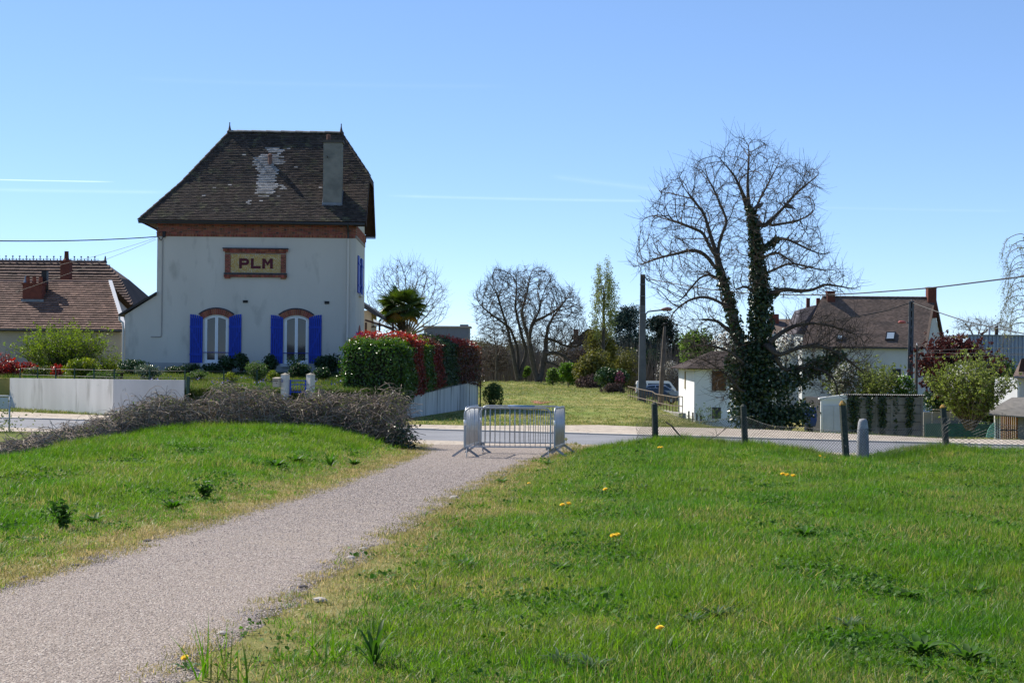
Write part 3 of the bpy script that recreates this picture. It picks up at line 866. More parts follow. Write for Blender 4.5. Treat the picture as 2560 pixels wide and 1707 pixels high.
# ---- roof
def roofplane(p00, p10, p01, p11):
    p00, p10, p01, p11 = [np.array(p, float) for p in (p00, p10, p01, p11)]
    return p00, p10, p01, p11
def tile_frames(p00, p10, p01, p11, expo, width, jit=0.004):
    """matrices of tiles laid in courses on a quad from eave p00-p10 up to p01-p11"""
    U = p10 - p00; U /= np.linalg.norm(U)
    vm = (p01 + p11) / 2 - (p00 + p10) / 2
    V = vm - U * (vm @ U); L = np.linalg.norm(V); V /= L
    N = np.cross(U, V)
    rows = int(L / expo)
    out = []
    for r in range(rows):
        t = (r + 0.5) / rows
        a = p00 + (p01 - p00) * t; b = p10 + (p11 - p10) * t
        ua, ub = (a - p00) @ U, (b - p00) @ U
        base = p00 + V * (L * r / rows)
        off = (r % 2) * width / 2
        k0 = math.floor((ua - off) / width); k1 = math.ceil((ub - off) / width)
        for k in range(k0, k1):
            u0, u1 = max(ua, off + k * width), min(ub, off + (k + 1) * width)
            if u1 - u0 < width * 0.2: continue
            c = base + U * ((u0 + u1) / 2) + V * random.uniform(-jit, jit) * 2
            out.append((c, U, V, N, (u1 - u0) / width, r, k))
    return out
def tilt(V, N, ang): return V * math.cos(ang) - N * math.sin(ang), N * math.cos(ang) + V * math.sin(ang)
def lay(g, frames, width, length, th, ang=0.10, lift=0.03):
    B = np.array([[-.5, 0, 0], [.5, 0, 0], [.5, 1, 0], [-.5, 1, 0], [-.5, 0, 1], [.5, 0, 1], [.5, 1, 1], [-.5, 1, 1]])
    Vs, Fs = [], []
    for i, (c, U, V, N, ws, r, k) in enumerate(frames):
        an = ang + random.uniform(-.02, .02)
        v2, n2 = tilt(V, N, an)
        P = c + N * (lift + random.uniform(0, .006)) + B[:, :1] * U * (width * ws * 0.965) + B[:, 1:2] * v2 * length + (B[:, 2:] - 0) * n2 * th
        Vs.append(P); Fs.append(BOXF + 8 * i)
    if Vs: g.add(np.concatenate(Vs), np.concatenate(Fs))
    return g
def tile_matrix(fr, lift=0.045, ang=0.26):
    c, U, V, N, ws, r, k = fr
    v2, n2 = tilt(V, N, ang + random.uniform(-.02, .02))
    M = Matrix.Identity(4)
    for i in range(3): M[i][0], M[i][1], M[i][2], M[i][3] = U[i] * ws, v2[i], n2[i], c[i] + N[i] * (lift + .002)
    return M

OVF, OVL, OVR = 0.47, fac(391, 548, 0.47)[0] - fac(350, 548, 0.47)[0], 0.46
y_r = D / 2
fb = 0.42; bell = 0.16
zb_k = z_e + fb * (z_r - z_e)
yb_k = -OVF + fb * (y_r + OVF) + bell
xb_k = -OVL + fb * (xl + OVL) + bell * 0.9
xe_ = W + OVR
# half-hip: height where the right verge meets the clipped end
lo_, hi_ = z_e, z_r
for _ in range(40):
    zm = (lo_ + hi_) / 2
    yy = yb_k + (zm - zb_k) / (z_r - zb_k) * (y_r - yb_k) if zm > zb_k else -OVF + (zm - z_e) / (zb_k - z_e) * (yb_k + OVF)
    if proj(hw(xe_, yy, zm))[1] > 441: lo_ = zm
    else: hi_ = zm
z_h = zm; y_h = yy
A0, A1 = (-OVL, -OVF, z_e), (xe_, -OVF, z_e)
B0, B1 = (xb_k, yb_k, zb_k), (xe_, yb_k, zb_k)
C1 = (xe_, y_h, z_h)
R0_, R1_ = (xl, y_r, z_r), (xr, y_r, z_r)
t_h = (z_h - zb_k) / (z_r - zb_k)
C0 = (xb_k + (xl - xb_k) * t_h, y_h, z_h)
mir = lambda p: (p[0], D - p[1], p[2])
roof_th = 0.05
g = G()
for P in ([A0, A1, B1, B0], [B0, B1, C1, C0], [C0, C1, R1_, R0_]):
    g.quad(*P); g.quad(*[mir(p) for p in P][::-1])
g.quad(A0, B0, mir(B0), mir(A0)); g.add([B0, R0_, mir(B0)], [(0, 1, 2)])
g.add([C1, R1_, mir(C1)], [(0, 2, 1)])
roof = g.obj('roof', m_underroof, house)
TW, TE, TL = 0.165, 0.098, 0.22
np_ = lambda *ps: [np.array(p, float) for p in ps]
# course frames, measured on the front slope
fr_low = tile_frames(*np_(A0, A1, B0, B1), TE, TW)
fr_mid = tile_frames(*np_(B0, B1, C0, C1), TE, TW)
fr_top = tile_frames(*np_(C0, C1, R0_, R1_), TE, TW)
front = fr_low + fr_mid + fr_top
# pale replacement tiles: an irregular patch round the vent pipe and a few strays
patch_rows = [(374, 671, 696), (378, 667, 708), (383, 671, 703), (388, 658, 668), (388, 677, 697), (392, 653, 700), (396, 639, 706), (401, 644, 708), (405, 639, 712),
              (410, 644, 708), (414, 639, 681), (418, 644, 685), (423, 639, 689), (427, 644, 695), (431, 649, 691), (436, 652, 696), (440, 647, 690), (445, 652, 694),
              (449, 647, 690), (454, 651, 693), (458, 647, 688), (462, 643, 693), (467, 647, 688), (471, 643, 692), (476, 639, 687), (480, 643, 691), (485, 639, 678)]
strays = [(722, 374), (700, 467), (706, 472), (716, 472), (620, 506), (625, 511), (572, 465), (509, 490), (613, 388), (742, 420), (664, 493), (655, 494), (672, 494), (540, 470), (655, 503), (800, 470), (700, 494)]
def is_white(fr):
    x, y = proj(hw(*(fr[0] + fr[2] * 0.05)))
    for (py, a, b) in patch_rows:
        if abs(y - py) < 2.3 and a - 4 < x < b + 1: return True
    return any(abs(x - a) < 5 and abs(y - b) < 2.2 for a, b in strays)
whites = [f for f in front if is_white(f)]
others = [f for f in front if not is_white(f)]
wme = lay(G(), [(np.zeros(3), np.array([1., 0, 0]), np.array([0, 1., 0]), np.array([0, 0, 1.]), 1.0, 0, 0)], TW, TL, 0.018, 0, 0).mesh('pale_roof_tile', m_tilewhite)
dme = lay(G(), [(np.zeros(3), np.array([1., 0, 0]), np.array([0, 1., 0]), np.array([0, 0, 1.]), 1.0, 0, 0)], TW, TL, 0.018, 0, 0).mesh('roof_tile', m_tile)
for f in whites: link('pale_roof_tile', wme, roof, mat4=tile_matrix(f, lift=0.048))
# the lowest courses show largest: single tiles, the rest joined
others.sort(key=lambda f: f[0][2])
for f in others[:160]: link('roof_tile', dme, roof, mat4=tile_matrix(f))
g = G(); lay(g, others[160:], TW, TL, 0.018, 0.26, .045)
lay(g, tile_frames(*np_(mir(A0), A0, mir(B0), B0), TE, TW), TW, TL, .02)
lay(g, tile_frames(*np_(mir(B0), B0, R0_, R0_), TE, TW), TW, TL, .02)
lay(g, tile_frames(*np_(C1, mir(C1), R1_, R1_), TE, TW), TW, TL, .02)
bk = tile_frames(*np_(mir(A1), mir(A0), mir(B1), mir(B0)), 0.3, 0.33) + tile_frames(*np_(mir(B1), mir(B0), R1_, R0_), 0.3, 0.33)
lay(g, bk, .33, .4, .02)
tag(g.obj('roof_tiles', m_tile, roof), kind='stuff')
# ridge and hip tiles
def half_round(L, r):
    n = 6; V = []
    for x in (0, L):
        rr = r * (1.0 if x == 0 else 0.9)
        for k in range(n + 1):
            a = math.pi * k / n; V.append((x, rr * math.cos(a), rr * math.sin(a) * 0.8))
        for k in range(n + 1):
            a = math.pi * k / n; V.append((x, (rr - .02) * math.cos(a), (rr - .02) * math.sin(a) * 0.8))
    m_ = n + 1; F = []
    for k in range(n):
        F += [(k, k + 1, 2 * m_ + k + 1, 2 * m_ + k), (m_ + k + 1, m_ + k, 3 * m_ + k, 3 * m_ + k + 1), (k + 1, k, m_ + k, m_ + k + 1), (2 * m_ + k, 2 * m_ + k + 1, 3 * m_ + k + 1, 3 * m_ + k)]
    return G().add(V, F)
m_ridge = mat('grey_ridge_tile', (0.25, 0.225, 0.19), 0.9, col2=(0.15, 0.13, 0.11), scale=3, rnd=0.2)
rme = half_round(0.36, 0.14).mesh('ridge_tile', m_ridge)
def run_tiles(a, b, me, step, nm, sc=1.0):
    a, b = Vector(a), Vector(b); d = (b - a); L = d.length; d.normalize()
    s = Vector((0, 0, 1)).cross(d).normalized(); u = d.cross(s)
    for k in range(int(L / step)):
        p = a + d * (k * step) + u * (0.03 if k % 2 else 0.02)
        M = Matrix(((d.x * sc, s.x * sc, u.x * sc, p.x), (d.y * sc, s.y * sc, u.y * sc, p.y), (d.z * sc, s.z * sc, u.z * sc, p.z), (0, 0, 0, 1)))
        link(nm, me, roof, mat4=M)
run_tiles(R0_, R1_, rme, 0.335, 'ridge_tile')
hme = half_round(0.30, 0.11).mesh('hip_tile', m_tile)
run_tiles(A0, B0, hme, 0.2, 'hip_tile', 0.8); run_tiles(B0, R0_, hme, 0.2, 'hip_tile', 0.8); run_tiles(C1, R1_, hme, 0.2, 'hip_tile', 0.8)
# finials
fme = G().lathe([(0.13, -0.06), (0.12, 0.02), (0.075, 0.07), (0.05, 0.16), (0.03, 0.26), (0.02, 0.36), (0.03, 0.385), (0.02, 0.42)], (0, 0, 0), 10).mesh('finial', mat('dark_finial', (0.06, 0.05, 0.05), .7), True)
for p in (R0_, R1_): link('finial', fme, roof, (p[0], p[1], p[2] + 0.06))
# bare eaves: rafters, gutter, barge boards on the right verge with brackets
m_eave = mat('dark_eave_timber', (0.055, 0.03, 0.024), 0.85, col2=(0.04, 0.022, 0.018))
g = G().bx(-OVL - .03, xe_, -OVF + .02, 0.0, z_e - 0.07, z_e - 0.03); g.bx(-OVL + .03, 0, 0.002, D + OVF, z_e - .072, z_e - .03); g.obj('soffit', m_eave, roof)
xg0, xg1 = fac(345, 550, OVF + .06)[0], fac(912, 560, OVF + .06)[0]
zg0, zg1 = fac(345, 550.5, OVF + .06)[1], fac(912, 561, OVF + .06)[1]
g = G(); V = []; nn = 7
for (x, z) in ((xg0, zg0), (xg1, zg1)):
    for k in range(nn):
        a = math.pi + math.pi * k / (nn - 1); V.append((x, -OVF - .06 + .06 * math.cos(a), z + .065 * math.sin(a)))
g.add(V, [(k, k + 1, nn + k + 1, nn + k) for k in range(nn - 1)])
g.bar((xg0, -OVF - .12, zg0), (xg1, -OVF - .12, zg1), .012, .014); g.bx(xg0, xg1, -OVF - .01, -OVF + .02, min(zg0, zg1) - .05, max(zg0, zg1))
g.obj('gutter', m_gutter, roof)
g = G()
g.bar((xg0 + .05, -OVF + .05, zg0 - .03), (0.0, 0.0, z_e - .38), .05, .07)
for k in range(5):
    x = -OVL + .1 + k * .14; g.bx(x, x + .05, -OVF, 0, z_e - .13, z_e - .073)
g.obj('eave_bracket', m_eave, roof)
g = G()
for a, b in ((A1, B1), (B1, C1), (mir(A1), mir(B1)), (mir(B1), mir(C1)), (C1, mir(C1))):
    a = np.array(a); b = np.array(b); g.bar(a + [0.0, 0, -.09], b + [0.0, 0, -.09], .04, .2)
g.obj('barge_board', m_eave, roof)
g = G()
for y in (-.2, D / 2, D + .2):
    z = z_e - .1 if y != D / 2 else z_h - .1
    g.bar((W - .1, y, z), (xe_ + .02, y, z), .09, .11)
g.bar((W, D + .38, z_e - .18), (xe_ + .02, D + .38, z_e - .18), .05, .05); g.bar((W + .02, D + .1, z_e - .1), (W + .02, D + .1, z_e - .4), .06)
g.obj('purlin_end', m_eave, roof)
# dark underside boards of the right verge
for q in (lambda p: p, mir):
    g = G()
    for P in ([A1, B1], [B1, C1]):
        a, b = [np.array(q(p)) for p in P]; o_ = np.array([0, 0, -.045])
        g.quad(a + o_, b + o_, b + o_ - [OVR, 0, 0], a + o_ - [OVR, 0, 0])
    g.obj('verge_boarding', m_eave, roof)
# gable masonry above eaves on the right
def ys_at(z): return yb_k + (z - zb_k) / (z_r - zb_k) * (y_r - yb_k) if z > zb_k else -OVF + (z - z_e) / (zb_k - z_e) * (yb_k + OVF)
zz = [zt + .02, zb_k - .08, z_h - .1]
prof = [(max(ys_at(z) + .12, 0.01), z) for z in zz]
g = G().prism(prof + [(D - y, z) for y, z in prof[::-1]], 'x', W - .3, W - .01); g.obj('gable', m_render, house)

# vent pipe on the roof
def on_slope(px, py):
    """pixel on the front slope (upper plane) -> local point"""
    best = None
    for k in range(400):
        z = z_e + (z_r - z_e) * k / 400
        y = ys_at(z)
        x, z2 = fac(px, py, -y)
        if best is None or abs(z2 - z) < best[0]: best = (abs(z2 - z), x, y, z)
    return best[1:]
vx, vy, vz = on_slope(675, 412)
g = G().tube([(vx, vy, vz - .15), (vx, vy, vz + .42)], .085, 12); g.lathe([(0.12, .40), (0.10, .46), (0.02, .5)], (vx, vy, vz), 12)
g.obj('roof_vent_pipe', mat('terracotta_pipe', (0.16, 0.09, 0.075), .8), roof)
# lightning hooks / roof ladder hook
hx, hy, hz = on_slope(872, 420); G().tube([(hx, hy, hz), (hx + .02, hy - .1, hz + .1)], .015, 5).obj('roof_hook', m_black, roof)
# chimney on the front slope
c0x, c0y, c0z = on_slope(807, 516); c1x = on_slope(854, 516)[0]
cyf = c0y
ctop = fac(830, 357, -cyf)[1]
chim = G().bx(c0x, c1x, cyf, cyf + .55, c0z - .3, ctop).obj('chimney', m_roughcast, roof)
G().bx(c0x - .05, c1x + .05, cyf - .05, cyf + .6, ctop + .002, ctop + .12).obj('chimney_cap', mat('dark_cap', (.07, .065, .06), .9), chim)
pxm = fac(822, 340, -cyf - .27)[0]
G().lathe([(.10, 0), (.095, .22), (.10, .26), (.085, .27)], (pxm, cyf + .27, ctop + .12), 12).obj('chimney_pot', mat('dark_pot', (.14, .07, .055), .85), chim)
fl = G().bx(c0x - .03, c1x + .03, cyf - .025, cyf + .001, c0z - .1, c0z + .17)
fl.prism([(cyf - .03, c0z - .05), (cyf + .55, c0z + .62), (cyf + .55, c0z + .8), (cyf - .03, c0z + .13)], 'x', c1x + .002, c1x + .03)
fl.prism([(cyf - .03, c0z - .05), (cyf + .55, c0z + .62), (cyf + .55, c0z + .8), (cyf - .03, c0z + .13)], 'x', c0x - .03, c0x - .002)
fl.obj('flashing', m_zinc, chim)
hk = fac(820, 394, -cyf + .0)
G().tube([(hk[0], cyf + .02, hk[1]), (hk[0] - .02, cyf - .33, hk[1] + .02)], .022, 6).obj('iron_tie', m_black, chim)

# ---- lean-to on the left, flush with the facade
zL0 = fac(312, 783)[1]; zL1 = fac(388, 733)[1]
g = G().prism([(LT, zpl), (-0.002, zpl), (-0.002, zL1 - .08), (LT, zL0 - .08)], 'y', 0.002, 3.2); g.obj('lean_to_wall', m_render, house)
lr = G().prism([(fac(298, 790)[0], fac(298, 791)[1]), (0.0, zL1 - .045), (0.0, zL1 + .06), (fac(298, 790)[0], fac(298, 791)[1] + .1)], 'y', -0.14, 3.35).obj('lean_to_roof', mat('dark_lean_to_roof', (.05, .045, .042), .85), house)
xp, zp_ = fac(309, 800)
G().tube([(xp - .18, -.03, zL0 - .12), (xp - .17, -.05, zL0 - .3), (xp - .02, -.05, zL0 - .42), (xp, -.05, zL0 - .6), (xp, -.05, 1.2)], .045, 8).obj('drainpipe', m_cream, house)
# rear annex with dark roof, right of the house
def B_(px, py, Y): v = at(px, py, Y); return v
# ================================================================== GRASS AND OTHER GROUND COVER
def scatter_group():
    ng = bpy.data.node_groups.new('scatter_on_points', 'GeometryNodeTree')
    ng.interface.new_socket('Geometry', in_out='INPUT', socket_type='NodeSocketGeometry')
    ng.interface.new_socket('Geometry', in_out='OUTPUT', socket_type='NodeSocketGeometry')
    N = ng.nodes
    i = N.new('NodeGroupInput'); o = N.new('NodeGroupOutput')
    na = N.new('GeometryNodeInputNamedAttribute'); na.data_type = 'BOOLEAN'; na.inputs['Name'].default_value = 'is_tuft'
    sp = N.new('GeometryNodeSeparateGeometry'); sp.domain = 'POINT'
    ip = N.new('GeometryNodeInstanceOnPoints')
    nr = N.new('GeometryNodeInputNamedAttribute'); nr.data_type = 'FLOAT_VECTOR'; nr.inputs['Name'].default_value = 'rot3'
    ns = N.new('GeometryNodeInputNamedAttribute'); ns.data_type = 'FLOAT_VECTOR'; ns.inputs['Name'].default_value = 'scl3'
    L = ng.links.new
    L(i.outputs[0], sp.inputs[0]); L(na.outputs[0], sp.inputs['Selection'])
    L(sp.outputs['Inverted'], ip.inputs['Points']); L(sp.outputs['Selection'], ip.inputs['Instance'])
    L(nr.outputs[0], ip.inputs['Rotation']); L(ns.outputs[0], ip.inputs['Scale'])
    L(ip.outputs[0], o.inputs[0])
    return ng
SCAT = scatter_group()
def scatter(name, tuft, pts, scl, m, tilt=0.12, label=None, hscl=None):
    """one ground-cover object: a small tuft mesh spread over many points"""
    V = np.concatenate(tuft.v); nT = len(V); N = len(pts)
    allv = np.concatenate([V, np.asarray(pts, np.float32)])
    me = bpy.data.meshes.new(name)
    me.vertices.add(len(allv)); me.vertices.foreach_set('co', allv.reshape(-1).astype(np.float32))
    counts = np.concatenate([np.full(len(f), f.shape[1]) for f in tuft.f]); loops = np.concatenate([f.reshape(-1) for f in tuft.f])
    me.loops.add(len(loops)); me.loops.foreach_set('vertex_index', loops.astype(np.int32))
    me.polygons.add(len(counts)); me.polygons.foreach_set('loop_start', np.concatenate([[0], np.cumsum(counts)[:-1]]).astype(np.int32))
    me.update(calc_edges=True)
    a = me.attributes.new('is_tuft', 'BOOLEAN', 'POINT'); f = np.zeros(len(allv), bool); f[:nT] = True; a.data.foreach_set('value', f)
    r = np.zeros((len(allv), 3), np.float32); r[nT:, 0] = rng.normal(size=N) * tilt; r[nT:, 1] = rng.normal(size=N) * tilt; r[nT:, 2] = rng.random(N) * 6.283
    a = me.attributes.new('rot3', 'FLOAT_VECTOR', 'POINT'); a.data.foreach_set('vector', r.reshape(-1))
    s = np.ones((len(allv), 3), np.float32); s[nT:] = np.asarray(scl)[:, None]
    if hscl is not None: s[nT:, 2] *= hscl
    a = me.attributes.new('scl3', 'FLOAT_VECTOR', 'POINT'); a.data.foreach_set('vector', s.reshape(-1))
    me.materials.append(m)
    me.polygons.foreach_set('use_smooth', np.ones(len(me.polygons), bool))
    o = link(name, me)
    md = o.modifiers.new('scatter', 'NODES'); md.node_group = SCAT
    tag(o, label=label, kind='stuff')
    return o
def blades(n, rad, hmin, hmax, wid, lean=0.5, curl=0.5, segs=3):
    """grass blades as tapering strips in a disc"""
    g = G()
    for _ in range(n):
        r = rad * math.sqrt(random.random()); a = random.random() * 6.283
        x, y = r * math.cos(a), r * math.sin(a)
        hgt = random.uniform(hmin, hmax); b = random.random() * 6.283
        dx, dy = math.cos(b), math.sin(b)
        ln = random.random() ** 1.4 * lean
        w = wid * random.uniform(.6, 1.2)
        c = random.random() * 6.283; wx, wy = math.cos(c), math.sin(c)
        V = []
        for k in range(segs + 1):
            t = k / segs
            off = hgt * (ln * t + curl * ln * t * t)
            z = hgt * t * (1 - 0.25 * ln * t)
            ww = w * (1 - t ** 1.6) if k < segs else 0
            if k < segs: V += [(x + dx * off - wx * ww / 2, y + dy * off - wy * ww / 2, z), (x + dx * off + wx * ww / 2, y + dy * off + wy * ww / 2, z)]
            else: V += [(x + dx * off, y + dy * off, z)]
        base = g.n
        g.v.append(np.array(V, np.float32)); g.n += len(V)
        g.f.append(np.array([[base + 2 * k, base + 2 * k + 1, base + 2 * k + 3, base + 2 * k + 2] for k in range(segs - 1)]))
        g.f.append(np.array([[base + 2 * segs - 2, base + 2 * segs - 1, base + 2 * segs]]))
    return g

def grass_mat(name, green, olive, straw, lo=0.5, hi=0.72, trans=0.42, scale=0.55, spec=0.35):
    m = bpy.data.materials.new(name); m.use_nodes = True; nt = m.node_tree
    b = nt.nodes['Principled BSDF']; out = nt.nodes['Material Output']
    geo = _n(nt, 'ShaderNodeNewGeometry'); oi = _n(nt, 'ShaderNodeObjectInfo')
    P = geo.outputs['Position']
    c = _mix(nt, _ramp(nt, _noise(nt, P, scale, 5), 0.40, 0.62), (*green, 1), (*olive, 1))
    c = _mix(nt, _ramp(nt, _noise(nt, P, 2.3, 3), 0.3, 0.7), c, _mix(nt, 1.0, c, (0.55, 0.72, 0.55, 1), 'MULTIPLY'))
    r = _math(nt, 'FRACT', _math(nt, 'ADD', geo.outputs['Random Per Island'], oi.outputs['Random']))
    bl = _math(nt, 'ADD', _math(nt, 'MULTIPLY', r, 0.55), _math(nt, 'MULTIPLY', _noise(nt, P, 0.9, 4), 0.75))
    c = _mix(nt, _ramp(nt, bl, lo + .12, hi + .12), c, (*straw, 1))
    h = _n(nt, 'ShaderNodeHueSaturation'); nt.links.new(c, h.inputs['Color'])
    r2 = _math(nt, 'FRACT', _math(nt, 'MULTIPLY', r, 13.7))
    nt.links.new(_math(nt, 'ADD', _math(nt, 'MULTIPLY', r2, 0.6), 0.7), h.inputs['Value'])
    c = h.outputs[0]
    nt.links.new(c, b.inputs['Base Color']); b.inputs['Roughness'].default_value = 0.5; b.inputs['Specular IOR Level'].default_value = spec
    t = _n(nt, 'ShaderNodeBsdfTranslucent')
    h2 = _n(nt, 'ShaderNodeHueSaturation'); h2.inputs['Value'].default_value = 1.7; h2.inputs['Saturation'].default_value = 1.05; h2.inputs['Hue'].default_value = 0.49
    nt.links.new(c, h2.inputs['Color']); nt.links.new(h2.outputs[0], t.inputs['Color'])
    ms = _n(nt, 'ShaderNodeMixShader'); ms.inputs[0].default_value = trans
    nt.links.new(b.outputs[0], ms.inputs[1]); nt.links.new(t.outputs[0], ms.inputs[2]); nt.links.new(ms.outputs[0], out.inputs['Surface'])
    return m
GREEN, OLIVE, STRAW = (0.064, 0.178, 0.010), (0.118, 0.205, 0.018), (0.30, 0.255, 0.09)
m_lawn = grass_mat('lawn_grass', GREEN, OLIVE, STRAW, 0.645, 0.85, 0.5, spec=0.5)
m_tall = grass_mat('lush_grass', (0.075, 0.18, 0.012), (0.12, 0.195, 0.02), STRAW, 0.74, 0.88, 0.5)
m_dry = grass_mat('dry_grass', (0.16, 0.165, 0.03), (0.22, 0.20, 0.06), (0.36, 0.29, 0.14), 0.42, 0.68, 0.42)

def sample(n, x0, x1, y0, y1, dens=None):
    X = rng.uniform(x0, x1, n); Y = rng.uniform(y0, y1, n)
    if dens is not None:
        k = rng.random(n) < dens(X, Y); X, Y = X[k], Y[k]
    return X, Y
def offpath(X, Y): return np.maximum(X - pathR(Y), pathL(Y) - X)
def infrust(X, Y): return (np.abs(X) < Y * 0.36 + 0.8)
def wob(X, Y): return 0.5 * np.sin(X * 1.9 + Y * .8) * np.sin(Y * 1.1 - X * .6) + 0.5
def lefted(Y): return np.interp(Y, [5, 18, 25, 32, 34, 36, 40], [-9.6, -8.7, -8.2, -8.1, -7.9, -7.2, -6.4])

# short lawn on both banks, denser where it is near
def dens_near(X, Y):
    d = offpath(X, Y)
    ok = infrust(X, Y) & (d > 0.0)
    ok &= ~((X > 0) & (Y > fenY(X) + 2.2)) & ~((X < pathL(Y)) & (X < lefted(Y) - 1.5)) & ~((X < pathL(Y)) & (Y > 38.5))
    return np.where(ok, np.clip(np.clip((d - .2) / np.where((X > pathR(Y)) & (Y < 14), .8, 1.3), 0.05, 1) * np.clip(11.0 / Y, 0.25, 1.0), 0, 1), 0)
X, Y = sample(150000, -12, 14, 6.6, 39, dens_near)
P = np.stack([X, Y, H(X, Y)], 1)
sc = np.clip(0.8 + 0.02 * Y, 0.9, 1.5) * rng.uniform(.75, 1.3, len(X))
hs = 0.6 + 0.75 * wob(X, Y) * rng.uniform(.6, 1.4, len(X)) * np.clip(offpath(X, Y) / 2.0, 0.2, 1)
scatter('lawn_grass', blades(34, 0.10, 0.03, 0.085, 0.006, 0.9, 0.7), P, sc, m_lawn, hscl=hs)
# rough dry fringe along the path
def dens_dry(X, Y):
    d = offpath(X, Y)
    return np.where(infrust(X, Y) & (d > -0.16) & (d < 1.9) & (Y < 40), np.clip((1.8 - d) / 1.4, 0, 1) * np.where(X > pathR(Y), .35 + .65 * ss(10, 17, Y), 1) * np.clip(12 / Y, .35, 1) * (0.25 + wob(X * 2, Y * 2)), 0)
X, Y = sample(90000, -8, 4, 6.6, 40, dens_dry)
P = np.stack([X, Y, H(X, Y)], 1)
scatter('dry_grass', blades(26, 0.11, 0.015, 0.05, 0.006, 1.3, 0.6), P, np.clip(0.8 + 0.02 * Y, .9, 1.4) * rng.uniform(.6, 1.3, len(X)), m_dry, hscl=0.9)
# clover-like leaf cover, low, in patches
def clover(n, rad, size):
    P = np.stack([rng.normal(size=n) * rad * .5, rng.normal(size=n) * rad * .5, rng.uniform(.012, .045, n)], 1)
    V, F = leaf_quads(P, size, 0.8, np.tile([[0, -0.2, 1.0]], (n, 1)), 0.45)
    return G().add(V, F)
m_clover = mat('low_leaf_weeds', (0.045, 0.12, 0.015), 0.6, col2=(0.07, 0.15, 0.02), scale=4, rnd=0.3, trans=0.35, spec=0.2)
def dens_clover(X, Y): return dens_near(X, Y) * (ss(0.62, 0.9, wob(X * 1.3 + 3, Y * .9)) * 0.6 + 0.06)
X, Y = sample(60000, -12, 14, 6.6, 36, dens_clover)
P = np.stack([X, Y, H(X, Y)], 1)
scatter('clover_patches', clover(24, 0.16, 0.028), P, np.clip(.8 + .02 * Y, .9, 1.5) * rng.uniform(.7, 1.3, len(X)), m_clover)
# longer lush grass: under the fence, along the brambles, in clumps
def dens_tall(X, Y):
    d = offpath(X, Y)
    right = (X > 0) & (np.abs(Y - fenY(X) + 0.1) < 0.9 + 0.5 * wob(X, Y)) & (d > 0.9)
    left = (X < pathL(Y)) & (((Y > 34.2 + 0.35 * (X + 2)) & (Y < 38.5)) | (X < lefted(Y) + 1.8)) & (d > 1.0) & (X > lefted(Y) - 1.2)
    clump = (wob(X * 2.2 + 1, Y * 1.7 + 2) > 0.86) & (d > 0.8)
    return np.where(infrust(X, Y), np.where(right, 0.75, np.where(left, 0.85, np.where(clump & (Y < 34), 0.11, 0))), 0) * np.where(Y > 39, 0, 1)
X, Y = sample(60000, -12, 14, 7, 39, dens_tall)
P = np.stack([X, Y, H(X, Y)], 1)
far = np.clip(Y / 30, .4, 1.1)
scatter('long_grass', blades(26, 0.12, 0.12, 0.30, 0.009, 0.55, 0.8, 4), P, rng.uniform(.4, .95, len(X)) * far, m_tall, hscl=0.85)
# beyond the road: cropped meadow, verge tufts, garden lawn
def dens_mead(X, Y):
    s = Y - (roadF(X) + stripW(X)); u = X / Y
    ok = (s > 0.1) & (u > -0.062 + 0.0) & (X > np.where(Y < 73, -3.6 + 0.164 * (Y - 57) + 0.4, -9)) & (Y < 165) & (u < 0.36)
    verge = np.exp(-np.maximum(s, 0) / 2.5)
    return np.where(ok, np.clip(0.26 * (50 / Y) + 0.5 * verge, 0, 1), 0)
X, Y = sample(130000, -9, 40, 40, 165, dens_mead)
P = np.stack([X, Y, H(X, Y)], 1)
m_mead = grass_mat('meadow_grass', (0.085, 0.15, 0.02), (0.17, 0.185, 0.045), (0.32, 0.27, 0.12), 0.52, 0.8, 0.35, scale=0.16)
scatter('meadow_grass', blades(30, 0.30, 0.03, 0.12, 0.016, 0.9, .6, 2), P, rng.uniform(.8, 1.6, len(X)) * np.clip(Y / 60, .8, 2), m_mead, hscl=np.where(Y < 60, .65, .32))
def inpoly(X, Y, poly):
    c = np.zeros(len(X), bool); n = len(poly)
    for i in range(n):
        x1, y1 = poly[i]; x2, y2 = poly[(i + 1) % n]
        k = ((y1 > Y) != (y2 > Y)) & (X < (x2 - x1) * (Y - y1) / (y2 - y1 + 1e-12) + x1)
        c ^= k
    return c
X, Y = sample(14000, -21, -1, 55.5, 67, lambda X, Y: inpoly(X, Y, poly).astype(float))
P = np.stack([X, Y, HG(X, Y)], 1)
m_gard = grass_mat('garden_lawn', (0.05, 0.115, 0.014), (0.10, 0.14, 0.025), STRAW, 0.66, 0.85, 0.4)
scatter('garden_grass', blades(26, 0.25, 0.06, 0.18, 0.014, 0.7, .6, 2), P, rng.uniform(.7, 1.3, len(X)), m_gard)
X = rng.uniform(-11.8, -4.0, 5200); Z = rng.uniform(.1, 1.02, 5200)
P = np.stack([X, 55.85 + .12 * (X + 11.8) / 7 - (1 - Z) * .35 + rng.normal(size=5200) * .06, Z], 1)
scatter('bank_grass', blades(26, 0.2, 0.08, 0.22, 0.014, 0.9, .8, 2), P, rng.uniform(.7, 1.3, len(X)), m_gard)
# left verge between pavement and garden wall
def dens_lv(X, Y): return ((Y > roadF(X) + stripW(X) - .1) & ~inpoly(X, Y, poly) & (X < -3.9)).astype(float)
X, Y = sample(9000, -25, -3.5, 49, 62.5, dens_lv)
P = np.stack([X, Y, H(X, Y)], 1)
scatter('verge_grass', blades(26, 0.25, 0.04, 0.16, 0.014, 0.8, .6, 2), P, rng.uniform(.7, 1.3, len(X)), m_mead)
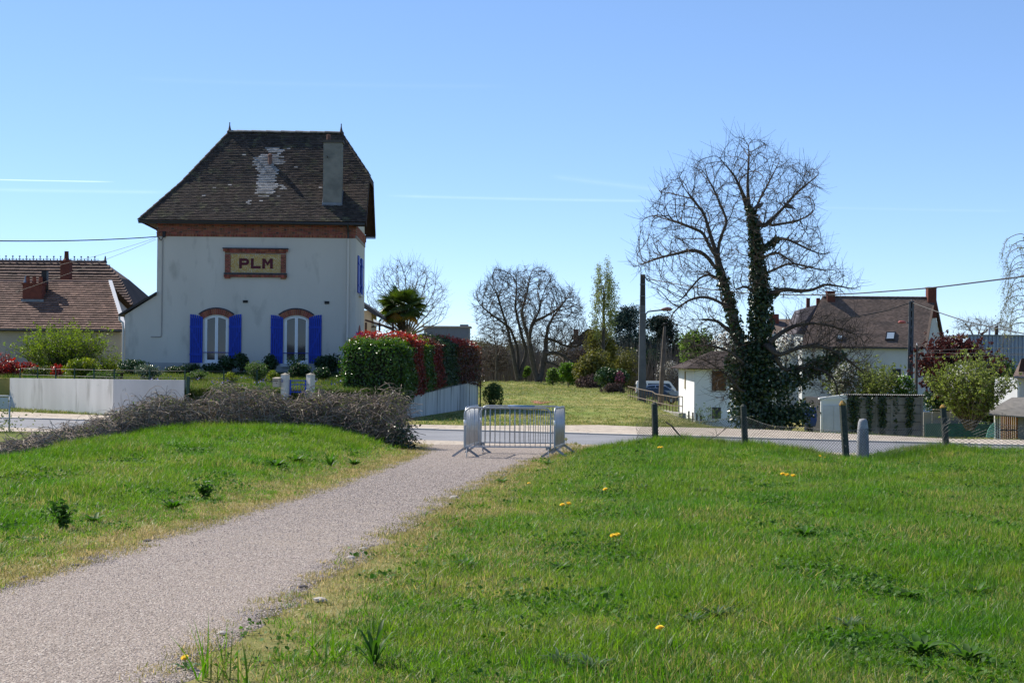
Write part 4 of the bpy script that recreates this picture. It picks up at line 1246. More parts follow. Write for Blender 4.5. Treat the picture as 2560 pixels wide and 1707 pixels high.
# loose stones of the gravel path near the viewer
def pebbles(n, rad):
    g = G()
    base = np.array([[1, 0, 0], [-1, 0, 0], [0, 1, 0], [0, -1, 0], [0, 0, 1], [0, 0, -1.]])
    Fo = [(0, 2, 4), (2, 1, 4), (1, 3, 4), (3, 0, 4), (2, 0, 5), (1, 2, 5), (3, 1, 5), (0, 3, 5)]
    for _ in range(n):
        s = random.uniform(.003, .0072) * np.array([random.uniform(.8, 1.6), random.uniform(.7, 1.1), random.uniform(.5, .9)])
        a = random.random() * 6.283; R = np.array([[math.cos(a), -math.sin(a), 0], [math.sin(a), math.cos(a), 0], [0, 0, 1]])
        V = (base + rng.normal(size=base.shape) * .18) * s @ R.T
        r = rad * math.sqrt(random.random()); b = random.random() * 6.283
        g.add(V + [r * math.cos(b), r * math.sin(b), s[2] * .4], Fo)
    return g
m_peb = mat('path_pebble', (0.35, 0.30, 0.27), 0.85, rnd=0.55, hue=0.02, spec=.25)
X, Y = sample(60000, -6, 2.5, 6.6, 37, lambda X, Y: np.where((offpath(X, Y) < 0.0 + .06 * np.sin(Y * 2.1)) & infrust(X, Y), np.clip(10 / Y, .3, 1) , 0))
P = np.stack([X, Y, H(X, Y) + 0.009], 1)
scatter('loose_gravel', pebbles(36, 0.12), P, np.clip(.8 + .03 * Y, .9, 1.5), m_peb, tilt=0.0)
# ================================================================== FOREGROUND THINGS
# ---- four crowd barriers set up as a box across the path
m_galv = mat('galvanised_steel', (0.42, 0.44, 0.46), 0.45, col2=(0.32, 0.34, 0.36), scale=6, metal=0.55, spec=0.5)
m_galvd = mat('dull_galvanised_flat_steel', (0.36, 0.38, 0.40), 0.55, col2=(0.26, 0.28, 0.30), scale=5, metal=0.4)
m_sticker = mat('white_reflective_band', (0.75, 0.75, 0.75), 0.5)
def barrier(name, label, L, p0, p1, group):
    a = Vector(p0); b = Vector(p1); rz = math.atan2(b.y - a.y, b.x - a.x)
    L = (Vector((b.x, b.y)) - Vector((a.x, a.y))).length
    t = thing(name, label, 'barrier', a, rz, group)
    slope = (b.z - a.z)
    t.rotation_euler = (0, -math.atan2(slope, L), rz)
    zb, zt, r = 0.235, 1.10, 0.02
    R = 0.16
    pts = [(0, 0, 0.16), (0, 0, zb)]
    pts += [(0, 0, zt - R - .3)] + [(R - R * math.cos(q), 0, zt - R + R * math.sin(q)) for q in np.linspace(0, math.pi / 2, 7)]
    pts += [(L - R + R * math.sin(q), 0, zt - R + R * math.cos(q)) for q in np.linspace(0, math.pi / 2, 7)] + [(L, 0, zt - R - .3), (L, 0, zb), (L, 0, 0.16)]
    G().tube(pts, r, 10).obj('frame', m_galv, t, True)
    G().bar((0, 0, zb), (L, 0, zb), 0.04, 0.03).obj('bottom_rail', m_galv, t)
    n = 17
    me = G().tube([(0, 0, zb), (0, 0, zt - .005)], 0.0085, 6).mesh('bar', m_galv, True)
    for k in range(1, n):
        x = L * k / n
        if x < R * 0.5 or x > L - R * .5: continue
        link('bar', me, t, (x, 0, 0))
    fe = G()
    for s in (-1, 1): fe.bar((0, 0, 0.2), (0, s * 0.30, 0.0), 0.045, 0.012, up=(1, 0, 0))
    fm = G()
    for s in (-1, 1): pass
    lm = [G().bar((0, 0, 0.21), (0, s * 0.30, 0.0), 0.014, 0.05, up=(0, 0, 1)).mesh('leg', m_galvd) for s in (-1, 1)]
    for x in (0.05, L - 0.05):
        for q in (0, 1): link('leg', lm[q], t, (x, 0, 0))
        G().bx(x - .05, x + .05, -.008, .008, 0.17, 0.25).obj('foot_plate', m_galvd, t)
    G().tube([(L, 0, .55), (L + .055, 0, .55), (L + .055, 0, .60)], .009, 6).obj('hook', m_galvd, t)
    G().tube([(L, 0, .86), (L + .055, 0, .86), (L + .055, 0, .91)], .009, 6).obj('hook', m_galvd, t)
    G().tube([(0, 0, 0.70), (0, 0, 0.83)], 0.0215, 10).obj('reflective_band', m_sticker, t, True)
    return t
bp = {}
for k, (px, Yb) in {'FL': (1162, 34.0), 'FR': (1377, 34.0), 'BL': (1203, 36.0), 'BR': (1406, 35.95), 'LN': (1164, 34.12), 'LF': (1197, 35.95), 'RN': (1387, 34.0), 'RF': (1411, 35.85)}.items():
    v = at(px, 1000, Yb); bp[k] = Vector((v.x, Yb, h(v.x, Yb) + 0.015))
grp = 'crowd barriers standing in a box across the path'
barrier('crowd_barrier', 'grey steel crowd barrier facing us, nearest side of the box on the path', 2, bp['FL'], bp['FR'], grp)
bk_ = barrier('crowd_barrier', 'grey steel crowd barrier with blue tape on its top rail, far side', 2, bp['BL'], bp['BR'], grp)
barrier('crowd_barrier', 'grey steel crowd barrier seen nearly edge-on, hedge side of the box', 2, bp['LN'], bp['LF'], grp)
barrier('crowd_barrier', 'grey steel crowd barrier seen edge-on, grass bank side of the box', 2, bp['RN'], bp['RF'], grp)
Lb = (bp['BR'] - bp['BL']).length
G().tube([(Lb * .33, 0, 1.10), (Lb * .66, 0, 1.10)], 0.0215, 10).obj('blue_tape', mat('faded_blue_tape', (0.10, 0.22, 0.45), .5), bk_, True)

# ---- chain-link fence on mossy posts
m_post = mat('mossy_dark_post', (0.042, 0.050, 0.042), 0.9, col2=(0.07, 0.075, 0.06), scale=14, col3=(0.024, 0.028, 0.026), scale3=30, bump=0.5, bscale=60)
m_lichen = mat('orange_lichen', (0.36, 0.19, 0.03), 0.95, col2=(0.16, 0.13, 0.06), scale=20)
m_wire = mat('rusty_grey_wire', (0.12, 0.12, 0.12), 0.6, metal=0.4)
fence = thing('chain_link_fence', 'sagging chain-link fence on four dark mossy posts along the right bank edge', 'fence')
post_px = [(1639, 1100, 1005, 1636, 34.0, 0.072, 0.0), (1864, 1107, 1010, 1858, 32.9, 0.07, 0.02), (2117, 1128, 1003, 2106, 30.4, 0.072, 0.0), (2367, 1112, 1012, 2357, 32.6, 0.072, 0.0)]
tops = []
for i, (bx_, by_, ty_, tx_, Yp, rr, ln) in enumerate(post_px):
    b0 = at(bx_, by_, Yp); gz = h(b0.x, Yp); b0.z = gz - 0.1
    t0 = at(tx_, ty_, Yp); tops.append((b0, t0))
    d = (t0 - b0)
    g = G().tube([b0, b0 + d * .5, b0 + d * 0.955, t0], [rr, rr * .98, rr * .95, rr * .35], 8)
    po = g.obj('post', m_post, fence)
    if i >= 2:
        c = b0 + d * 0.965
        G().tube([b0 + d * 0.94, b0 + d * .962, t0 + d * .008], [rr * 1.04, rr * 1.03, rr * .36], 8).obj('lichen_crust', m_lichen, po)
    for q in (.25, .5, .75):
        c = b0 + d * (0.1 + .9 * q); G().box((c.x + .01, c.y - rr, c.z), (.018, .02, .018)).obj('staple', m_black, po)
def fpt(t):
    """point along the fence, t in posts"""
    ext = [(tops[0][0] + Vector((-1.6, 1.2, -.1)), tops[0][0] + Vector((-1.6, 1.2, .25)))] + tops + [(tops[3][0] + Vector((4.5, -2.2, 0)), tops[3][1] + Vector((4.5, -2.2, -.1)))]
    i = min(int(t), len(ext) - 2); f = t - i
    b = ext[i][0].lerp(ext[i + 1][0], f); p = ext[i][1].lerp(ext[i + 1][1], f)
    return b, p
# diagonal wires, zig-zagging between bottom and top
def fxyz(s, v):
    b, p = fpt(s)
    sag = 0.10 * math.sin(math.pi * (s % 1.0)) + 0.03 * math.sin(s * 9)
    lo = b.z + 0.10; hi = min(p.z, b.z + 0.98) - 0.22 - sag
    c = b.lerp(p, v * 0.8)
    return (c.x, c.y - 0.07 + 0.03 * math.sin(s * 11 + v * 5), lo + (hi - lo) * v)
segs_P = []
NV = 5
dens = 38
for dirn in (1, -1):
    for k in range(-14, int(dens * 4)):
        s0 = 1 + k / dens
        pp = []
        for q in range(NV):
            v = q / (NV - 1); s = s0 + dirn * v * (10 / dens) + (0 if dirn > 0 else 10 / dens)
            pp.append(fxyz(min(max(s, 0.75), 4.95), v))
        segs_P.append(pp)
P = np.array(segs_P); V, F = tubes_np(P, np.full(P.shape[:2], 0.0038), 3)
tag(G().add(V, F).obj('wire_mesh', m_wire, fence), kind='stuff')
for v in (0.02, 0.99): G().tube([fxyz(1 + k / 20, v) for k in range(0, 70)], 0.003, 4, False).obj('line_wire', m_wire, fence)

# dead branch caught in the fence
br = G(); b0 = Vector(fxyz(1.12, .75)) + Vector((0, -.05, 0)); b1 = Vector(fxyz(1.82, .62)) + Vector((0, -.05, .05))
pts = [b0.lerp(b1, t) + Vector((0, 0, -0.42 * math.sin(math.pi * t) ** 1.2 + .02 * math.sin(t * 20))) for t in np.linspace(0, 1, 12)]
br.tube(pts, np.linspace(.018, .006, 12), 5)
for k in (2, 4, 6, 8, 9, 10):
    p = pts[k]; br.tube([p, p + Vector((random.uniform(-.1, .15), 0, random.uniform(.06, .14))), p + Vector((random.uniform(-.1, .2), 0, random.uniform(.12, .22)))], [.007, .005, .003], 4)
m_bark = mat('grey_brown_bark', (0.10, 0.085, 0.07), 0.95, col2=(0.06, 0.05, 0.042), scale=6, rnd=.15, bump=.5, bscale=25)
tag(br.obj('dead_branch', m_bark), 'thin dead branch hanging in the chain-link fence between the first two posts', 'branch')

# ---- stone marker
c0 = at(2157, 1128, 30.9); gz = h(c0.x, c0.y)
top = at(2160, 1046, 30.9).z
g = G(); hgt = top - gz
prof = [(0.125, -0.1), (0.128, 0.15), (0.122, hgt * .5), (0.112, hgt * .75), (0.095, hgt * .92), (0.07, hgt * .985), (0.0, hgt)]
g.lathe(prof, (0, 0, 0), 14)
V = np.concatenate(g.v); V[:, 1] *= 0.75; g.v = [V]
m_granite = mat('grey_granite', (0.34, 0.34, 0.35), 0.9, col2=(0.25, 0.25, 0.26), scale=8, col3=(0.44, 0.44, 0.44), scale3=40, bump=.4, bscale=70)
o = g.obj('stone_marker', m_granite, None, True, (c0.x, c0.y, gz))
tag(o, 'grey rounded stone marker post behind the chain-link fence', 'stone marker')

# ---- dandelions
m_yellow = mat('dandelion_yellow', (0.80, 0.50, 0.01), 0.7, col2=(0.8, 0.58, 0.02), scale=60)
m_stem = mat('pale_green_stem', (0.16, 0.2, 0.06), 0.6)
m_leafd = mat('dandelion_leaf', (0.045, 0.11, 0.018), 0.5, rnd=.2, trans=.35)
def flower_mesh():
    g = G()
    for ring, (r, z, n) in enumerate(((0.021, 0.0, 15), (0.017, .004, 13), (0.012, .008, 10), (0.006, .01, 6))):
        for k in range(n):
            a = 6.283 * k / n + ring * .3; w = .004
            d = np.array([math.cos(a), math.sin(a), 0]); s = np.array([-d[1], d[0], 0])
            g.add([s * w * .4 + [0, 0, z], d * r + s * w + [0, 0, z + .004], d * r * 1.05 + [0, 0, z + .003], d * r - s * w + [0, 0, z + .004], -s * w * .4 + [0, 0, z]], [(0, 1, 2, 3), (0, 3, 4, 0)][:1])
    g.lathe([(.002, -.012), (.007, -.006), (.008, 0)], (0, 0, 0), 7)
    return g
fme_ = flower_mesh().mesh('flower_head', m_yellow)
def dandelion(px, py, n, label, hgt=0.09, size=1.0, gg='dandelions flowering in the grass'):
    c = atG(px, py + 3, 6)
    t = thing('dandelion', label, 'flower', c, 0, gg)
    for k in range(n):
        ox, oy = (k - (n - 1) / 2) * 0.045 * size + random.uniform(-.014, .014), random.uniform(-.06, .06) * size
        hh_ = hgt * random.uniform(.85, 1.15)
        o = link('flower_head', fme_, t, (ox, oy, hh_)); o.scale = (size,) * 3; o.rotation_euler = (random.uniform(.1, .6), random.uniform(-.3, .3), 0)
        G().tube([(ox * .3, oy * .3, 0), (ox * .8, oy * .8, hh_ * .5), (ox, oy, hh_ - .008)], .0028, 5).obj('stem', m_stem, t)
    for k in range(7):
        a = 6.283 * k / 7 + random.random(); L = random.uniform(.07, .12) * size
        d = np.array([math.cos(a), math.sin(a), 0]); s = np.array([-d[1], d[0], 0])
        G().add([np.zeros(3), d * L * .5 + s * .014 + [0, 0, .035], d * L + [0, 0, .03], d * L * .5 - s * .014 + [0, 0, .035]], [(0, 1, 2, 3)]).obj('leaf', m_leafd, t)
    return t
for (px, py, n, sz, lab) in (
        (2055, 1152, 2, 1.7, 'two yellow dandelion heads on the bank below the stone marker'),
        (1971, 1203, 3, 1.9, 'three yellow dandelion heads close together in the middle of the right lawn'),
        (1511, 1242, 1, 1.5, 'single small yellow dandelion in short grass, beyond a pair at the lawn edge'),
        (1413, 1279, 2, 1.5, 'pair of yellow dandelion heads in the lawn near the path, below the barriers'),
        (1323, 1221, 1, 1.3, 'single yellow dandelion close to the path edge below the barriers'),
        (1537, 1364, 2, 1.3, 'two low yellow dandelion heads in the lower middle of the lawn'),
        (1646, 1613, 1, 1.2, 'single yellow dandelion nearest to us in the lawn'),
        (1650, 1128, 2, 1.6, 'yellow dandelions at the foot of the first fence post'),
        (468, 1674, 1, 1.0, 'single pale yellow dandelion beside the gravel at the bottom of the path')):
    dandelion(px, py, n, lab, 0.07 + .02 * sz, sz)
# daffodils beside the barrier
c = at(1420, 1120, 35.6); c = onG(c.x, c.y)
t = thing('daffodil_clump', 'small clump of pale yellow daffodils behind the barrier feet', 'flower', c)
m_daf = mat('daffodil_yellow', (0.75, 0.62, 0.10), .6)
for (dx, dz) in ((-.16, .28), (-.05, .36), (.18, .26), (.27, .22), (.12, .14)):
    G().tube([(dx * .4, 0, 0), (dx, 0, dz)], .005, 5).obj('stem', m_stem, t)
    g = G()
    for k in range(6):
        a = 6.283 * k / 6; g.add([(dx, -.01, dz), (dx + .035 * math.cos(a - .3), -.015, dz + .035 * math.sin(a - .3)), (dx + .05 * math.cos(a), -.01, dz + .05 * math.sin(a)), (dx + .035 * math.cos(a + .3), -.015, dz + .035 * math.sin(a + .3))], [(0, 1, 2, 3)])
    g.tube([(dx, -.012, dz), (dx, -.05, dz)], [.014, .02], 8); g.obj('flower_head', m_daf, t)

# ---- broad-leaved weeds, thistles and tall grass clumps
m_weed = mat('dock_leaf', (0.042, 0.115, 0.012), 0.55, col2=(0.065, 0.135, 0.025), scale=8, rnd=.25, trans=.4, spec=.25)
m_weedgrey = mat('silvery_weed_leaf', (0.075, 0.125, 0.06), 0.6, col2=(0.05, 0.095, 0.04), scale=8, rnd=.2, trans=.25)
def strap_leaf(d, L, w, up, n=4, droop=.5):
    d = np.array(d, float); s = np.array([-d[1], d[0], 0]); V = []
    for k in range(n + 1):
        t = k / n; ww = w * math.sin(math.pi * min(1, .12 + .88 * t)) ** .8 if k < n else 0
        c = d * L * t * (1 - .1 * up) + np.array([0, 0, L * up * (t - droop * t * t)])
        V += [c + s * ww / 2 + [0, 0, ww * .18], c, c - s * ww / 2 + [0, 0, ww * .18]]
    F = []
    for k in range(n): F += [(3 * k, 3 * k + 1, 3 * k + 4, 3 * k + 3), (3 * k + 1, 3 * k + 2, 3 * k + 5, 3 * k + 4)]
    return V, F
WEEDVAR = {}
def rosette(n, L, w, up, m, key):
    if key in WEEDVAR: return WEEDVAR[key]
    out = []
    for k in range(n):
        a = 6.283 * k / n + random.uniform(-.3, .3)
        V, F = strap_leaf((math.cos(a), math.sin(a), 0), L * random.uniform(.7, 1.15), w * random.uniform(.8, 1.2), up * random.uniform(.6, 1.3))
        out.append(G().add(V, F).mesh('leaf', m, True))
    WEEDVAR[key] = out
    return out
def weed(px, py, kind, size, label, group='broad-leaved weeds in the grass'):
    c = atG(px, py, 6)
    t = thing('weed_plant', label, 'weed', c, random.random() * 6, group)
    t.scale = (size * .75, size * .75, size * .85)
    if kind == 'dock': ms = rosette(19, .22, .06, .95, m_weed, 'dock')
    elif kind == 'plantain': ms = rosette(24, .25, .036, 1.9, m_weed, 'plantain')
    else: ms = rosette(34, .14, .016, .8, m_weedgrey, 'grey')
    for me in ms: link('leaf', me, t)
    if kind == 'bushy':
        pass
    return t
WL = [
    (430, 1276, 'dock', 1.15, 'low dark dock rosette beside the left path edge, right of a taller bushy weed'),
    (235, 1310, 'dock', 0.9, 'small dark dock rosette just right of the tall leafy weed by the path'),
    (690, 1172, 'dock', 1.6, 'broad dark-leaved dock patch in the middle of the left bank'),
    (740, 1160, 'dock', 1.5, 'leafy dock standing behind the broad dark patch on the left bank'),
    (826, 1170, 'plantain', 1.1, 'bright green plantain at the path side of the left bank'),
    (885, 1165, 'dock', 1.2, 'low leafy weed close to the path near the brambles'),
    (560, 1190, 'dock', .9, 'small dock alone in long grass of the left bank'),
    (935, 1670, 'plantain', .85, 'clump of long shiny plantain leaves at the bottom of the lawn'),
    (1160, 1424, 'dock', .8, 'dark dock rosette right of the path, level with the dry grass patch'),
    (1400, 1430, 'dock', .7, 'small dock rosette in the yellowing patch of lawn'),
    (1790, 1545, 'grey', 1.2, 'silvery weed tuft in the lower middle of the lawn, left of a similar one'),
    (1730, 1560, 'grey', 1.1, 'silvery weed tuft nearest the lower middle of the lawn'),
    (2125, 1575, 'grey', 1.3, 'silvery spiky weed tuft in the lower right lawn'),
    (1400, 1665, 'grey', 1.2, 'grey-green weed tuft at the very bottom of the lawn'),
    (1480, 1680, 'grey', 1.3, 'grey-green weed tuft at the bottom edge, right of its twin'),
    (2300, 1640, 'dock', 1.0, 'large dock rosette near the lower right corner'),
    (2420, 1655, 'dock', .8, 'dark dock close to the lower right corner, in dry grass'),
    (2440, 1490, 'dock', .8, 'dark dock near the right border of the lawn'),
    (2270, 1500, 'dock', .75, 'dock rosette below a strip of yellow grass on the right'),
    (1750, 1235, 'grey', 1.6, 'blue-green weed clump in the far lawn, below the second fence post'),
    (1610, 1225, 'grey', 1.3, 'pale weed sprig in the far lawn, left of a blue-green clump'),
    (2010, 1345, 'dock', 1.0, 'dark leafy patch in a lush swell of the right lawn'),
    (1370, 1165, 'dock', 1.1, 'dark leafy weed at the lawn edge next to the barrier feet'),
    (1255, 1210, 'dock', .9, 'low leafy weed on the path edge before the barriers'),
]
for w_ in WL: weed(*w_)
# tall bushy weeds by the path: stems with small leaves
def bushy(px, py, hgt, rad, label, m=None):
    c = atG(px, py, 6); m = m or m_weed
    t = thing('leafy_weed', label, 'weed', c, 0, 'tall leafy weeds along the left path edge')
    g = G(); lp_ = []
    for k in range(16):
        a = random.random() * 6.283; r = rad * random.random()
        tip = np.array([r * math.cos(a), r * math.sin(a), hgt * random.uniform(.6, 1)])
        pts = [tip * q * np.array([q, q, 1]) for q in (0.01, .35, .7, 1)]
        g.tube(pts, [.006, .005, .004, .002], 4)
        for q in np.linspace(.25, 1, 14): lp_.append(tip * q * np.array([q, q, 1]) + rng.normal(size=3) * .02)
    g.obj('stems', m_stem, t)
    V, F = leaf_quads(np.array(lp_), .07, .5, np.tile([[0, 0, 1.0]], (len(lp_), 1)), .7)
    G().add(V, F).obj('foliage', m, t)
bushy(158, 1326, .30, .22, 'tall dark leafy weed at the left path edge, lower left')
bushy(512, 1252, .26, .22, 'rounded feathery green weed at the left path edge')
def tallgrass(px, py, n, hgt, label, lean=.5):
    c = atG(px, py, 5.5)
    t = thing('grass_clump', label, 'grass clump', c, 0, 'tall grass clumps')
    for k in range(n):
        g = blades(1, .09, hgt * .6, hgt, .011, lean, .8, 6)
        g.obj('blade', m_tall, t)
tallgrass(535, 1700, 26, .34, 'tall clump of long grass blades in the foreground beside the gravel')
tallgrass(620, 1720, 14, .28, 'second clump of long blades at the bottom edge, next to the tallest one')
tallgrass(800, 1650, 18, .26, 'leaning clump of long blades between gravel and plantain', .9)
tallgrass(1085, 1480, 16, .25, 'wispy clump of long blades half-way down the lawn', .8)
tallgrass(960, 1600, 16, .22, 'arching pale clump of grass above the plantain', 1.0)
# stones on the path edge
m_st = mat('edge_stone', (0.42, 0.39, 0.36), .9, col2=(0.27, 0.25, 0.23), scale=9)
m_std = mat('dark_edge_stone', (0.12, 0.105, 0.1), .9, col2=(0.08, 0.07, 0.07), scale=9)
def stone(px, py, s, m, label):
    c = atG(px, py, 6); g = G()
    base = []
    for (r, z) in ((.6, -.3), (1, 0), (.8, .35), (.35, .55)):
        for k in range(7):
            a = 6.283 * k / 7; q = r * random.uniform(.8, 1.15); base.append((q * math.cos(a), q * math.sin(a) * .7, z * .7))
    F = [(i * 7 + k, i * 7 + (k + 1) % 7, (i + 1) * 7 + (k + 1) % 7, (i + 1) * 7 + k) for i in range(3) for k in range(7)]
    g.add(np.array(base) * s, F); b = g.n; g.f.append(np.array([[21 + k for k in range(7)]]))
    o = g.obj('stone', m, None, False, (c.x, c.y, c.z + .012)); o.rotation_euler = (0, 0, random.random() * 6)
    tag(o, label, 'stone', 'loose stones along the path edges')
for (px, py, s, m, lab) in ((186, 1418, .045, m_std, 'dark stone on the left path edge under the tall weed'), (60, 1450, .05, m_std, 'dark stone on the left path edge near the picture border'),
        (368, 1356, .05, m_std, 'dark flat stone half-way up the left path edge'), (556, 1589, .045, m_st, 'pale flat stone on the right path edge, near the foreground grass'),
        (757, 1472, .045, m_std, 'dark stone on the right path edge beside a dry grass tongue'), (877, 1398, .05, m_st, 'white stone chip on the right path edge, lower of two'),
        (910, 1376, .05, m_st, 'white stone chip on the right path edge, upper of two'), (1081, 1278, .06, m_std, 'dark stone on the right path edge below the barriers'),
        (1136, 1245, .06, m_st, 'pale flat stone on the right path edge, closest to the barriers'), (800, 1505, .06, m_st, 'long pale stone lying in the dry grass right of the path')):
    stone(px, py, s, m, lab)

# ---- brambles along the far edge of the left bank
base_px = [(-60, 1165, 24.5), (100, 1112, 28.5), (220, 1082, 31.5), (330, 1052, 34.0), (480, 1040, 36.0), (650, 1042, 37.0), (800, 1052, 37.6), (900, 1062, 37.6), (1005, 1085, 37.2)]
top_px = [1105, 1066, 1030, 978, 974, 980, 978, 984, 1012]
bl = []
for (px, py, Yb), ty in zip(base_px, top_px):
    a = at(px, py, Yb); z0 = h(a.x, Yb); zt_ = at(px, ty, Yb + .3).z
    bl.append((a.x, Yb, z0, max(zt_ - z0, .3)))
bl = np.array(bl)
def bram(n, Lmin, Lmax, rad, shell=False):
    u = rng.uniform(0, len(bl) - 1.001, n); i = u.astype(int); f = (u - i)[:, None]
    c = bl[i] * (1 - f) + bl[i + 1] * f
    ang = rng.uniform(0, math.pi, n)
    rr = np.sqrt(rng.random(n)) if not shell else rng.uniform(.85, 1.05, n)
    hgt = -.16 * (1 - ss(-8.0, -6.3, c[:, 0])) + .05 + c[:, 3] * (0.9 + 0.24 * np.sin(c[:, 0] * 2.6) * np.sin(c[:, 0] * .9 + 1) + .10 * np.sin(c[:, 0] * 6.1))
    wdt = 0.75
    x = c[:, 0] + rng.normal(size=n) * .1; y = c[:, 1] + .45 + np.cos(ang) * rr * wdt; z = c[:, 2] + np.sin(ang) * rr * np.maximum(hgt, .1)
    P0 = np.stack([x, y, z], 1)
    d = rng.normal(size=(n, 3)) * [1.0, .7, .55]; d /= np.linalg.norm(d, axis=1, keepdims=True)
    d2 = rng.normal(size=(n, 3)); L = rng.uniform(Lmin, Lmax, n)[:, None]
    S = 7
    P = np.zeros((n, S, 3))
    for k in range(S):
        t = k / (S - 1) - .5
        P[:, k] = P0 + d * L * t + d2 * L * (.25 - t * t) * .45 - np.array([0, 0, 1]) * L * t * t * .5
    P[:, :, 2] = np.maximum(P[:, :, 2], c[:, 2:3] - .05)
    R = rad * rng.uniform(.6, 1.4, n)[:, None] * np.linspace(1.1, .6, S)[None]
    return P, R
m_bram = mat('dry_bramble_cane', (0.31, 0.25, 0.195), .85, col2=(0.17, 0.135, 0.105), scale=3, rnd=.55, hue=.015)
g = G()
P, R = bram(6500, .35, 1.0, .0055); g.add(*tubes_np(P, R, 3))
P, R = bram(2200, .3, .8, .007, True); g.add(*tubes_np(P, R, 3))
tag(g.obj('bramble_thicket', m_bram), 'tangled grey thicket of dry brambles along the far edge of the left bank', 'thicket', kind='stuff')
m_bleaf = mat('bramble_leaf', (0.065, 0.11, 0.028), .45, col2=(0.15, 0.16, 0.05), scale=3, rnd=.35, trans=.35, spec=.5)
P, R = bram(7500, .1, .2, .01, False)
P2, R2 = bram(5200, .1, .2, .01, True)
keep = rng.random(len(P)) < (0.35 + .5 * (P[:, 3, 2] < bl[:, 2].mean() + .25))
Q = np.concatenate([P[keep, 3], P2[:, 3]])
V, F = leaf_quads(Q, .055, .6, None, 1.0)
tag(G().add(V, F).obj('bramble_leaves', m_bleaf), 'sparse small green leaves among the dry brambles', 'leaves', kind='stuff')
# old stump-like post at the right end of the brambles
s0 = at(994, 1062, 37.4); s0.z = h(s0.x, 37.4) - .05
pts = [s0, s0 + Vector((.03, 0, .35)), s0 + Vector((.0, 0, .66)), s0 + Vector((.02, 0, .74))]
tag(G().tube(pts, [.13, .12, .13, .09], 9).obj('old_post', mat('weathered_wood', (.17, .14, .115), .95, col2=(.09, .075, .06), scale=12, bump=.7, bscale=25)), 'old weathered wooden post overgrown by brambles next to the path', 'post')
# dark ivy at its foot
V, F = leaf_quads(np.array([[s0.x + .15 + rng.normal() * .18, s0.y - .25 + rng.normal() * .15, h(s0.x, s0.y) + abs(rng.normal()) * .3] for _ in range(420)]), .08, .7, None, 1)
m_ivy = mat('dark_ivy_leaf', (0.016, 0.042, 0.012), .35, col2=(0.03, 0.06, 0.018), scale=3, rnd=.35, trans=.15, spec=.6)
tag(G().add(V, F).obj('ivy_bush', m_ivy), 'dark ivy bush at the foot of the old post beside the path', 'ivy')
# ================================================================== TREE BUILDERS
def resample(pts, step):
    P = np.array(pts, float); d = np.linalg.norm(np.diff(P, axis=0), axis=1); s = np.concatenate([[0], np.cumsum(d)])
    n = max(2, int(s[-1] / step) + 1); t = np.linspace(0, s[-1], n)
    return np.stack([np.interp(t, s, P[:, k]) for k in range(3)], 1)
def colonize(limbs, attr, step=0.25, infl=2.5, kill=0.4, iters=120, trop=(0, 0, 0.08), maxn=14000, out=.35, inertia=.7):
    kc = []; stall = 0
    """space colonisation. limbs: list of (points, r0, r1); returns nodes, parents, minimum radii"""
    N, PAR, RAD = [], [], []
    for (pts, r0, r1) in limbs:
        Q = resample(pts, step); n = len(Q); rr = np.linspace(r0, r1, n)
        if N:
            A = np.array(N); k = int(np.argmin(np.linalg.norm(A - Q[0], axis=1))); prev = k
            if np.linalg.norm(A[k] - Q[0]) < step * .6: Q, rr = Q[1:], rr[1:]
        else: prev = -1
        for q, r in zip(Q, rr):
            N.append(q); PAR.append(prev); RAD.append(r); prev = len(N) - 1
    N = [np.array(x) for x in N]
    A = np.asarray(attr, float)
    arr = np.array(N); best = np.full(len(A), 1e9); bi = np.zeros(len(A), int)
    for s in range(0, len(arr), 400):
        dd = np.linalg.norm(A[:, None] - arr[None, s:s + 400], axis=2); k = dd.argmin(1); m = dd[np.arange(len(A)), k]
        u = m < best; best[u] = m[u]; bi[u] = k[u] + s
    trop = np.array(trop)
    cen = np.array([A[:, 0].mean(), A[:, 1].mean(), A[:, 2].min() + .15 * (A[:, 2].max() - A[:, 2].min())])
    for _ in range(iters):
        alive = best > kill
        A, best, bi = A[alive], best[alive], bi[alive]
        use = best < infl
        if not use.any() or len(N) > maxn: break
        idx = bi[use]; D = A[use] - np.array(N)[idx]; D /= np.linalg.norm(D, axis=1, keepdims=True)
        uq, inv = np.unique(idx, return_inverse=True)
        while len(kc) < len(N): kc.append(0)
        acc = np.zeros((len(uq), 3)); np.add.at(acc, inv, D)
        nrm = np.linalg.norm(acc, axis=1, keepdims=True); acc = acc / np.maximum(nrm, 1e-6) + trop + rng.normal(size=acc.shape) * .10
        od = np.array(N)[uq] - cen; od /= np.maximum(np.linalg.norm(od, axis=1, keepdims=True), 1e-6); acc += od * out
        acc /= np.linalg.norm(acc, axis=1, keepdims=True)
        NN = np.array(N); par_ = np.array(PAR)[uq]
        pd = np.where((par_ >= 0)[:, None], NN[uq] - NN[np.maximum(par_, 0)], 0); pd /= np.maximum(np.linalg.norm(pd, axis=1, keepdims=True), 1e-6)
        first = np.array([kc[k] == 0 for k in uq])[:, None]
        acc = acc + pd * np.where(first, inertia, .15); acc /= np.linalg.norm(acc, axis=1, keepdims=True)
        new = NN[uq] + acc * step
        ok = np.array([kc[k] < 4 for k in uq])
        for k in np.where(ok)[0]:
            if np.min(np.abs(NN - new[k]).sum(1)) < step * .45: ok[k] = False
        if not ok.any():
            stall += 1
            if stall > 6: break
            continue
        new, uq = new[ok], uq[ok]
        st = len(N)
        for k in uq: kc[k] += 1
        for q, p in zip(new, uq): N.append(q); PAR.append(int(p)); RAD.append(0)
        dd = np.linalg.norm(A[:, None] - new[None], axis=2); k = dd.argmin(1); m = dd[np.arange(len(A)), k]
        u = m < best; best[u] = m[u]; bi[u] = k[u] + st
    return np.array(N), np.array(PAR), np.array(RAD)
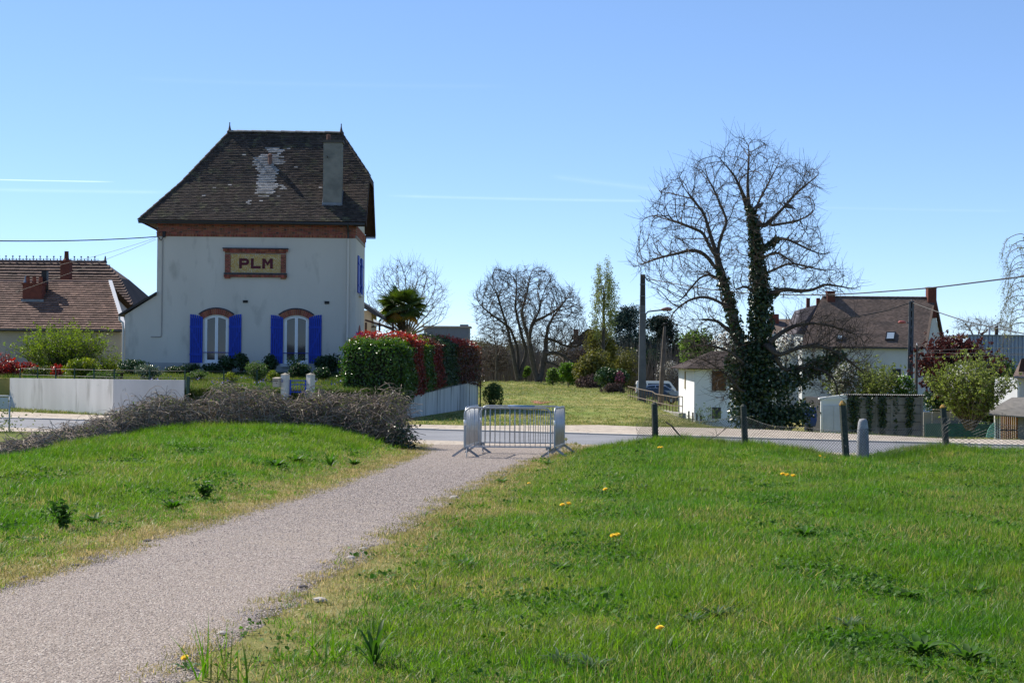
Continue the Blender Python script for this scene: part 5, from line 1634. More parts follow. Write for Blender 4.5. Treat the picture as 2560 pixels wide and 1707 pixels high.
def pipe(N, PAR, RAD, tip, ex=2.3):
    n = len(N); acc = np.zeros(n); kids_ = np.zeros(n, int)
    for i in range(n - 1, 0, -1):
        if PAR[i] >= 0: kids_[PAR[i]] += 1
    r = np.zeros(n)
    # parents always precede children except where limbs join; order by index is safe
    for i in range(n - 1, -1, -1):
        r[i] = tip if acc[i] == 0 else acc[i] ** (1 / ex)
        r[i] = max(r[i], RAD[i] if RAD[i] else 0)
        if PAR[i] >= 0: acc[PAR[i]] += min(r[i], max(RAD[PAR[i]], 1e9)) ** ex
    return r
def chains(N, PAR, r):
    ch = {}
    for i, p in enumerate(PAR):
        if p >= 0: ch.setdefault(int(p), []).append(i)
    out = []; st = [int(k) for k in np.where(PAR < 0)[0]]
    st = [(k, None) for k in st]
    while st:
        i, p = st.pop(); c = [p, i] if p is not None else [i]
        while i in ch:
            k = sorted(ch[i], key=lambda j: -r[j])
            for j in k[1:]: st.append((j, i))
            i = k[0]; c.append(i)
        if len(c) > 1: out.append(c)
    return out
def skeleton(N, PAR, r, thick, rmax_child=True):
    """split into thick (trunk, limbs) and thin tubes"""
    g1, g2 = G(), G()
    for c in chains(N, PAR, r):
        P = N[c]; R = r[c].copy()
        if len(c) > 1 and R[0] > R[1] * 1.3: R[0] = R[1] * 1.15
        if len(P) > 3:
            Q = P.copy(); Q[1:-1] = (P[:-2] + 2 * P[1:-1] + P[2:]) / 4; P = Q
        m = R.max()
        k = np.argmax(R < thick) if (R < thick).any() else len(R)
        if k > 1:
            g1.tube(P[:min(k + 1, len(P))], R[:min(k + 1, len(P))], 9 if m > .1 else 6, False)
        k = max(k - 1, 0) if k > 0 else 0
        if len(P) - k > 1: g2.tube(P[k:], R[k:], 4 if m > .02 else 3, False)
    return g1, g2
def twigs(N, PAR, r, rmax, per, L0, L1, rad, up=0.25, S=5, droop=0.0):
    """fine twigs springing from thin branches"""
    idx = np.where((r < rmax) & (PAR >= 0))[0]
    idx = np.repeat(idx, per)
    n = len(idx)
    d0 = N[idx] - N[PAR[idx]]; d0 /= np.maximum(np.linalg.norm(d0, axis=1, keepdims=True), 1e-6)
    rv = rng.normal(size=(n, 3)); d = d0 * .75 + rv * .55; d /= np.linalg.norm(d, axis=1, keepdims=True)
    L = rng.uniform(L0, L1, n)[:, None]
    c2 = rng.normal(size=(n, 3)) * .22 + np.array([0, 0, up])
    P = np.zeros((n, S, 3)); b = N[PAR[idx]] + (N[idx] - N[PAR[idx]]) * rng.random((n, 1))
    for k in range(S):
        t = k / (S - 1)
        P[:, k] = b + d * L * t + c2 * L * t * t * .6 - np.array([0, 0, droop]) * L * t * t
    R = rad * np.linspace(1, .45, S)[None] * rng.uniform(.7, 1.2, (n, 1))
    return P, R
def inside(poly, n, Y0, depth, gap=0.0):
    """random points whose picture outline from the viewpoint is poly (photo pixels) and whose depth is Y0 +- depth"""
    q = np.array(poly, float); lo, hi = q.min(0), q.max(0); out = []
    cxm = q.mean(0)
    while len(out) < n:
        P = rng.uniform(lo, hi, (n * 2, 2)); k = inpoly(P[:, 0], P[:, 1], [tuple(a) for a in q])
        for p in P[k]:
            if len(out) >= n: break
            rel = min(1.0, np.linalg.norm((p - cxm) / (hi - lo) * 2)); dd = depth * math.sqrt(max(0.04, 1 - rel * rel))
            v_ = tuple(at(p[0], p[1], Y0 + rng.uniform(-dd, dd)))
            if gap:
                s_ = 9.0 / max(depth, 1)
                c_ = math.sin(v_[0] * s_ * .8 + 1.3) * math.sin(v_[2] * s_ * .9 + v_[1] * s_ * .7) + .6 * math.sin(v_[0] * s_ * 1.7 - v_[2] * s_ * 1.3 + v_[1] * s_)
                if c_ < -1.1 + gap: continue
            out.append(v_)
    return np.array(out)
m_trunk = mat('dark_tree_bark', (0.062, 0.052, 0.044), .95, col2=(0.10, 0.088, 0.075), scale=5, col3=(0.035, 0.03, 0.026), scale3=14, bump=.8, bscale=18, bdist=.03)
m_twig = mat('twig_bark', (0.045, 0.034, 0.028), .9, col2=(0.075, 0.06, 0.05), scale=2, rnd=.25)
m_twiggrey = mat('grey_twig_bark', (0.15, 0.125, 0.105), .9, col2=(0.10, 0.085, 0.07), scale=2, rnd=.25)
def add_tree(name, label, cat, limbs, attr, base, tip=.007, thick=.05, group=None, tw=None, leaf=None, step=.25, kill=.4, infl=2.5, mt=None, mw=None, trop=(0, 0, .08), iters=120, ex=2.3):
    N, PAR, RAD = colonize(limbs, attr, step, infl, kill, iters, trop)
    r = pipe(N, PAR, RAD, tip, ex)
    g1, g2 = skeleton(N, PAR, r, thick)
    t = thing(name, label, cat, base, 0, group)
    off = np.array(base, float)
    def sh(g):
        g.v = [v - off.astype(np.float32) for v in g.v]; return g
    sh(g1).obj('trunk', mt or m_trunk, t, True)
    P = None
    if tw:
        for w_ in (tw if isinstance(tw, list) else [tw]):
            P, R = twigs(N, PAR, r, *w_[:5], **(w_[5] if len(w_) > 5 else {})); g2.add(*tubes_np(P, R, 3))
    sh(g2).obj('crown', mw or m_twig, t)
    if leaf:
        m, cnt, size, asp, jit = leaf
        src = P.reshape(-1, 3) if P is not None else N[r < .03]
        k = rng.integers(0, len(src), cnt); Q = src[k] + rng.normal(size=(cnt, 3)) * jit
        V, F = leaf_quads(Q, size, asp, np.tile([[0, 0, .4]], (cnt, 1)), 1.0)
        sh(G().add(V, F)).obj('foliage', m, t)
    return t, N, PAR, r
def P_(Y, pts, jit=0.0):
    """photo polyline at depth Y (with small depth wander) -> world points"""
    out = []; dy = 0
    for (px, py) in pts:
        out.append(at(px, py, Y + dy)); dy += random.uniform(-jit, jit)
    return out

# generic leafy shrub: stems inside a cloud of leaves with a lumpy outline
def cloud(c, rad, n, lumps=9, shell=.55, flat=0.0):
    """points in an irregular ellipsoid cloud made of overlapping lumps; also gives outward normals"""
    c = np.array(c, float); rad = np.array(rad, float)
    L = []
    for _ in range(lumps):
        d = rng.normal(size=3); d /= np.linalg.norm(d); d[2] = abs(d[2]) if rng.random() < .65 else d[2]
        L.append((c + d * rad * rng.uniform(.3, .62), rng.uniform(.36, .58)))
    L.append((c, .62))
    out, nr = [], []
    w = np.array([l[1] ** 2 for l in L]); w /= w.sum()
    pick = rng.choice(len(L), n, p=w)
    d = rng.normal(size=(n, 3)); d /= np.linalg.norm(d, axis=1, keepdims=True)
    rr = (shell + (1 - shell) * rng.random(n)) ** .7
    P = np.array([L[k][0] for k in pick]) + d * rad * (np.array([L[k][1] for k in pick]) * rr)[:, None] + rng.normal(size=(n, 3)) * rad * .03
    return P, d
def shrub(name, label, cat, base, rad, hgt, n, size, m, group=None, asp=.55, stems=8, mstem=None, lumps=9, lift=.0, spread=.9, shell=.5, flowers=None):
    t = thing(name, label, cat, base, 0, group)
    rx, ry = rad if isinstance(rad, tuple) else (rad, rad)
    c = (0, 0, lift + hgt * .52)
    P, d = cloud(c, (rx, ry, hgt * .55), n, lumps, shell)
    P = P[P[:, 2] > .02]; d = d[:len(P)]
    V, F = leaf_quads(P, size, asp, d * .6 + [0, 0, .35], spread)
    G().add(V, F).obj('foliage', m, t)
    g = G()
    for _ in range(stems):
        q = P[rng.integers(len(P))] * [.85, .85, .9]
        g.tube([(q[0] * .08, q[1] * .08, -.05), (q[0] * .35 + rng.normal() * .05, q[1] * .35, q[2] * .5), q], [.025, .016, .006], 5, False)
    g.obj('stem', mstem or m_twig, t)
    if flowers:
        mf, nf, sf = flowers
        k = rng.integers(0, len(P), nf)
        V, F = leaf_quads(P[k] * 1.03 + rng.normal(size=(nf, 3)) * .03, sf, .9, None, 1); G().add(V, F).obj('blossom', mf, t)
    return t
# ================================================================== THE GARDEN OF THE CROSSING HOUSE
def leafmat(name, a, b, rough=.5, tr=.3, spec=.4, rnd=.35, scale=2.5): return mat(name, a, rough, col2=b, scale=scale, lo=.35, hi=.65, rnd=rnd, trans=tr, spec=spec)
m_laurel = leafmat('laurel_leaf', (0.03, 0.085, 0.008), (0.06, 0.125, 0.014), .28, .25, .6)
m_photinia = leafmat('red_photinia_leaf', (0.26, 0.022, 0.018), (0.36, 0.045, 0.03), .35, .3, .6)
m_photdark = leafmat('dark_red_photinia_leaf', (0.13, 0.018, 0.016), (0.06, 0.045, 0.014), .35, .2, .6)
m_yellowgreen = leafmat('yellow_green_leaf', (0.16, 0.19, 0.02), (0.09, 0.14, 0.02), .5, .45)
m_darkgreen = leafmat('dark_green_leaf', (0.02, 0.05, 0.014), (0.035, 0.075, 0.02), .4, .2, .5)
m_midgreen = leafmat('mid_green_leaf', (0.05, 0.10, 0.022), (0.085, 0.13, 0.03), .5, .35)
m_wallwhite = mat('stained_white_wall', (0.62, 0.61, 0.58), .92, col2=(0.50, 0.49, 0.46), scale=1.1, lo=.35, hi=.7, col3=(0.30, 0.29, 0.26), scale3=1.6, lo3=.58, hi3=.74, stretch=(1, 1, .22), bump=.35, bscale=40)
# ---- garden wall by the road: angled left part, straight right part
def walltop(px, py, Y): return at(px, py, Y).z
zw = [walltop(25, 945, 62.0), walltop(283, 948, 56), walltop(458, 950, 55.6)]
gw = thing('garden_wall', 'stained white rendered garden wall beside the road, left of the crossing house', 'wall')
A = Vector((at(24, 1000, 62.2).x, 62.2, 0)); Bv = Vector((at(283, 1000, 56).x, 56.0, 0)); Cv = Vector((at(460, 1000, 55.6).x, 55.6, 0))
def wallseg(a, b, za, zb2, th=.2):
    d = (b - a).normalized(); s = Vector((d.y, -d.x, 0)) * th
    V = []
    for p, z in ((a, za), (b, zb2)):
        V += [(p.x, p.y, -.2), (p.x - s.x, p.y - s.y, -.2), (p.x - s.x, p.y - s.y, z), (p.x, p.y, z)]
    return G().add(V, [(0, 1, 2, 3), (7, 6, 5, 4), (0, 4, 5, 1), (1, 5, 6, 2), (2, 6, 7, 3), (3, 7, 4, 0)])
n = 3
for k in range(n):
    a, b = A.lerp(Bv, k / n), A.lerp(Bv, (k + 1) / n - .0012)
    wallseg(a, b, zw[0] + (zw[1] - zw[0]) * k / n, zw[0] + (zw[1] - zw[0]) * (k + 1) / n).obj('wall_panel', m_wallwhite, gw)
wallseg(Bv, Cv, zw[1], zw[2]).obj('wall_panel', m_wallwhite, gw)
ep = Cv + Vector((0.09, -.02, 0))
G().box((ep.x + .06, ep.y, .55), (.1, .14, 1.9)).obj('end_post', mat('green_iron_post', (.022, .055, .04), .6), gw)
# wire fence on the wall
m_gpost = MATS['green_iron_post']
wf = thing('wire_fence', 'thin green wire fence on posts along the white garden wall top', 'fence')
line = [A.lerp(Bv, t) for t in np.linspace(.1, 1, 6)] + [Bv.lerp(Cv, t) for t in (.5, 1)] + [Cv.lerp(Vector((at(700, 900, 57.6).x, 57.6, 0)), t) for t in (.4, .75)]
zt3 = []
for i, p in enumerate(line):
    zt_ = 1.42 + .34 if i < 8 else 1.75
    lo = .8
    G().box((p.x, p.y + .1, (lo + zt_) / 2), (.045, .045, zt_ - lo)).obj('post', m_gpost, wf); zt3.append((p.x, p.y + .1, zt_ - .06))
G().tube(zt3, .006, 4, False).obj('wire', m_wire, wf)
G().tube([(x, y, z - .25) for x, y, z in zt3], .005, 4, False).obj('wire', m_wire, wf)
# ---- gate: two white pillars, blue gate, letter box, number plate
m_pillar = mat('gate_pillar_paint', (0.58, 0.57, 0.54), .9, col2=(0.50, 0.49, 0.46), scale=5, bump=.25, bscale=50)
YG = 55.6
def pillar(px, label, ang):
    c = at(px, 960, YG); zt_ = at(px, 936.5, YG).z
    t = thing('gate_pillar', label, 'pillar', (c.x, YG, 0), ang, 'white gate pillars of the crossing house')
    w = .225
    G().box((0, 0, (zt_ + .7) / 2), (w, w, zt_ - .7)).obj('shaft', m_pillar, t)
    G().add([(-w / 2 - .015, -w / 2 - .015, zt_), (w / 2 + .015, -w / 2 - .015, zt_), (w / 2 + .015, w / 2 + .015, zt_), (-w / 2 - .015, w / 2 + .015, zt_), (0, 0, zt_ + .07)], [(0, 1, 4), (1, 2, 4), (2, 3, 4), (3, 0, 4)]).obj('cap', mat('mossy_cap', (.36, .33, .28), .95, col2=(.22, .2, .16), scale=20), t)
    return t, zt_
pl, ztp = pillar(713, 'white gate pillar with letter box and blue number plate', math.radians(-33))
G().bx(-.095, -.025, -.125, -.1135, ztp - .13, ztp - .02).obj('bell_plate', mat('pale_plate', (.68, .69, .7), .5), pl)
G().bx(-.085, -.06, -.131, -.126, ztp - .06, ztp - .03).obj('bell_button', m_black, pl)
plate = G().bx(-.105, -.005, -.12, -.1135, ztp - .275, ztp - .19).obj('number_plate', mat('blue_enamel', (.02, .06, .30), .35), pl)
def seg_digit(ch, x, y, z, w, hh, t, m, parent):
    segs = {'2': 'abged'}[ch]; g = G()
    q = {'a': (x, x + w, z + hh - t, z + hh), 'g': (x, x + w, z + hh / 2 - t / 2, z + hh / 2 + t / 2), 'd': (x, x + w, z, z + t), 'b': (x + w - t, x + w, z + hh / 2, z + hh), 'e': (x, x + t, z, z + hh / 2)}
    for i, s in enumerate(segs):
        a, b, c, d = q[s]; g.bx(a, b, y - .002 - .0002 * i, y, c, d)
    g.obj('digit', m, parent)
for k in range(2): seg_digit('2', -.089 + k * .038, -.1202, ztp - .263, .028, .056, .009, m_sticker, plate)
c = Vector((at(693, 956, YG).x, YG - .05, 0))
z1, z0 = at(693, 945, YG).z, at(693, 967, YG).z
mb = thing('letter_box', 'beige letter box hanging beside the gate pillar with the number plate', 'letter box', (c.x, c.y, z0), math.radians(-20))
m_beige = mat('beige_letter_box', (.42, .37, .30), .6, col2=(.36, .31, .25))
G().bx(-.125, .125, -.1, .1, 0, z1 - z0 - .03).obj('box', m_beige, mb)
G().prism([(-.12, z1 - z0 - .029), (.11, z1 - z0 - .029), (.11, z1 - z0 + .03), (-.12, z1 - z0)], 'x', -.135, .135).obj('lid', m_beige, mb)
G().bx(-.1, .1, -.105, -.1005, z1 - z0 - .11, z1 - z0 - .085).obj('slot', m_black, mb)
G().bx(.03, .05, -.106, -.1005, .12, .16).obj('lock', m_black, mb)
pillar(776.5, 'plain white gate pillar on the hedge side of the blue gate', math.radians(-42))
gx0, gx1 = at(723, 960, YG).x, at(766, 960, YG).x
gt = thing('garden_gate', 'small blue iron garden gate between the two white pillars', 'gate', (gx0, YG, 0))
Lg = gx1 - gx0; zg = at(740, 950, YG).z; z2 = at(740, 960, YG).z
for nm, a, b in (('top_rail', zg - .03, zg), ('mid_rail', z2 - .025, z2), ('low_rail', .95, .99)): G().bx(0.02, Lg - .02, -.015, .015, a, b).obj(nm, m_blue, gt)
for x in (0.02, Lg - .055): G().bx(x, x + .05, -.02, .02, .82, zg + .01).obj('stile', m_blue, gt)
for k in range(1, 6):
    x = Lg * k / 6
    G().tube([(x + .018 * math.sin(q * 1.9 + k), 0, z2 - .02 - (z2 - .98) * q / 10) for q in range(11)], .007, 5).obj('bar', m_blue, gt)
# ---- retaining wall under the hedge
rw = thing('retaining_wall', 'white streaked retaining wall below the clipped hedge', 'wall')
wl = Vector((at(1010, 1000, 57).x, 56.4, 0)); wr = Vector((at(1196, 985, 71).x, 71.0, 0))
zl, zr_ = at(1010, 996, 56.4).z, at(1196, 951, 71).z
m_wallstreak = mat('streaked_white_wall', (0.60, 0.60, 0.58), .92, col2=(0.45, 0.45, 0.43), scale=1.6, lo=.4, hi=.62, col3=(0.09, 0.085, 0.075), scale3=2.6, lo3=.56, hi3=.66, stretch=(1.5, 1.5, .08), bump=.4, bscale=35)
npn = 7
for k in range(npn):
    a, b = wl.lerp(wr, k / npn), wl.lerp(wr, (k + 1) / npn - .003)
    wallseg(a, b, zl + (zr_ - zl) * k / npn, zl + (zr_ - zl) * (k + 1) / npn, .25).obj('wall_panel', m_wallstreak, rw)
gp = wr + Vector((.05, -.1, 0)); G().box((gp.x + .04, gp.y, .6), (.06, .06, 1.3)).obj('end_post', m_gpost, rw)
# ---- clipped hedge: one plant after another along the wall
dirv = (wr - wl).normalized(); side = Vector((-dirv.y, dirv.x, 0))
def hedge_box(label, s0, s1, th, zlo0, zlo1, zhi, m_side, m_top, nleaf, out=.12, front=False, mix=None):
    a = wl + dirv * s0; L = s1 - s0
    t = thing('hedge_plant', label, 'hedge', (a.x, a.y, 0), 0, 'clipped hedge plants in a row above the retaining wall')
    d, s = np.array(dirv), np.array(side)
    P, Nn = [], []
    n = nleaf
    face = rng.choice(['side', 'top', 'front', 'back'], n, p=([.46, .26, .2, .08] if not front else [.34, .22, .38, .06]))
    for f in face:
        u, v, w = rng.random(3); zlo = zlo0 + (zlo1 - zlo0) * u
        if f == 'side': p = (u * L, -out, zlo + (zhi - zlo) * v); nn = (0, -1, 0)
        elif f == 'top': p = (u * L, -out + (th + out) * v, zhi); nn = (0, 0, 1)
        elif f == 'front': p = (0, -out + (th + out) * v, zlo0 + (zhi - zlo0) * w); nn = (-1, 0, 0)
        else: p = (L * u, th, zlo + (zhi - zlo) * w); nn = (0, 1, 0)
        P.append(p); Nn.append(nn)
    P = np.array(P); Nn = np.array(Nn, float)
    # round the upper edges, add clipping unevenness
    rr = .38
    for ax, lo_, hi_ in ((0, 0.0, L), (1, -out, th)):
        pass
    x, y, z = P[:, 0], P[:, 1], P[:, 2]
    ez = np.clip((z - (zhi - rr)) / rr, 0, 1)
    ey = np.maximum(np.clip((-out + rr - y) / rr, 0, 1), np.clip((y - (th - rr)) / rr, 0, 1))
    ex = np.clip((rr - x) / rr, 0, 1) if front else 0 * x
    k = np.maximum(ey, ex) * ez
    P[:, 2] -= k * k * rr * .75
    P[:, 1] += np.where(y < th / 2, 1, -1) * k * ez * rr * .3
    if front: P[:, 0] += ex * ez * rr * .35; P[:, 0] += ex * ey * .2; P[:, 1] += np.where(y < th / 2, 1, -1) * ex * ey * .2
    lump = .05 * np.sin(P[:, 0] * 5 + P[:, 2] * 4) + .05 * np.sin(P[:, 1] * 6 - P[:, 2] * 3)
    P = P + Nn * (lump[:, None] + rng.normal(size=(n, 1)) * .05 - rng.random((n, 1)) ** 2 * .15)
    Wd = P[:, :1] * d + P[:, 1:2] * s + P[:, 2:] * np.array([0, 0, 1.0])
    Nw = Nn[:, :1] * d + Nn[:, 1:2] * s + Nn[:, 2:] * np.array([0, 0, 1.0])
    tp = P[:, 2] > zhi - .28 + rng.normal(size=n) * .1
    for msk, mm, nm in ((~tp, m_side, 'side_foliage'), (tp, m_top, 'top_foliage')):
        if msk.sum() > 3:
            V, F = leaf_quads(Wd[msk], .105, .5, Nw[msk], .75); G().add(V, F).obj(nm, mm, t)
    # dark core box added inside to block light through the leaves
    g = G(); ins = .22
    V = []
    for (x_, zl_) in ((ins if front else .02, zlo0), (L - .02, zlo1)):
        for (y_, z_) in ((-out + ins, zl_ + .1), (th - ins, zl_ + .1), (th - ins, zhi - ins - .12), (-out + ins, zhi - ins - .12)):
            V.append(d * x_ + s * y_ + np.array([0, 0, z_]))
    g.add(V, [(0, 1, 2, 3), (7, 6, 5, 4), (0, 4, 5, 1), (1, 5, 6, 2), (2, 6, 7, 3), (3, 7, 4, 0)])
    g.obj('branches', mat('hedge_dark_core', (.02, .022, .012), .95, col2=(.012, .014, .008), scale=8), t)  # the added light-blocking core, a plain box without modelled branches
    return t
m_photmid = leafmat('bronze_photinia_leaf', (0.24, 0.024, 0.02), (0.11, 0.03, 0.016), .35, .25, .6)
SL = (wr - wl).length
zt0 = at(940, 851, 56.5).z
m_laureltop = leafmat('sunlit_laurel_leaf', (0.06, 0.13, 0.012), (0.09, 0.16, 0.02), .25, .3, .7)  # brighter laurel green: sunlight on the hedge top put into the leaf colour
hedge_box('dark green laurel block with glossy lit top, front end of the clipped hedge', -0.35, 1.5, 2.45, .25, .8, zt0, m_laurel, m_laureltop, 8000, front=True)
hedge_box('red photinia with bright red top just behind the laurel block', 1.35, 3.1, 2.5, .75, .9, zt0 + .26, m_photmid, m_photinia, 4200)
hedge_box('dark green hedge plant with yellow-green shoots on top, behind the first red one', 3.1, 4.8, 2.1, .85, 1.0, zt0 + .12, m_laurel, m_yellowgreen, 3600)
hedge_box('second red photinia of the hedge, behind the yellow-topped plant', 4.8, 6.6, 1.9, .95, 1.08, zt0 + .18, m_photmid, m_photdark, 3400)
hedge_box('plain dark green plant between the two rear red hedge plants', 6.6, 9.4, 1.8, 1.05, 1.15, zt0 + .24, m_darkgreen, m_darkgreen, 4200)
hedge_box('third red photinia, red-topped, near the far end of the hedge', 9.4, 12.0, 1.8, 1.1, 1.2, zt0 + .24, m_photdark, m_photinia, 4200)
hedge_box('dark reddish plant closing the far rounded end of the hedge', 12.0, SL + .2, 1.8, 1.15, .9, zt0 + .16, m_photdark, m_photmid, 3800)
# yellow upright shoots
t = thing('spindle_shoots', 'upright yellow-green shoots sticking out of the hedge top', 'shrub', tuple(wl + dirv * 4.0 + side * .9))
g = G(); lp_ = []
for _ in range(26):
    b = np.array([rng.normal() * .3, rng.uniform(-1.4, 1.4), zt0 - .1]); hgt = rng.uniform(.25, .6)
    g.tube([b, b + [rng.normal() * .04, 0, hgt]], [.008, .003], 4)
    for q in np.linspace(.2, 1, 12): lp_.append(b + [rng.normal() * .05, rng.normal() * .05, hgt * q])
g.obj('stem', m_stem, t)
V, F = leaf_quads(np.array(lp_), .08, .5, None, 1); G().add(V, F).obj('foliage', m_yellowgreen, t)
# round bush right of the wall
c = onG(at(1228, 1000, 67).x, 67.0)
shrub('round_bush', 'round clipped green bush at the far end of the retaining wall', 'bush', tuple(c), (.62, .6), 1.25, 2600, .075, m_midgreen, lumps=4, shell=.8)

# ---- beds in front of the house
def gz(px, Y): x = at(px, 950, Y).x; return (x, Y, HG(x, Y))
BED = [
    ('low_shrub', 'low dark shrub at the foot of the lean-to, left of the house front', 335, 64.5, .75, .75, 1300, .09, m_darkgreen),
    ('low_shrub', 'silvery leafed shrub behind the white garden wall, below the lean-to', 368, 60.5, .8, .75, 1300, .085, leafmat('silver_green_leaf', (.12, .16, .10), (.06, .10, .05), .4, .2, .6)),
    ('low_shrub', 'bushy dark shrub under the left pair of shutters', 478, 65.5, .5, .55, 700, .09, m_darkgreen),
    ('rhododendron', 'dark rhododendron right of the left window, under the sill', 570, 65.8, .6, .85, 1300, .11, m_darkgreen),
    ('rhododendron', 'tall dark rhododendron between the two windows', 602, 65.4, .42, 1.05, 1000, .11, m_darkgreen),
    ('rhododendron', 'leggy dark shrub below the right window left shutter', 675, 65.4, .45, 1.0, 900, .11, m_darkgreen),
    ('boxwood', 'round light green shrub on the lawn between the two windows', 645, 60.2, .62, .95, 2400, .06, m_midgreen),
    ('low_shrub', 'yellow-green shrub next to the letter box', 682, 59, .32, .6, 500, .07, m_yellowgreen),
    ('rhododendron', 'broad dark shrub right of the right window', 820, 65.2, .78, 1.05, 2200, .11, m_darkgreen),
    ('climbing_rose', 'bare-stemmed rose with fresh leaves in front of the right window', 742, 64.5, .5, 1.15, 420, .08, leafmat('fresh_leaf', (.09, .14, .03), (.13, .17, .04), .5, .4)),
    ('low_shrub', 'low yellow-flecked shrub at the left edge of the laurel block', 878, 57.2, .42, .85, 800, .07, leafmat('variegated_leaf', (.17, .17, .04), (.06, .09, .02), .4, .3)),
    ('low_shrub', 'small yellowish shrub behind the wire fence left of the round bush', 575, 58.6, .36, .55, 420, .07, m_yellowgreen),
    ('rhododendron', 'dark low rhododendron under the left window sill', 528, 65.9, .5, .5, 900, .11, m_darkgreen),
    ('low_shrub', 'dark spreading shrub below the left window left shutter', 440, 65.2, .6, .45, 900, .1, m_darkgreen),
    ('low_shrub', 'mid green shrub in the bed between the two window shutters', 632, 64.8, .5, .6, 900, .09, m_midgreen),
    ('rhododendron', 'dark shrub just behind the blue garden gate', 745, 62.8, .55, .75, 1100, .11, m_darkgreen),
    ('low_shrub', 'low mid green shrub right behind the wire fence end post', 490, 60.5, .55, .5, 800, .08, m_midgreen),
    ('dark_bush', 'dark bush filling the gap between gate and laurel block', 800, 61.5, .6, .6, 900, .1, m_darkgreen),
]
for (nm, lab, px, Y, r, hgt, n, sz, m) in BED:
    shrub(nm, lab, 'shrub', gz(px, Y), r, hgt, n, sz, m, 'shrubs in the beds before the crossing house', stems=10)
# blue flowers on the lawn
m_bluefl = mat('bluebell_blue', (.10, .09, .42), .6, rnd=.3)
X, Y = sample(420, -14, -6.5, 56.2, 61, None)
k = wob(X * 1.7, Y * 2) > .55; X, Y = X[k], Y[k]
V, F = leaf_quads(np.stack([X, Y, HG(X, Y) + rng.uniform(.12, .26, len(X))], 1), .07, .8, None, 1)
tag(G().add(V, F).obj('bluebells', m_bluefl), 'blue flowers dotted over the garden lawn', 'flowers', kind='stuff')
# ---- left garden: willowy green bush, yellow bush, photinia, ivy
def twiggy(name, label, cat, base, hgt, rad, nst, nleaf, size, m, group=None, mw=None, bright=None, flare=.5, base_r=.25):
    """many rising stems with small leaves along them"""
    t = thing(name, label, cat, base, 0, group)
    S = 7; P = np.zeros((nst, S, 3))
    a = rng.random(nst) * 6.283; r = rad * np.sqrt(rng.random(nst)); hh_ = hgt * (1 - .35 * (r / rad) ** 2) * rng.uniform(.72, 1.0, nst)
    for k in range(S):
        q = k / (S - 1)
        P[:, k, 0] = np.cos(a) * (base_r * .6 * (r / rad) + r * q ** (1 + flare * .4)) + rng.normal(size=nst) * .05 * hgt * q * .4
        P[:, k, 1] = np.sin(a) * (base_r * .6 * (r / rad) + r * q ** (1 + flare * .4)) + rng.normal(size=nst) * .05 * hgt * q * .4
        P[:, k, 2] = hh_ * q * (1 - .06 * q)
    R = np.linspace(.016, .004, S)[None] * rng.uniform(.7, 1.5, (nst, 1)) * hgt / 3
    g = G().add(*tubes_np(P, R, 4))
    # side shoots
    ns = nst * 5; i = rng.integers(0, nst, ns); j = rng.integers(2, S - 1, ns); b = P[i, j]
    Q = np.zeros((ns, 4, 3)); d = rng.normal(size=(ns, 3)) + [0, 0, .9]; d /= np.linalg.norm(d, axis=1, keepdims=True); L = rng.uniform(.12, .3, ns)[:, None] * hgt
    for k in range(4): q = k / 3; Q[:, k] = b + d * L * q + np.array([0, 0, 1]) * L * q * q * .3
    g.add(*tubes_np(Q, np.linspace(.006, .002, 4)[None] * np.ones((ns, 1)) * hgt / 3, 3))
    g.obj('stem', mw or m_twiggrey, t)
    if nleaf:
        src = np.concatenate([P[:, 2:].reshape(-1, 3), Q.reshape(-1, 3), Q[:, 1:].reshape(-1, 3)])
        k = rng.integers(0, len(src), nleaf)
        V, F = leaf_quads(src[k] + rng.normal(size=(nleaf, 3)) * .05, size, .5, np.tile([[0, 0, .4]], (nleaf, 1)), 1)
        G().add(V, F).obj('foliage', m, t)
    return t
m_spring = leafmat('spring_green_leaf', (.14, .19, .02), (.09, .15, .02), .5, .5)
def gz2(px, Y): x = at(px, 950, Y).x; return (x, Y, 1.05)
twiggy('willow_bush', 'large spring-green willowy bush behind the white garden wall', 'bush', gz2(158, 67), 2.8, 2.1, 150, 15000, .10, m_spring)
twiggy('willow_bush', 'thin green shoots right of the large willowy bush, against the grey wall', 'bush', gz2(275, 68), 1.6, .75, 34, 1800, .085, m_spring)
shrub('yellow_bush', 'yellow-green bush just above the middle of the white garden wall', 'shrub', gz2(208, 61.5), (.95, .6), 1.15, 2000, .1, m_yellowgreen)
shrub('ivy_hedge', 'mixed ivy and yellowish leaves along the left garden wall top', 'shrub', gz2(110, 62.6), (1.1, .5), .75, 1500, .09, leafmat('ivy_yellow_leaf', (.10, .12, .02), (.03, .06, .016), .4, .3))
shrub('ivy_hedge', 'dark ivy hedge along the wall top, right of the yellow bush', 'shrub', gz2(268, 60), (.9, .45), .6, 1000, .09, m_midgreen)
p = Vector((at(8, 960, 63.5).x, 63.5, .1))
shrub('photinia_bush', 'red-topped photinia bush at the left end of the white garden wall', 'shrub', tuple(p), (.75, .7), 2.0, 2800, .1, m_photmid, flowers=(m_photinia, 900, .1))
shrub('photinia_bush', 'low red photinia behind the wall beside the red-topped bush', 'shrub', gz2(72, 64.5), (.9, .5), .85, 1300, .1, m_photmid, flowers=(m_photinia, 300, .1))
shrub('photinia_bush', 'small red shrub left of the yellow bush', 'shrub', gz2(143, 62.5), (.3, .3), .85, 420, .09, m_photinia)
twiggy('bare_shrub', 'bare dark twiggy shrub at the left picture edge before the grey wall', 'bush', gz2(12, 66), 1.7, .5, 22, 0, .1, m_spring, mw=m_twig)
tb = G().box((at(283, 940, 60.5).x, 60.5, 1.42), (.75, .5, .06)); xb = at(283, 940, 60.5).x
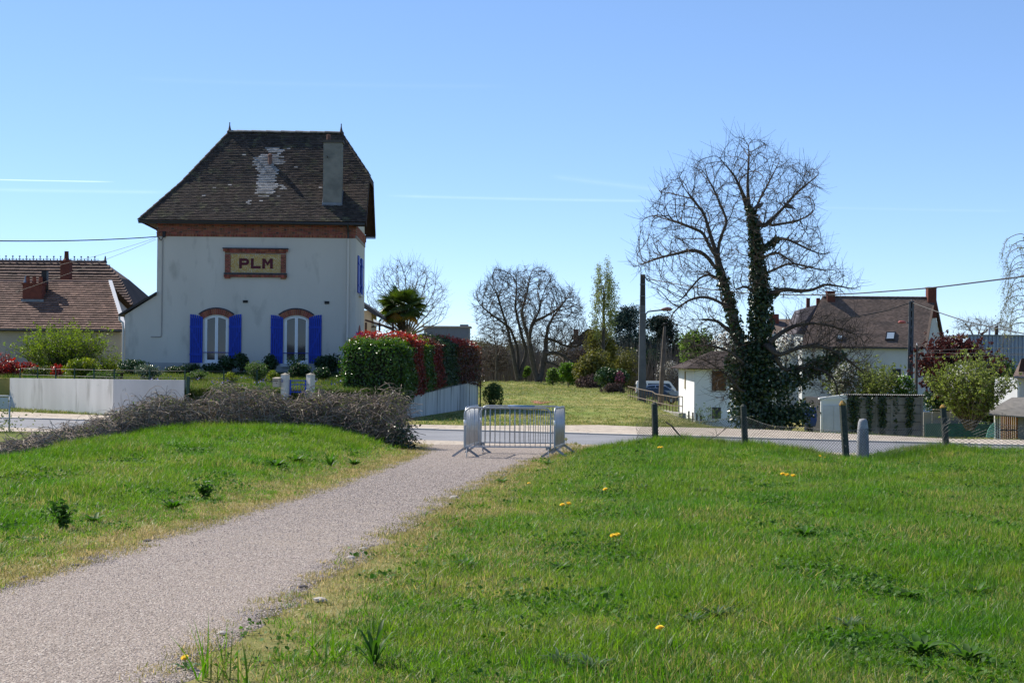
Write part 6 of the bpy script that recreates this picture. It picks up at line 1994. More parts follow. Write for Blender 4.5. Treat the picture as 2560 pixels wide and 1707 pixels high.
bench = thing('garden_bench', 'dark low garden table behind the white wall near the lean-to', 'table', (xb, 60.5, 1.0))
G().box((0, 0, .55), (.8, .4, .05)).obj('top', m_eave, bench)
for dx in (-.33, .33): G().box((dx, 0, .26), (.06, .3, .52)).obj('leg', m_eave, bench)

# ---- metal guard rail at the far left by the road
m_rail = mat('painted_steel_rail', (.42, .46, .48), .4, col2=(.34, .38, .40), metal=.3)
rl = at(23, 1080, 44.0); gzr = h(rl.x, 44.0)
rt = thing('guard_rail', 'grey tubular guard rail by the road at the left picture edge', 'railing', (rl.x, 44.0, gzr))
topz = at(22, 990, 44).z - gzr
G().tube([(0, 0, -.1), (0, 0, topz)], .024, 10).obj('post', m_rail, rt, True)
for f_ in (1.0, .655, .30):
    pts = [(-2.2, .15, topz * f_), (-.05, 0, topz * f_), (0, 0, topz * f_)]
    G().tube(pts, .022 if f_ == 1 else .016, 8).obj('rail', m_rail, rt, True)
G().tube([(0, 0, topz * .985), (.06, 0, topz * .96), (.075, 0, topz * .85), (.06, 0, topz * .72), (0, 0, topz * .68)], .02, 8).obj('end_loop', m_rail, rt, True)
G().bx(-.5, -.04, -.01, .01, topz * .66, topz * .96).obj('sign_back', mat('pale_sign_back', (.5, .52, .52), .5), rt)
V, F = leaf_quads(np.array([[rl.x + rng.normal() * .5 - .3, 43.4 + rng.normal() * .4, gzr + abs(rng.normal()) * .35] for _ in range(380)]), .075, .6, None, 1)
tag(G().add(V, F).obj('wayside_shrub', m_bleaf), 'leafy sprigs growing round the foot of the guard rail', 'shrub')

# ---- overhead lines to the house
m_cable = mat('black_cable', (.02, .02, .022), .6)
e0 = Vector(hw(*(fac(391, 592, .1)[0], -.1, fac(391, 592, .1)[1])))
c0 = at(-120, 600, 52)
pts = [e0.lerp(c0, t) - Vector((0, 0, .10 * 4 * t * (1 - t))) for t in np.linspace(0, 1, 16)]
tag(G().tube(pts, .022, 5, False).obj('overhead_cable', m_cable), 'thick black overhead cable running left from the crossing house', 'cable')
for (pxa, pya, pxb, pyb, lab) in ((389, 595, 150, 662, 'upper thin wire from the house corner down to the left roofs'), (389, 599, 40, 730, 'lower thin wire from the house corner down to the left roofs')):
    a = Vector(hw(*(fac(pxa, pya, .1)[0], -.1, fac(pxa, pya, .1)[1]))); b = at(pxb, pyb, 72.6)
    tag(G().tube([a.lerp(b, t) - Vector((0, 0, .06 * 4 * t * (1 - t))) for t in np.linspace(0, 1, 10)], .008, 4, False).obj('overhead_wire', m_cable), lab, 'cable')

# ---- annex, porch and palm behind the house on the right
ax = thing('annex', 'low annex with dark roof behind the right side of the crossing house', 'building')
Ya = 75.0
xa0, xa1 = at(890, 800, Ya).x, at(928, 800, Ya).x
zl0, zl1, zl2 = at(912, 752, Ya).z, at(936, 776, Ya).z, at(950, 790, Ya).z
G().bx(xa0, xa1, Ya + .1, Ya + 3, 1.2, zl1).obj('wall', mat('cream_render', (.50, .42, .33), .9, col2=(.44, .37, .29)), ax)
G().prism([(xa0, zl0 - .12), (xa1 + .12, zl1 - .2), (xa1 + .55, zl2 - .15), (xa1 + .55, zl2 - .02), (xa1 + .12, zl1 + .02), (xa0, zl0 + .12)], 'y', Ya - .15, Ya + 3.2).obj('roof', mat('slate_dark_roof', (.035, .04, .052), .7), ax)
G().tube([(xa1 + .5, Ya - .1, zl2 - .15), (xa1 + .25, Ya - .1, zl2 - .5), (xa1 + .02, Ya - .1, zl2 - .55)], .05, 6).obj('gutter_elbow', m_eave, ax)
pc_ = thing('porch', 'wooden porch with fabric roof beside the palm, right of the house', 'porch')
Yp = 73.5
xq0, xq1 = at(912, 860, Yp).x, at(985, 860, Yp).x
for px in (914, 948, 982): G().bar((at(px, 900, Yp).x, Yp, 1.3), (at(px, 900, Yp).x, Yp, at(px, 806, Yp).z), .09).obj('post', m_eave, pc_)
G().bar((xq0, Yp, at(915, 800, Yp).z), (at(985, 822, Yp).x, Yp, at(985, 822, Yp).z), .1, .09).obj('beam', m_eave, pc_)
G().add([tuple(at(933, 797, Yp + .3)), tuple(at(975, 818, Yp + .3)), tuple(at(936, 815, Yp + 1.2))], [(0, 1, 2)]).obj('awning', mat('pale_awning', (.55, .6, .66), .7, trans=.3), pc_)
G().bar((xq0, Yp - .1, at(915, 868, Yp).z), (xq1, Yp - .1, at(985, 868, Yp).z), .06, .07).obj('handrail', mat('pale_timber', (.42, .36, .28), .8), pc_)
shrub('dark_bush', 'dark climbing foliage massed under the porch beam', 'shrub', (at(935, 880, 74.3).x, 74.3, 1.3), (.85, .4), 1.9, 2600, .1, m_darkgreen, lumps=6)
shrub('dark_bush', 'dark foliage at the foot of the palm behind the red hedge', 'shrub', (at(1000, 880, 76).x, 76, 1.3), (1.6, .7), 1.75, 4200, .1, m_darkgreen, lumps=8)

# palm
m_frond = leafmat('palm_frond', (.045, .085, .012), (.075, .11, .016), .4, .3, .5)
m_frondold = leafmat('yellowed_palm_frond', (.40, .24, .02), (.30, .16, .03), .5, .4)
def frond_mesh(m, L=.75, n=26, pet=.55):
    g = G(); g.tube([(0, 0, 0), (pet * .5, 0, .03), (pet, 0, 0)], [.018, .014, .012], 5)
    for k in range(n):
        a = -2.0 + 4.0 * k / (n - 1); l = L * (1 - .12 * abs(a) / 2) * random.uniform(.9, 1.05)
        d = np.array([math.cos(a), math.sin(a), 0]); s = np.array([-d[1], d[0], 0]); w = .030
        b = np.array([pet, 0, 0.0]); drop = .12 + .1 * abs(a)
        g.add([b, b + d * l * .5 + s * w + [0, 0, .02], b + d * l * .55 + [0, 0, .045], b + d * l * .5 - s * w + [0, 0, .02], b + d * l - [0, 0, drop * l]], [(0, 3, 2, 1), (1, 2, 3, 4)])
    return g.mesh('frond', m)
pb = Vector((at(1003, 880, 78).x, 78.0, 1.5)); crown_z = at(1005, 770, 78).z
palm = thing('palm_tree', 'fan palm with yellowing lower fronds behind the red hedge', 'palm', pb)
ch_ = crown_z - 1.5
g = G().tube([(0, 0, -.1), (.03, 0, ch_ * .5), (0, 0, ch_)], [.17, .2, .16], 12)
g.obj('trunk', mat('fibrous_palm_trunk', (.06, .045, .03), .95, col2=(.03, .022, .016), scale=20, bump=.8, bscale=20), palm)
fA, fB, fC = frond_mesh(m_frond), frond_mesh(m_frond, .82, 30, .7), frond_mesh(m_frondold, .66, 24, .7)
for k in range(44):
    az = k * 2.399; el = 1.25 - 2.05 * (k / 43) ** .8
    old = k > 34
    o = link('frond', random.choice((fA, fB)) if not old else random.choice((fC, fB)), palm, (0, 0, ch_ + .05 * math.sin(k)))
    o.rotation_euler = Euler_ = Matrix.Rotation(az, 3, 'Z').to_4x4().to_euler()
    M = Matrix.Translation((0, 0, ch_)) @ Matrix.Rotation(az, 4, 'Z') @ Matrix.Rotation(-el, 4, 'Y') @ Matrix.Rotation(random.uniform(-.5, .5), 4, 'X')
    o.matrix_local = M
    if old: o['label'] = 'yellowed drooping frond'
V, F = leaf_quads(np.stack([rng.normal(size=500) * .22, rng.normal(size=500) * .22, ch_ - rng.random(500) * 1.1], 1), .3, .12, np.tile([[1., 0, 0]], (500, 1)), 1)
G().add(V, F).obj('dead_fronds', mat('dead_palm_thatch', (.10, .07, .035), .95, col2=(.05, .036, .02), scale=6, rnd=.3), palm)
# ================================================================== BEYOND THE ROAD
# ---- neighbouring houses on the left
m_mtile = mat('pinkish_mechanical_tile', (0.215, 0.135, 0.105), .85, col2=(.145, .092, .075), scale=1.2, lo=.35, hi=.65, rnd=.3, spec=.3)
m_mtiled = mat('dark_mechanical_tile', (0.12, 0.075, 0.06), .85, col2=(.075, .05, .042), scale=1.2, rnd=.3, spec=.3)
m_grender = mat('grey_beige_render', (.40, .36, .32), .92, col2=(.34, .31, .28), scale=1)
m_vergewhite = mat('white_verge_board', (.72, .72, .72), .6)
def plane_roof(root, name, p00, p10, p01, p11, expo, wid, m, th=.03, lift=.035, ang=.12, nm='roof_tiles'):
    g = G(); g.quad(p00, p10, p11, p01)
    r_ = g.obj(name, m_underroof, root)
    g = G(); lay(g, tile_frames(*np_(p00, p10, p01, p11), expo, wid), wid, expo * 1.35, th, ang, lift)
    tag(g.obj(nm, m, r_), kind='stuff')
    return r_
YA = 74.0
nh = thing('neighbour_house', 'low neighbour house with pinkish tiled roof, triple-pot brick chimney and white verge', 'house')
eL, eR = at(-140, 821, YA), at(310, 828, YA)
ze = (eL.z + eR.z) / 2; zr2 = at(150, 706, YA + 3.6).z
rL, rR = at(-140, 700, YA + 3.6), at(273, 706, YA + 3.6)
p00, p10 = (eL.x, YA, ze), (eR.x, YA, ze); p01, p11 = (rL.x, YA + 3.6, zr2), (rR.x, YA + 3.6, zr2)
roofA = plane_roof(nh, 'roof', p00, p10, p01, p11, .20, .21, m_mtile, .04, .06, .26)
G().add([p01, p11, (eR.x, YA + 7.2, ze), (eL.x, YA + 7.2, ze)], [(0, 1, 2, 3)]).obj('rear_roof', m_mtiled, nh)
vg = np.array(p11) - np.array(p10)
G().bar(np.array(p10) + [.05, 0, .08], np.array(p11) + [.05, 0, .1], .17, .09).obj('verge_board', m_vergewhite, nh)
run = G().tube([(p01[0], p01[1], zr2 + .04), (p11[0], p11[1], zr2 + .04)], .09, 8); run.obj('ridge', m_mtile, roofA)
G().bx(eL.x, eR.x - .25, YA + .35, YA + 7, .2, ze - .05).obj('wall', m_grender, nh)
G().add([(eR.x - .26, YA + .36, ze - .05), (eR.x - .26, YA + 7, ze - .05), (p11[0] - .3, YA + 3.6, zr2 - .1)], [(0, 1, 2)]).obj('gable', m_grender, nh)
G().tube([(eL.x, YA - .06, ze - .02), (eR.x, YA - .06, ze - .02)], .06, 8).obj('gutter', m_gutter, nh)
def roofpt(px, py, A, B_, C_):
    """pixel onto the plane through three points"""
    A, B_, C_ = [np.array(v, float) for v in (A, B_, C_)]; n = np.cross(B_ - A, C_ - A); d = ray(px, py); t = ((A - EYE) @ n) / (d @ n); return EYE + d * t
q0, q1 = roofpt(56, 757, p00, p10, p01), roofpt(103, 760, p00, p10, p01)
m_chbrick = mat('chimney_brick', (.135, .042, .03), .9, col2=(.09, .03, .024), scale=6, rnd=.2, bump=.4, bscale=30)
def brick_chimney(root, x0, x1, y, z0, z1, dep, pots, name='chimney'):
    cw = G().bx(x0, x1, y, y + dep, z0 - .5, z1).obj(name, m_chbrick, root)
    G().bx(x0 - .05, x1 + .05, y - .05, y + dep + .05, z1 + .001, z1 + .09).obj('chimney_cap', m_chbrick, cw)
    me = G().lathe([(.11, 0), (.09, .28), (.10, .3)], (0, 0, 0), 10).mesh('chimney_pot', mat('red_chimney_pot', (.20, .065, .04), .8))
    for k in range(pots): link('chimney_pot', me, cw, (x0 + (k + .5) * (x1 - x0) / pots, y + dep / 2, z1 + .09))
    return cw
zc1 = at(75, 711, q0[1]).z
cw = brick_chimney(nh, q0[0], q1[0], q0[1], q0[2], zc1, .6, 3)
G().bx(q0[0] - .06, q1[0] + .1, q0[1] - .04, q0[1] - .002, q0[2] - .05, q0[2] + .18).obj('flashing', m_zinc, cw)
xq = at(106, 700, q0[1] + .4).x; G().bx(xq - .12, xq + .14, q0[1] + .62, q0[1] + .95, q0[2], at(106, 678, q0[1] + .8).z).obj('dark_flue', m_black, nh)
xq = at(63, 690, q0[1] + .2).x; G().lathe([(.13, 0), (.06, .22), (.05, .34), (.07, .36)], (xq, q0[1] + .3, zc1 + .09), 8).obj('cowl', m_zinc, nh)
# second house behind, with iron cresting on the ridge
YB = 86.0
nb_ = thing('neighbour_house', 'taller dark-roofed house with iron ridge cresting behind the pinkish roof', 'house')
zrB = (at(20, 650, YB + 3).z + at(262, 661, YB + 3).z) / 2; zeB = at(325, 765, YB).z
a_l = at(-140, 760, YB); 
pB00, pB10 = (a_l.x, YB, zeB), (at(333, 765, YB).x, YB, zeB); pB01, pB11 = (a_l.x, YB + 3.2, zrB), (at(263, 661, YB + 3.2).x, YB + 3.2, zrB)
# broken right slope: steep below, hipped above
kn = (at(300, 695, YB + 2.2).x, YB + 2.2, at(300, 695, YB + 2.2).z)
rf = plane_roof(nb_, 'roof', pB00, pB10, (a_l.x, YB + 2.2, kn[2]), kn, .24, .26, m_mtiled, .045, .07, .25)
plane_roof(nb_, 'upper_roof', (a_l.x, YB + 2.2, kn[2]), kn, pB01, pB11, .24, .26, m_mtiled, .045, .07, .25)
G().add([pB10, (pB10[0], YB + 8, zeB), (kn[0], YB + 4.4, kn[2]), kn], [(0, 1, 2, 3)]).add([kn, (kn[0], YB + 4.4, kn[2]), pB11], [(0, 1, 2)]).obj('hip_end', m_mtiled, nb_)
G().bx(a_l.x, pB10[0] - .5, YB + .5, YB + 7.5, 0, zeB - .1).obj('wall', m_grender, nb_)
G().bx(pB10[0] - .9, pB10[0] - .3, YB + .3, YB + .49, zeB - 1.2, zeB - .05).obj('corbel', m_eave, nb_)
me = G()
me.bx(-.02, .02, -.012, .012, 0, .26); me.bx(-.10, .10, -.012, .012, .12, .15); me.box((0, 0, .29), (.09, .03, .07)); me.bx(-.2, .2, -.012, .012, 0, .05)
me.bx(-.20, -.17, -.012, .012, .05, .17); me.bx(.17, .20, -.012, .012, .05, .17)
me = me.mesh('cresting', m_gutter)
x = a_l.x
while x < pB11[0] - .3:
    pxx = proj((x, YB + 3.2, zrB))[0]
    if pxx > -20 and not (118 < pxx < 134): link('cresting', me, rf, (x, YB + 3.2, zrB + .05 - .0))
    x += .40
G().tube([(a_l.x, YB + 3.2, zrB + .02), (pB11[0], YB + 3.2, zrB + .02)], .11, 8).obj('ridge', m_mtiled, rf)
G().lathe([(.12, 0), (.06, .2), (.03, .4)], (pB11[0], YB + 3.2, zrB), 8).obj('finial', m_gutter, rf)
q0, q1 = at(149, 700, YB + .8), at(172, 700, YB + .8)
cw = brick_chimney(nb_, q0.x, q1.x, YB + .9, q0.z - 1, at(160, 655, YB + .9).z, .55, 0)
G().lathe([(.24, 0), (.14, .14), (.12, .5), (.13, .54)], ((q0.x + q1.x) / 2, YB + 1.2, at(160, 655, YB + .9).z + .09), 8).obj('chimney_pot', m_chbrick, cw)

# ---- big house on the right
YC = 125.0
bh = thing('farmhouse', 'large white house with brown tiled roof, skylight and two brick chimneys behind the bare tree', 'house')
m_btile = mat('brown_flat_tile', (.155, .11, .09), .9, col2=(.10, .076, .064), scale=.7, lo=.35, hi=.65, col3=(.08, .065, .06), scale3=.35, lo3=.55, hi3=.75, rnd=.25)
m_bwhite = mat('bluish_white_render', (.50, .515, .53), .9, col2=(.43, .445, .46), scale=.5)
zre = at(2200, 744, YC + 4.2).z; zee = at(2180, 868, YC).z
c00, c10 = at(1998, 870, YC), at(2312, 868, YC); c01, c11 = at(2056, 744, YC + 4.2), at(2334, 742, YC + 4.2)
rC = plane_roof(bh, 'roof', (c00.x, YC, zee), (c10.x, YC, zee), (c01.x, YC + 4.2, zre), (c11.x, YC + 4.2, zre), .14, .2, m_btile, .03, .03, .12)
G().add([(c01.x, YC + 4.2, zre), (c11.x, YC + 4.2, zre), (c10.x + 1.5, YC + 8.4, zee), (c00.x, YC + 8.4, zee)], [(0, 1, 2, 3)]).obj('rear_roof', m_btile, bh)
G().bx(c00.x + .3, c10.x - .1, YC + .3, YC + 8, -3.5, zee - .08).obj('wall', m_bwhite, bh)
xg = c10.x
gx2 = at(2362, 840, YC + 8.2).x
G().add([(xg - .1, YC + .31, -3.5), (gx2 - .2, YC + 8.0, -3.5), (gx2 - .2, YC + 8.0, zee), (c11.x - .15, YC + 4.2, zre - .15), (xg - .1, YC + .31, zee)], [(0, 1, 2, 3, 4)]).obj('gable', m_bwhite, bh)
G().bar((c11.x + .05, YC + 4.2, zre), (gx2 + .15, YC + 8.6, zee - .3), .25, .3).obj('barge_board', m_eave, bh)
G().bar((c11.x + .05, YC + 4.2, zre), (c10.x + .05, YC - .1, zee), .2, .12).obj('verge_tiles', m_btile, bh)
G().bx(c00.x, c10.x, YC - .12, YC + .1, zee - .12, zee + .02).obj('gutter', m_gutter, bh)
g = half_round(.42, .13); rm = g.mesh('ridge_tile', m_btile)
for k in range(int((c11.x - c01.x) / .42)): link('ridge_tile', rm, rC, (c01.x + k * .42, YC + 4.2, zre + .02))
for (a, b, t, lab) in ((2318, 2339, 720, 0), (2067, 2086, 730, 0)):
    q0, q1 = at(a, 745, YC + 4.0), at(b, 745, YC + 4.0)
    brick_chimney(bh, q0.x, q1.x, YC + 3.7, zre - 1.2, at(a, t, YC + 3.7).z, .8, 0)
sA, sB = roofpt(2212, 852, (c00.x, YC, zee), (c10.x, YC, zee), (c01.x, YC + 4.2, zre)), roofpt(2237, 834, (c00.x, YC, zee), (c10.x, YC, zee), (c01.x, YC + 4.2, zre))
def skylight(px0, py0, px1, py1, root):
    V3 = [(c00.x, YC, zee), (c10.x, YC, zee), (c01.x, YC + 4.2, zre)]
    q = [roofpt(px, py, *V3) for px, py in ((px0, py1), (px1, py1), (px1 + 3, py0), (px0 + 3, py0))]
    n = np.cross(q[1] - q[0], q[3] - q[0]); n /= np.linalg.norm(n); n = n if n[2] > 0 else -n
    f = G(); q2 = [p + n * .14 for p in q]
    f.add([*q, *q2], [(0, 1, 5, 4), (1, 2, 6, 5), (2, 3, 7, 6), (3, 0, 4, 7), (4, 5, 6, 7)])
    fr = f.obj('skylight', m_black, root)
    c = sum(q2) / 4; G().add([c + (p - c) * .74 + n * .02 for p in q2], [(0, 1, 2, 3)]).obj('pane', mat_glass('skylight_glass', (.35, .42, .48), .1), fr)
skylight(2212, 832, 2236, 852, bh); skylight(2090, 840, 2106, 852, bh)
for (a, b, c_, d) in ((2228, 2252, 922, 960), (2118, 2132, 905, 935)):
    q0, q1 = at(a, c_, YC + .2), at(b, d, YC + .2)
    w_ = G().bx(q0.x, q1.x, YC + .2, YC + .29, q1.z, q0.z).obj('window', m_eave, bh)
    G().bx(q0.x + .08, q1.x - .08, YC + .18, YC + .198, q1.z + .08, q0.z - .08).obj('pane', m_pane, w_)
# adjoining lower house with dark mansard and dormer, left of it
lh = thing('village_house', 'smaller house with a dark hipped mansard roof beside the large brown roof', 'house')
YD = 128.0
a0, a1 = at(1990, 835, YD), at(2045, 835, YD); b0, b1 = at(2000, 775, YD + 1.5), at(2042, 762, YD + 1.5)
G().add([(a0.x, YD, a0.z), (a1.x, YD, a0.z), (b1.x, YD + 1.5, b1.z), (b0.x, YD + 1.5, b0.z), (a0.x, YD + 6, a0.z), (a1.x, YD + 6, a0.z), (b1.x, YD + 4, b1.z), (b0.x, YD + 4, b0.z)], [(0, 1, 2, 3), (4, 7, 6, 5), (0, 3, 7, 4), (1, 5, 6, 2), (3, 2, 6, 7)]).obj('mansard_roof', mat('purple_slate', (.085, .07, .075), .6, rnd=.2), lh)
G().bx(a0.x - 2.2, a1.x, YD + .2, YD + 6, -3, a0.z).obj('wall', m_bwhite, lh)
for px in (2021, 2046): 
    q = at(px, 760, YD + 2); G().bx(q.x - .14, q.x + .14, YD + 2, YD + 2.3, q.z - 1, at(px, 745, YD + 2).z).obj('chimney_flue', m_chbrick, lh)
g = G().add([at(1925, 835, YD + 4), at(1998, 835, YD + 4), at(1992, 797, YD + 7), at(1938, 797, YD + 7)], [(0, 1, 2, 3)]); 
vh = thing('village_house', 'reddish roof with a small chimney just right of the ivy-clad trunk', 'house')
rr_ = g.obj('roof', m_btile, vh); q0 = at(1936, 800, YD + 6); G().bx(q0.x - .4, q0.x + .4, YD + 6, YD + 6.7, q0.z - .5, at(1936, 785, YD + 6).z).obj('chimney', m_chbrick, vh)
q0, q1 = at(1925, 838, YD + 4.1), at(1998, 900, YD + 4.1); G().bx(q0.x, q1.x, YD + 4.1, YD + 8, -3, q0.z).obj('wall', m_bwhite, vh)

# ---- white shed by the meadow
YS = 76.0
sx0_, sx1_ = at(1737, 1000, YS).x, at(1905, 1000, YS).x
zs1 = at(1800, 921, YS).z; zs0 = -1.3
xb_ = at(1697, 1000, YS + 5.5).x
sh = thing('white_shed', 'small white shed with brown boarded window and dark hipped roof left of the ivy-clad tree', 'shed')
m_shed = mat('white_shed_paint', (.74, .76, .77), .8, col2=(.66, .68, .69), scale=.8, bump=.2, bscale=30)
G().add([(sx0_, YS, zs0), (sx1_, YS, zs0), (sx1_, YS, zs1), (sx0_, YS, zs1), (xb_, YS + 5.5, zs0), (xb_, YS + 5.5, zs1), (sx1_ - .4, YS + 5.5, zs0), (sx1_ - .4, YS + 5.5, zs1)], [(0, 1, 2, 3), (4, 0, 3, 5), (1, 6, 7, 2), (6, 4, 5, 7)]).obj('wall', m_shed, sh)
dL = Vector((xb_ - sx0_, 5.5, 0)).normalized(); nL = Vector((-dL.y, dL.x, 0))
me = G()
n = 11; LLen = Vector((xb_ - sx0_, 5.5, 0)).length
for k in range(n):
    a = Vector((sx0_, YS, 0)) + dL * (LLen * k / n + .03) + nL * .0; b = Vector((sx0_, YS, 0)) + dL * (LLen * (k + 1) / n - .01)
    zt_ = zs1 - .02; zl_ = zs0 + .75
    V = [(*(a + nL * o_).xy, z) for o_ in (.004, .03) for z in (zl_, zt_)] + [(*(b + nL * o_).xy, z) for o_ in (.004, .03) for z in (zl_, zt_)]
    G().add(V, [(2, 3, 7, 6), (0, 2, 6, 4), (1, 5, 7, 3), (0, 1, 3, 2), (4, 6, 7, 5)]).obj('plank', m_shed, sh)
kx = Vector((sx0_, YS, 0)) + dL * LLen * .53 + nL * .06
G().bar((kx.x, kx.y, at(1716, 972, YS + 2.7).z), (kx.x, kx.y, at(1716, 929, YS + 2.7).z), .12, .05).obj('post_strip', mat('ochre_timber', (.36, .27, .12), .85), sh)
q0, q1 = at(1780, 927, YS), at(1815, 976, YS)
wb = G().bx(q0.x, q1.x, YS - .05, YS - .003, q1.z, q0.z).obj('boarded_window', m_eave, sh)
m_board = mat('brown_board', (.16, .075, .03), .8, col2=(.11, .05, .02), scale=5, stretch=(1, 1, .3))
for k in range(4): G().bx(q0.x + .03 + (q1.x - q0.x - .06) * k / 4 + .006, q0.x + .03 + (q1.x - q0.x - .06) * (k + 1) / 4 - .006, YS - .07, YS - .051, q1.z + .03, q0.z - .03).obj('board', m_board, wb)
q0, q1 = at(1780, 1018, YS), at(1802, 1046, YS); G().bx(q0.x, q1.x, YS - .03, YS - .003, q1.z, q0.z).obj('low_hatch', mat('dark_hatch', (.05, .055, .06), .7), sh)
ov = .45; zr_s = at(1800, 880, YS + 2.8).z
m_shroof = mat('dark_flat_tile_roof', (.07, .05, .042), .9, col2=(.045, .034, .03), scale=3, rnd=.25)
e = [(sx0_ - ov - .1, YS - ov, zs1 - .04), (sx1_ + ov, YS - ov, zs1 - .04), (sx1_ + ov, YS + 6, zs1 - .04), (xb_ - ov, YS + 6, zs1 - .04)]
rg = [(sx0_ + 1.2, YS + 2.8, zr_s), (sx1_ - 1.2, YS + 2.8, zr_s)]
G().add([*e, *rg], [(0, 1, 5, 4), (2, 3, 4, 5), (0, 4, 3), (1, 2, 5), (3, 2, 1, 0)][:2]).add([*e, *rg], [(0, 4, 3), (1, 2, 5)]).add(e, [(3, 2, 1, 0)]).obj('roof', m_underroof, sh)
g = G(); lay(g, tile_frames(*np_(e[0], e[1], rg[0], rg[1]), .14, .18), .18, .2, .02); lay(g, tile_frames(*np_(e[3], e[0], rg[0], rg[0]), .14, .18), .18, .2, .02)
tag(g.obj('roof_tiles', m_shroof, sh), kind='stuff')
# shrub and little posts at its foot
c = onG(at(1775, 1060, 72).x, 72.0)
twiggy('young_shrub', 'thin young shrub in front of the white shed', 'shrub', tuple(c), 1.25, .55, 16, 420, .08, m_midgreen)
for k, px in enumerate((1722, 1732, 1742, 1752)):
    q = onG(at(px, 1050, 73 - k * .4).x, 73 - k * .4)
    tag(G().box((q.x, q.y, q.z + .22), (.07, .07, .5)).obj('garden_stake', m_post), 'short dark stake in the grass at the white shed corner, %s of four' % ('first', 'second', 'third', 'last')[k], 'stake', 'stakes by the shed corner')
# ---- railing beside the meadow
m_rust = mat('rusty_rail_paint', (.085, .06, .045), .8, col2=(.15, .10, .06), scale=6)
ra = thing('meadow_railing', 'low rusty railing along the meadow edge before the parked cars', 'railing')
q0 = Vector((at(1570, 1003, 92).x, 92, 0)); q1 = Vector((at(1706, 1035, 75).x, 75, 0))
def rz_(t):
    p = q0.lerp(q1, t); lo = at(1570 + 136 * t, 1003 + 32 * t + (2 if t < .9 else 0), p.y).z; hi = at(1570 + 136 * t, 966 + 26 * t + (4 if .5 < t < .95 else 0), p.y).z
    return p, lo, hi
pts = []; npost = 20
for k in range(npost + 1):
    p, lo, hi = rz_(k / npost)
    G().box((p.x, p.y, (lo + hi) / 2 - .1), (.035, .035, hi - lo + .2)).obj('post', m_rust, ra); pts.append((p, lo, hi))
for f_ in (1.0, .45): G().tube([(p.x, p.y, lo + (hi - lo) * f_) for p, lo, hi in pts], .028, 6, False).obj('rail', mat('weathered_rail', (.17, .135, .10), .8, col2=(.10, .08, .06), scale=3), ra)
kb = G()
for k in range(npost):
    (a, la, _), (b, lb, _2) = pts[k], pts[k + 1]
    kb.bar((a.x, a.y, la - .1), (b.x, b.y, lb - .1), .35, .3)
tag(kb.obj('railing_kerb', mat('grey_kerb_concrete', (.33, .32, .30), .95, col2=(.22, .21, .2), scale=2)), kind='structure')
# ---- concrete lamp pole and wooden pole
m_conc = mat('grey_concrete_pole', (.125, .13, .14), .9, col2=(.09, .095, .105), scale=1.5, bump=.2, bscale=20)
YP = 90.0
b = at(1605, 1010, YP); tpx = at(1607, 687, YP)
pz0, pz1 = -.6, tpx.z
cp = thing('utility_pole', 'tall grey concrete utility pole with street lamp arm before the parked van', 'pole', (b.x, YP, 0))
dx = tpx.x - b.x
G().add([(-.24, -.16, pz0), (.24, -.16, pz0), (.24, .16, pz0), (-.24, .16, pz0), (dx - .135, -.1, pz1), (dx + .135, -.1, pz1), (dx + .135, .1, pz1), (dx - .135, .1, pz1)], [(3, 2, 1, 0), (4, 5, 6, 7), (0, 1, 5, 4), (1, 2, 6, 5), (2, 3, 7, 6), (3, 0, 4, 7)]).obj('shaft', m_conc, cp)
zt_ = at(1607, 775, YP).z; G().add([(dx - .15, -.115, zt_), (dx + .15, -.115, zt_), (dx + .15, .115, zt_), (dx - .15, .115, zt_), (dx - .14, -.105, pz1 + .02), (dx + .14, -.105, pz1 + .02), (dx + .14, .105, pz1 + .02), (dx - .14, .105, pz1 + .02)], [(4, 5, 6, 7), (0, 1, 5, 4), (1, 2, 6, 5), (2, 3, 7, 6), (3, 0, 4, 7)]).obj('dark_top', mat('dark_stained_concrete', (.035, .034, .036), .9, col2=(.06, .058, .058), scale=2), cp)
def loc(px, py, Y=YP): v = at(px, py, Y); return (v.x - b.x, Y - YP, v.z)
G().tube([loc(1613, 800), loc(1614, 786), loc(1620, 779), loc(1635, 777), loc(1656, 775)], .045, 8).obj('lamp_arm', m_conc, cp)
q = loc(1667, 773.5); g = G()
for (r, xx) in (): pass
g.tube([(q[0] - .33, q[1], q[2]), (q[0] - .2, q[1], q[2] + .0), (q[0], q[1], q[2] + .02), (q[0] + .22, q[1], q[2] + .01), (q[0] + .33, q[1], q[2])], [.05, .10, .13, .11, .03], 10)
m_lamp = mat('faded_red_lamp_head', (.24, .12, .10), .6, col2=(.17, .09, .075), scale=4)
g.obj('lamp_head', m_lamp, cp, True)
for y_ in (711, 740, 782): 
    q = loc(1606.5, y_); G().bx(q[0] - .16, q[0] + .16, -.13, .13, q[2] - .02, q[2] + .02).obj('band', m_zinc, cp)
G().tube([loc(1614, 692), loc(1617, 700), loc(1622, 703), loc(1626, 698)], .035, 6).obj('insulator', m_black, cp)
wp = thing('wooden_pole', 'slender leaning wooden pole between the concrete pole and the shed', 'pole')
G().tube([at(1651, 1015, 82), at(1655, 930, 82), at(1662, 815, 82)], [.13, .12, .075], 8).obj('shaft', mat('weathered_pole_wood', (.13, .11, .095), .95, col2=(.085, .07, .06), scale=3), wp)
G().tube([at(1655, 812, 82), at(1668, 808, 82)], .05, 6).obj('crossbar', m_black, wp)
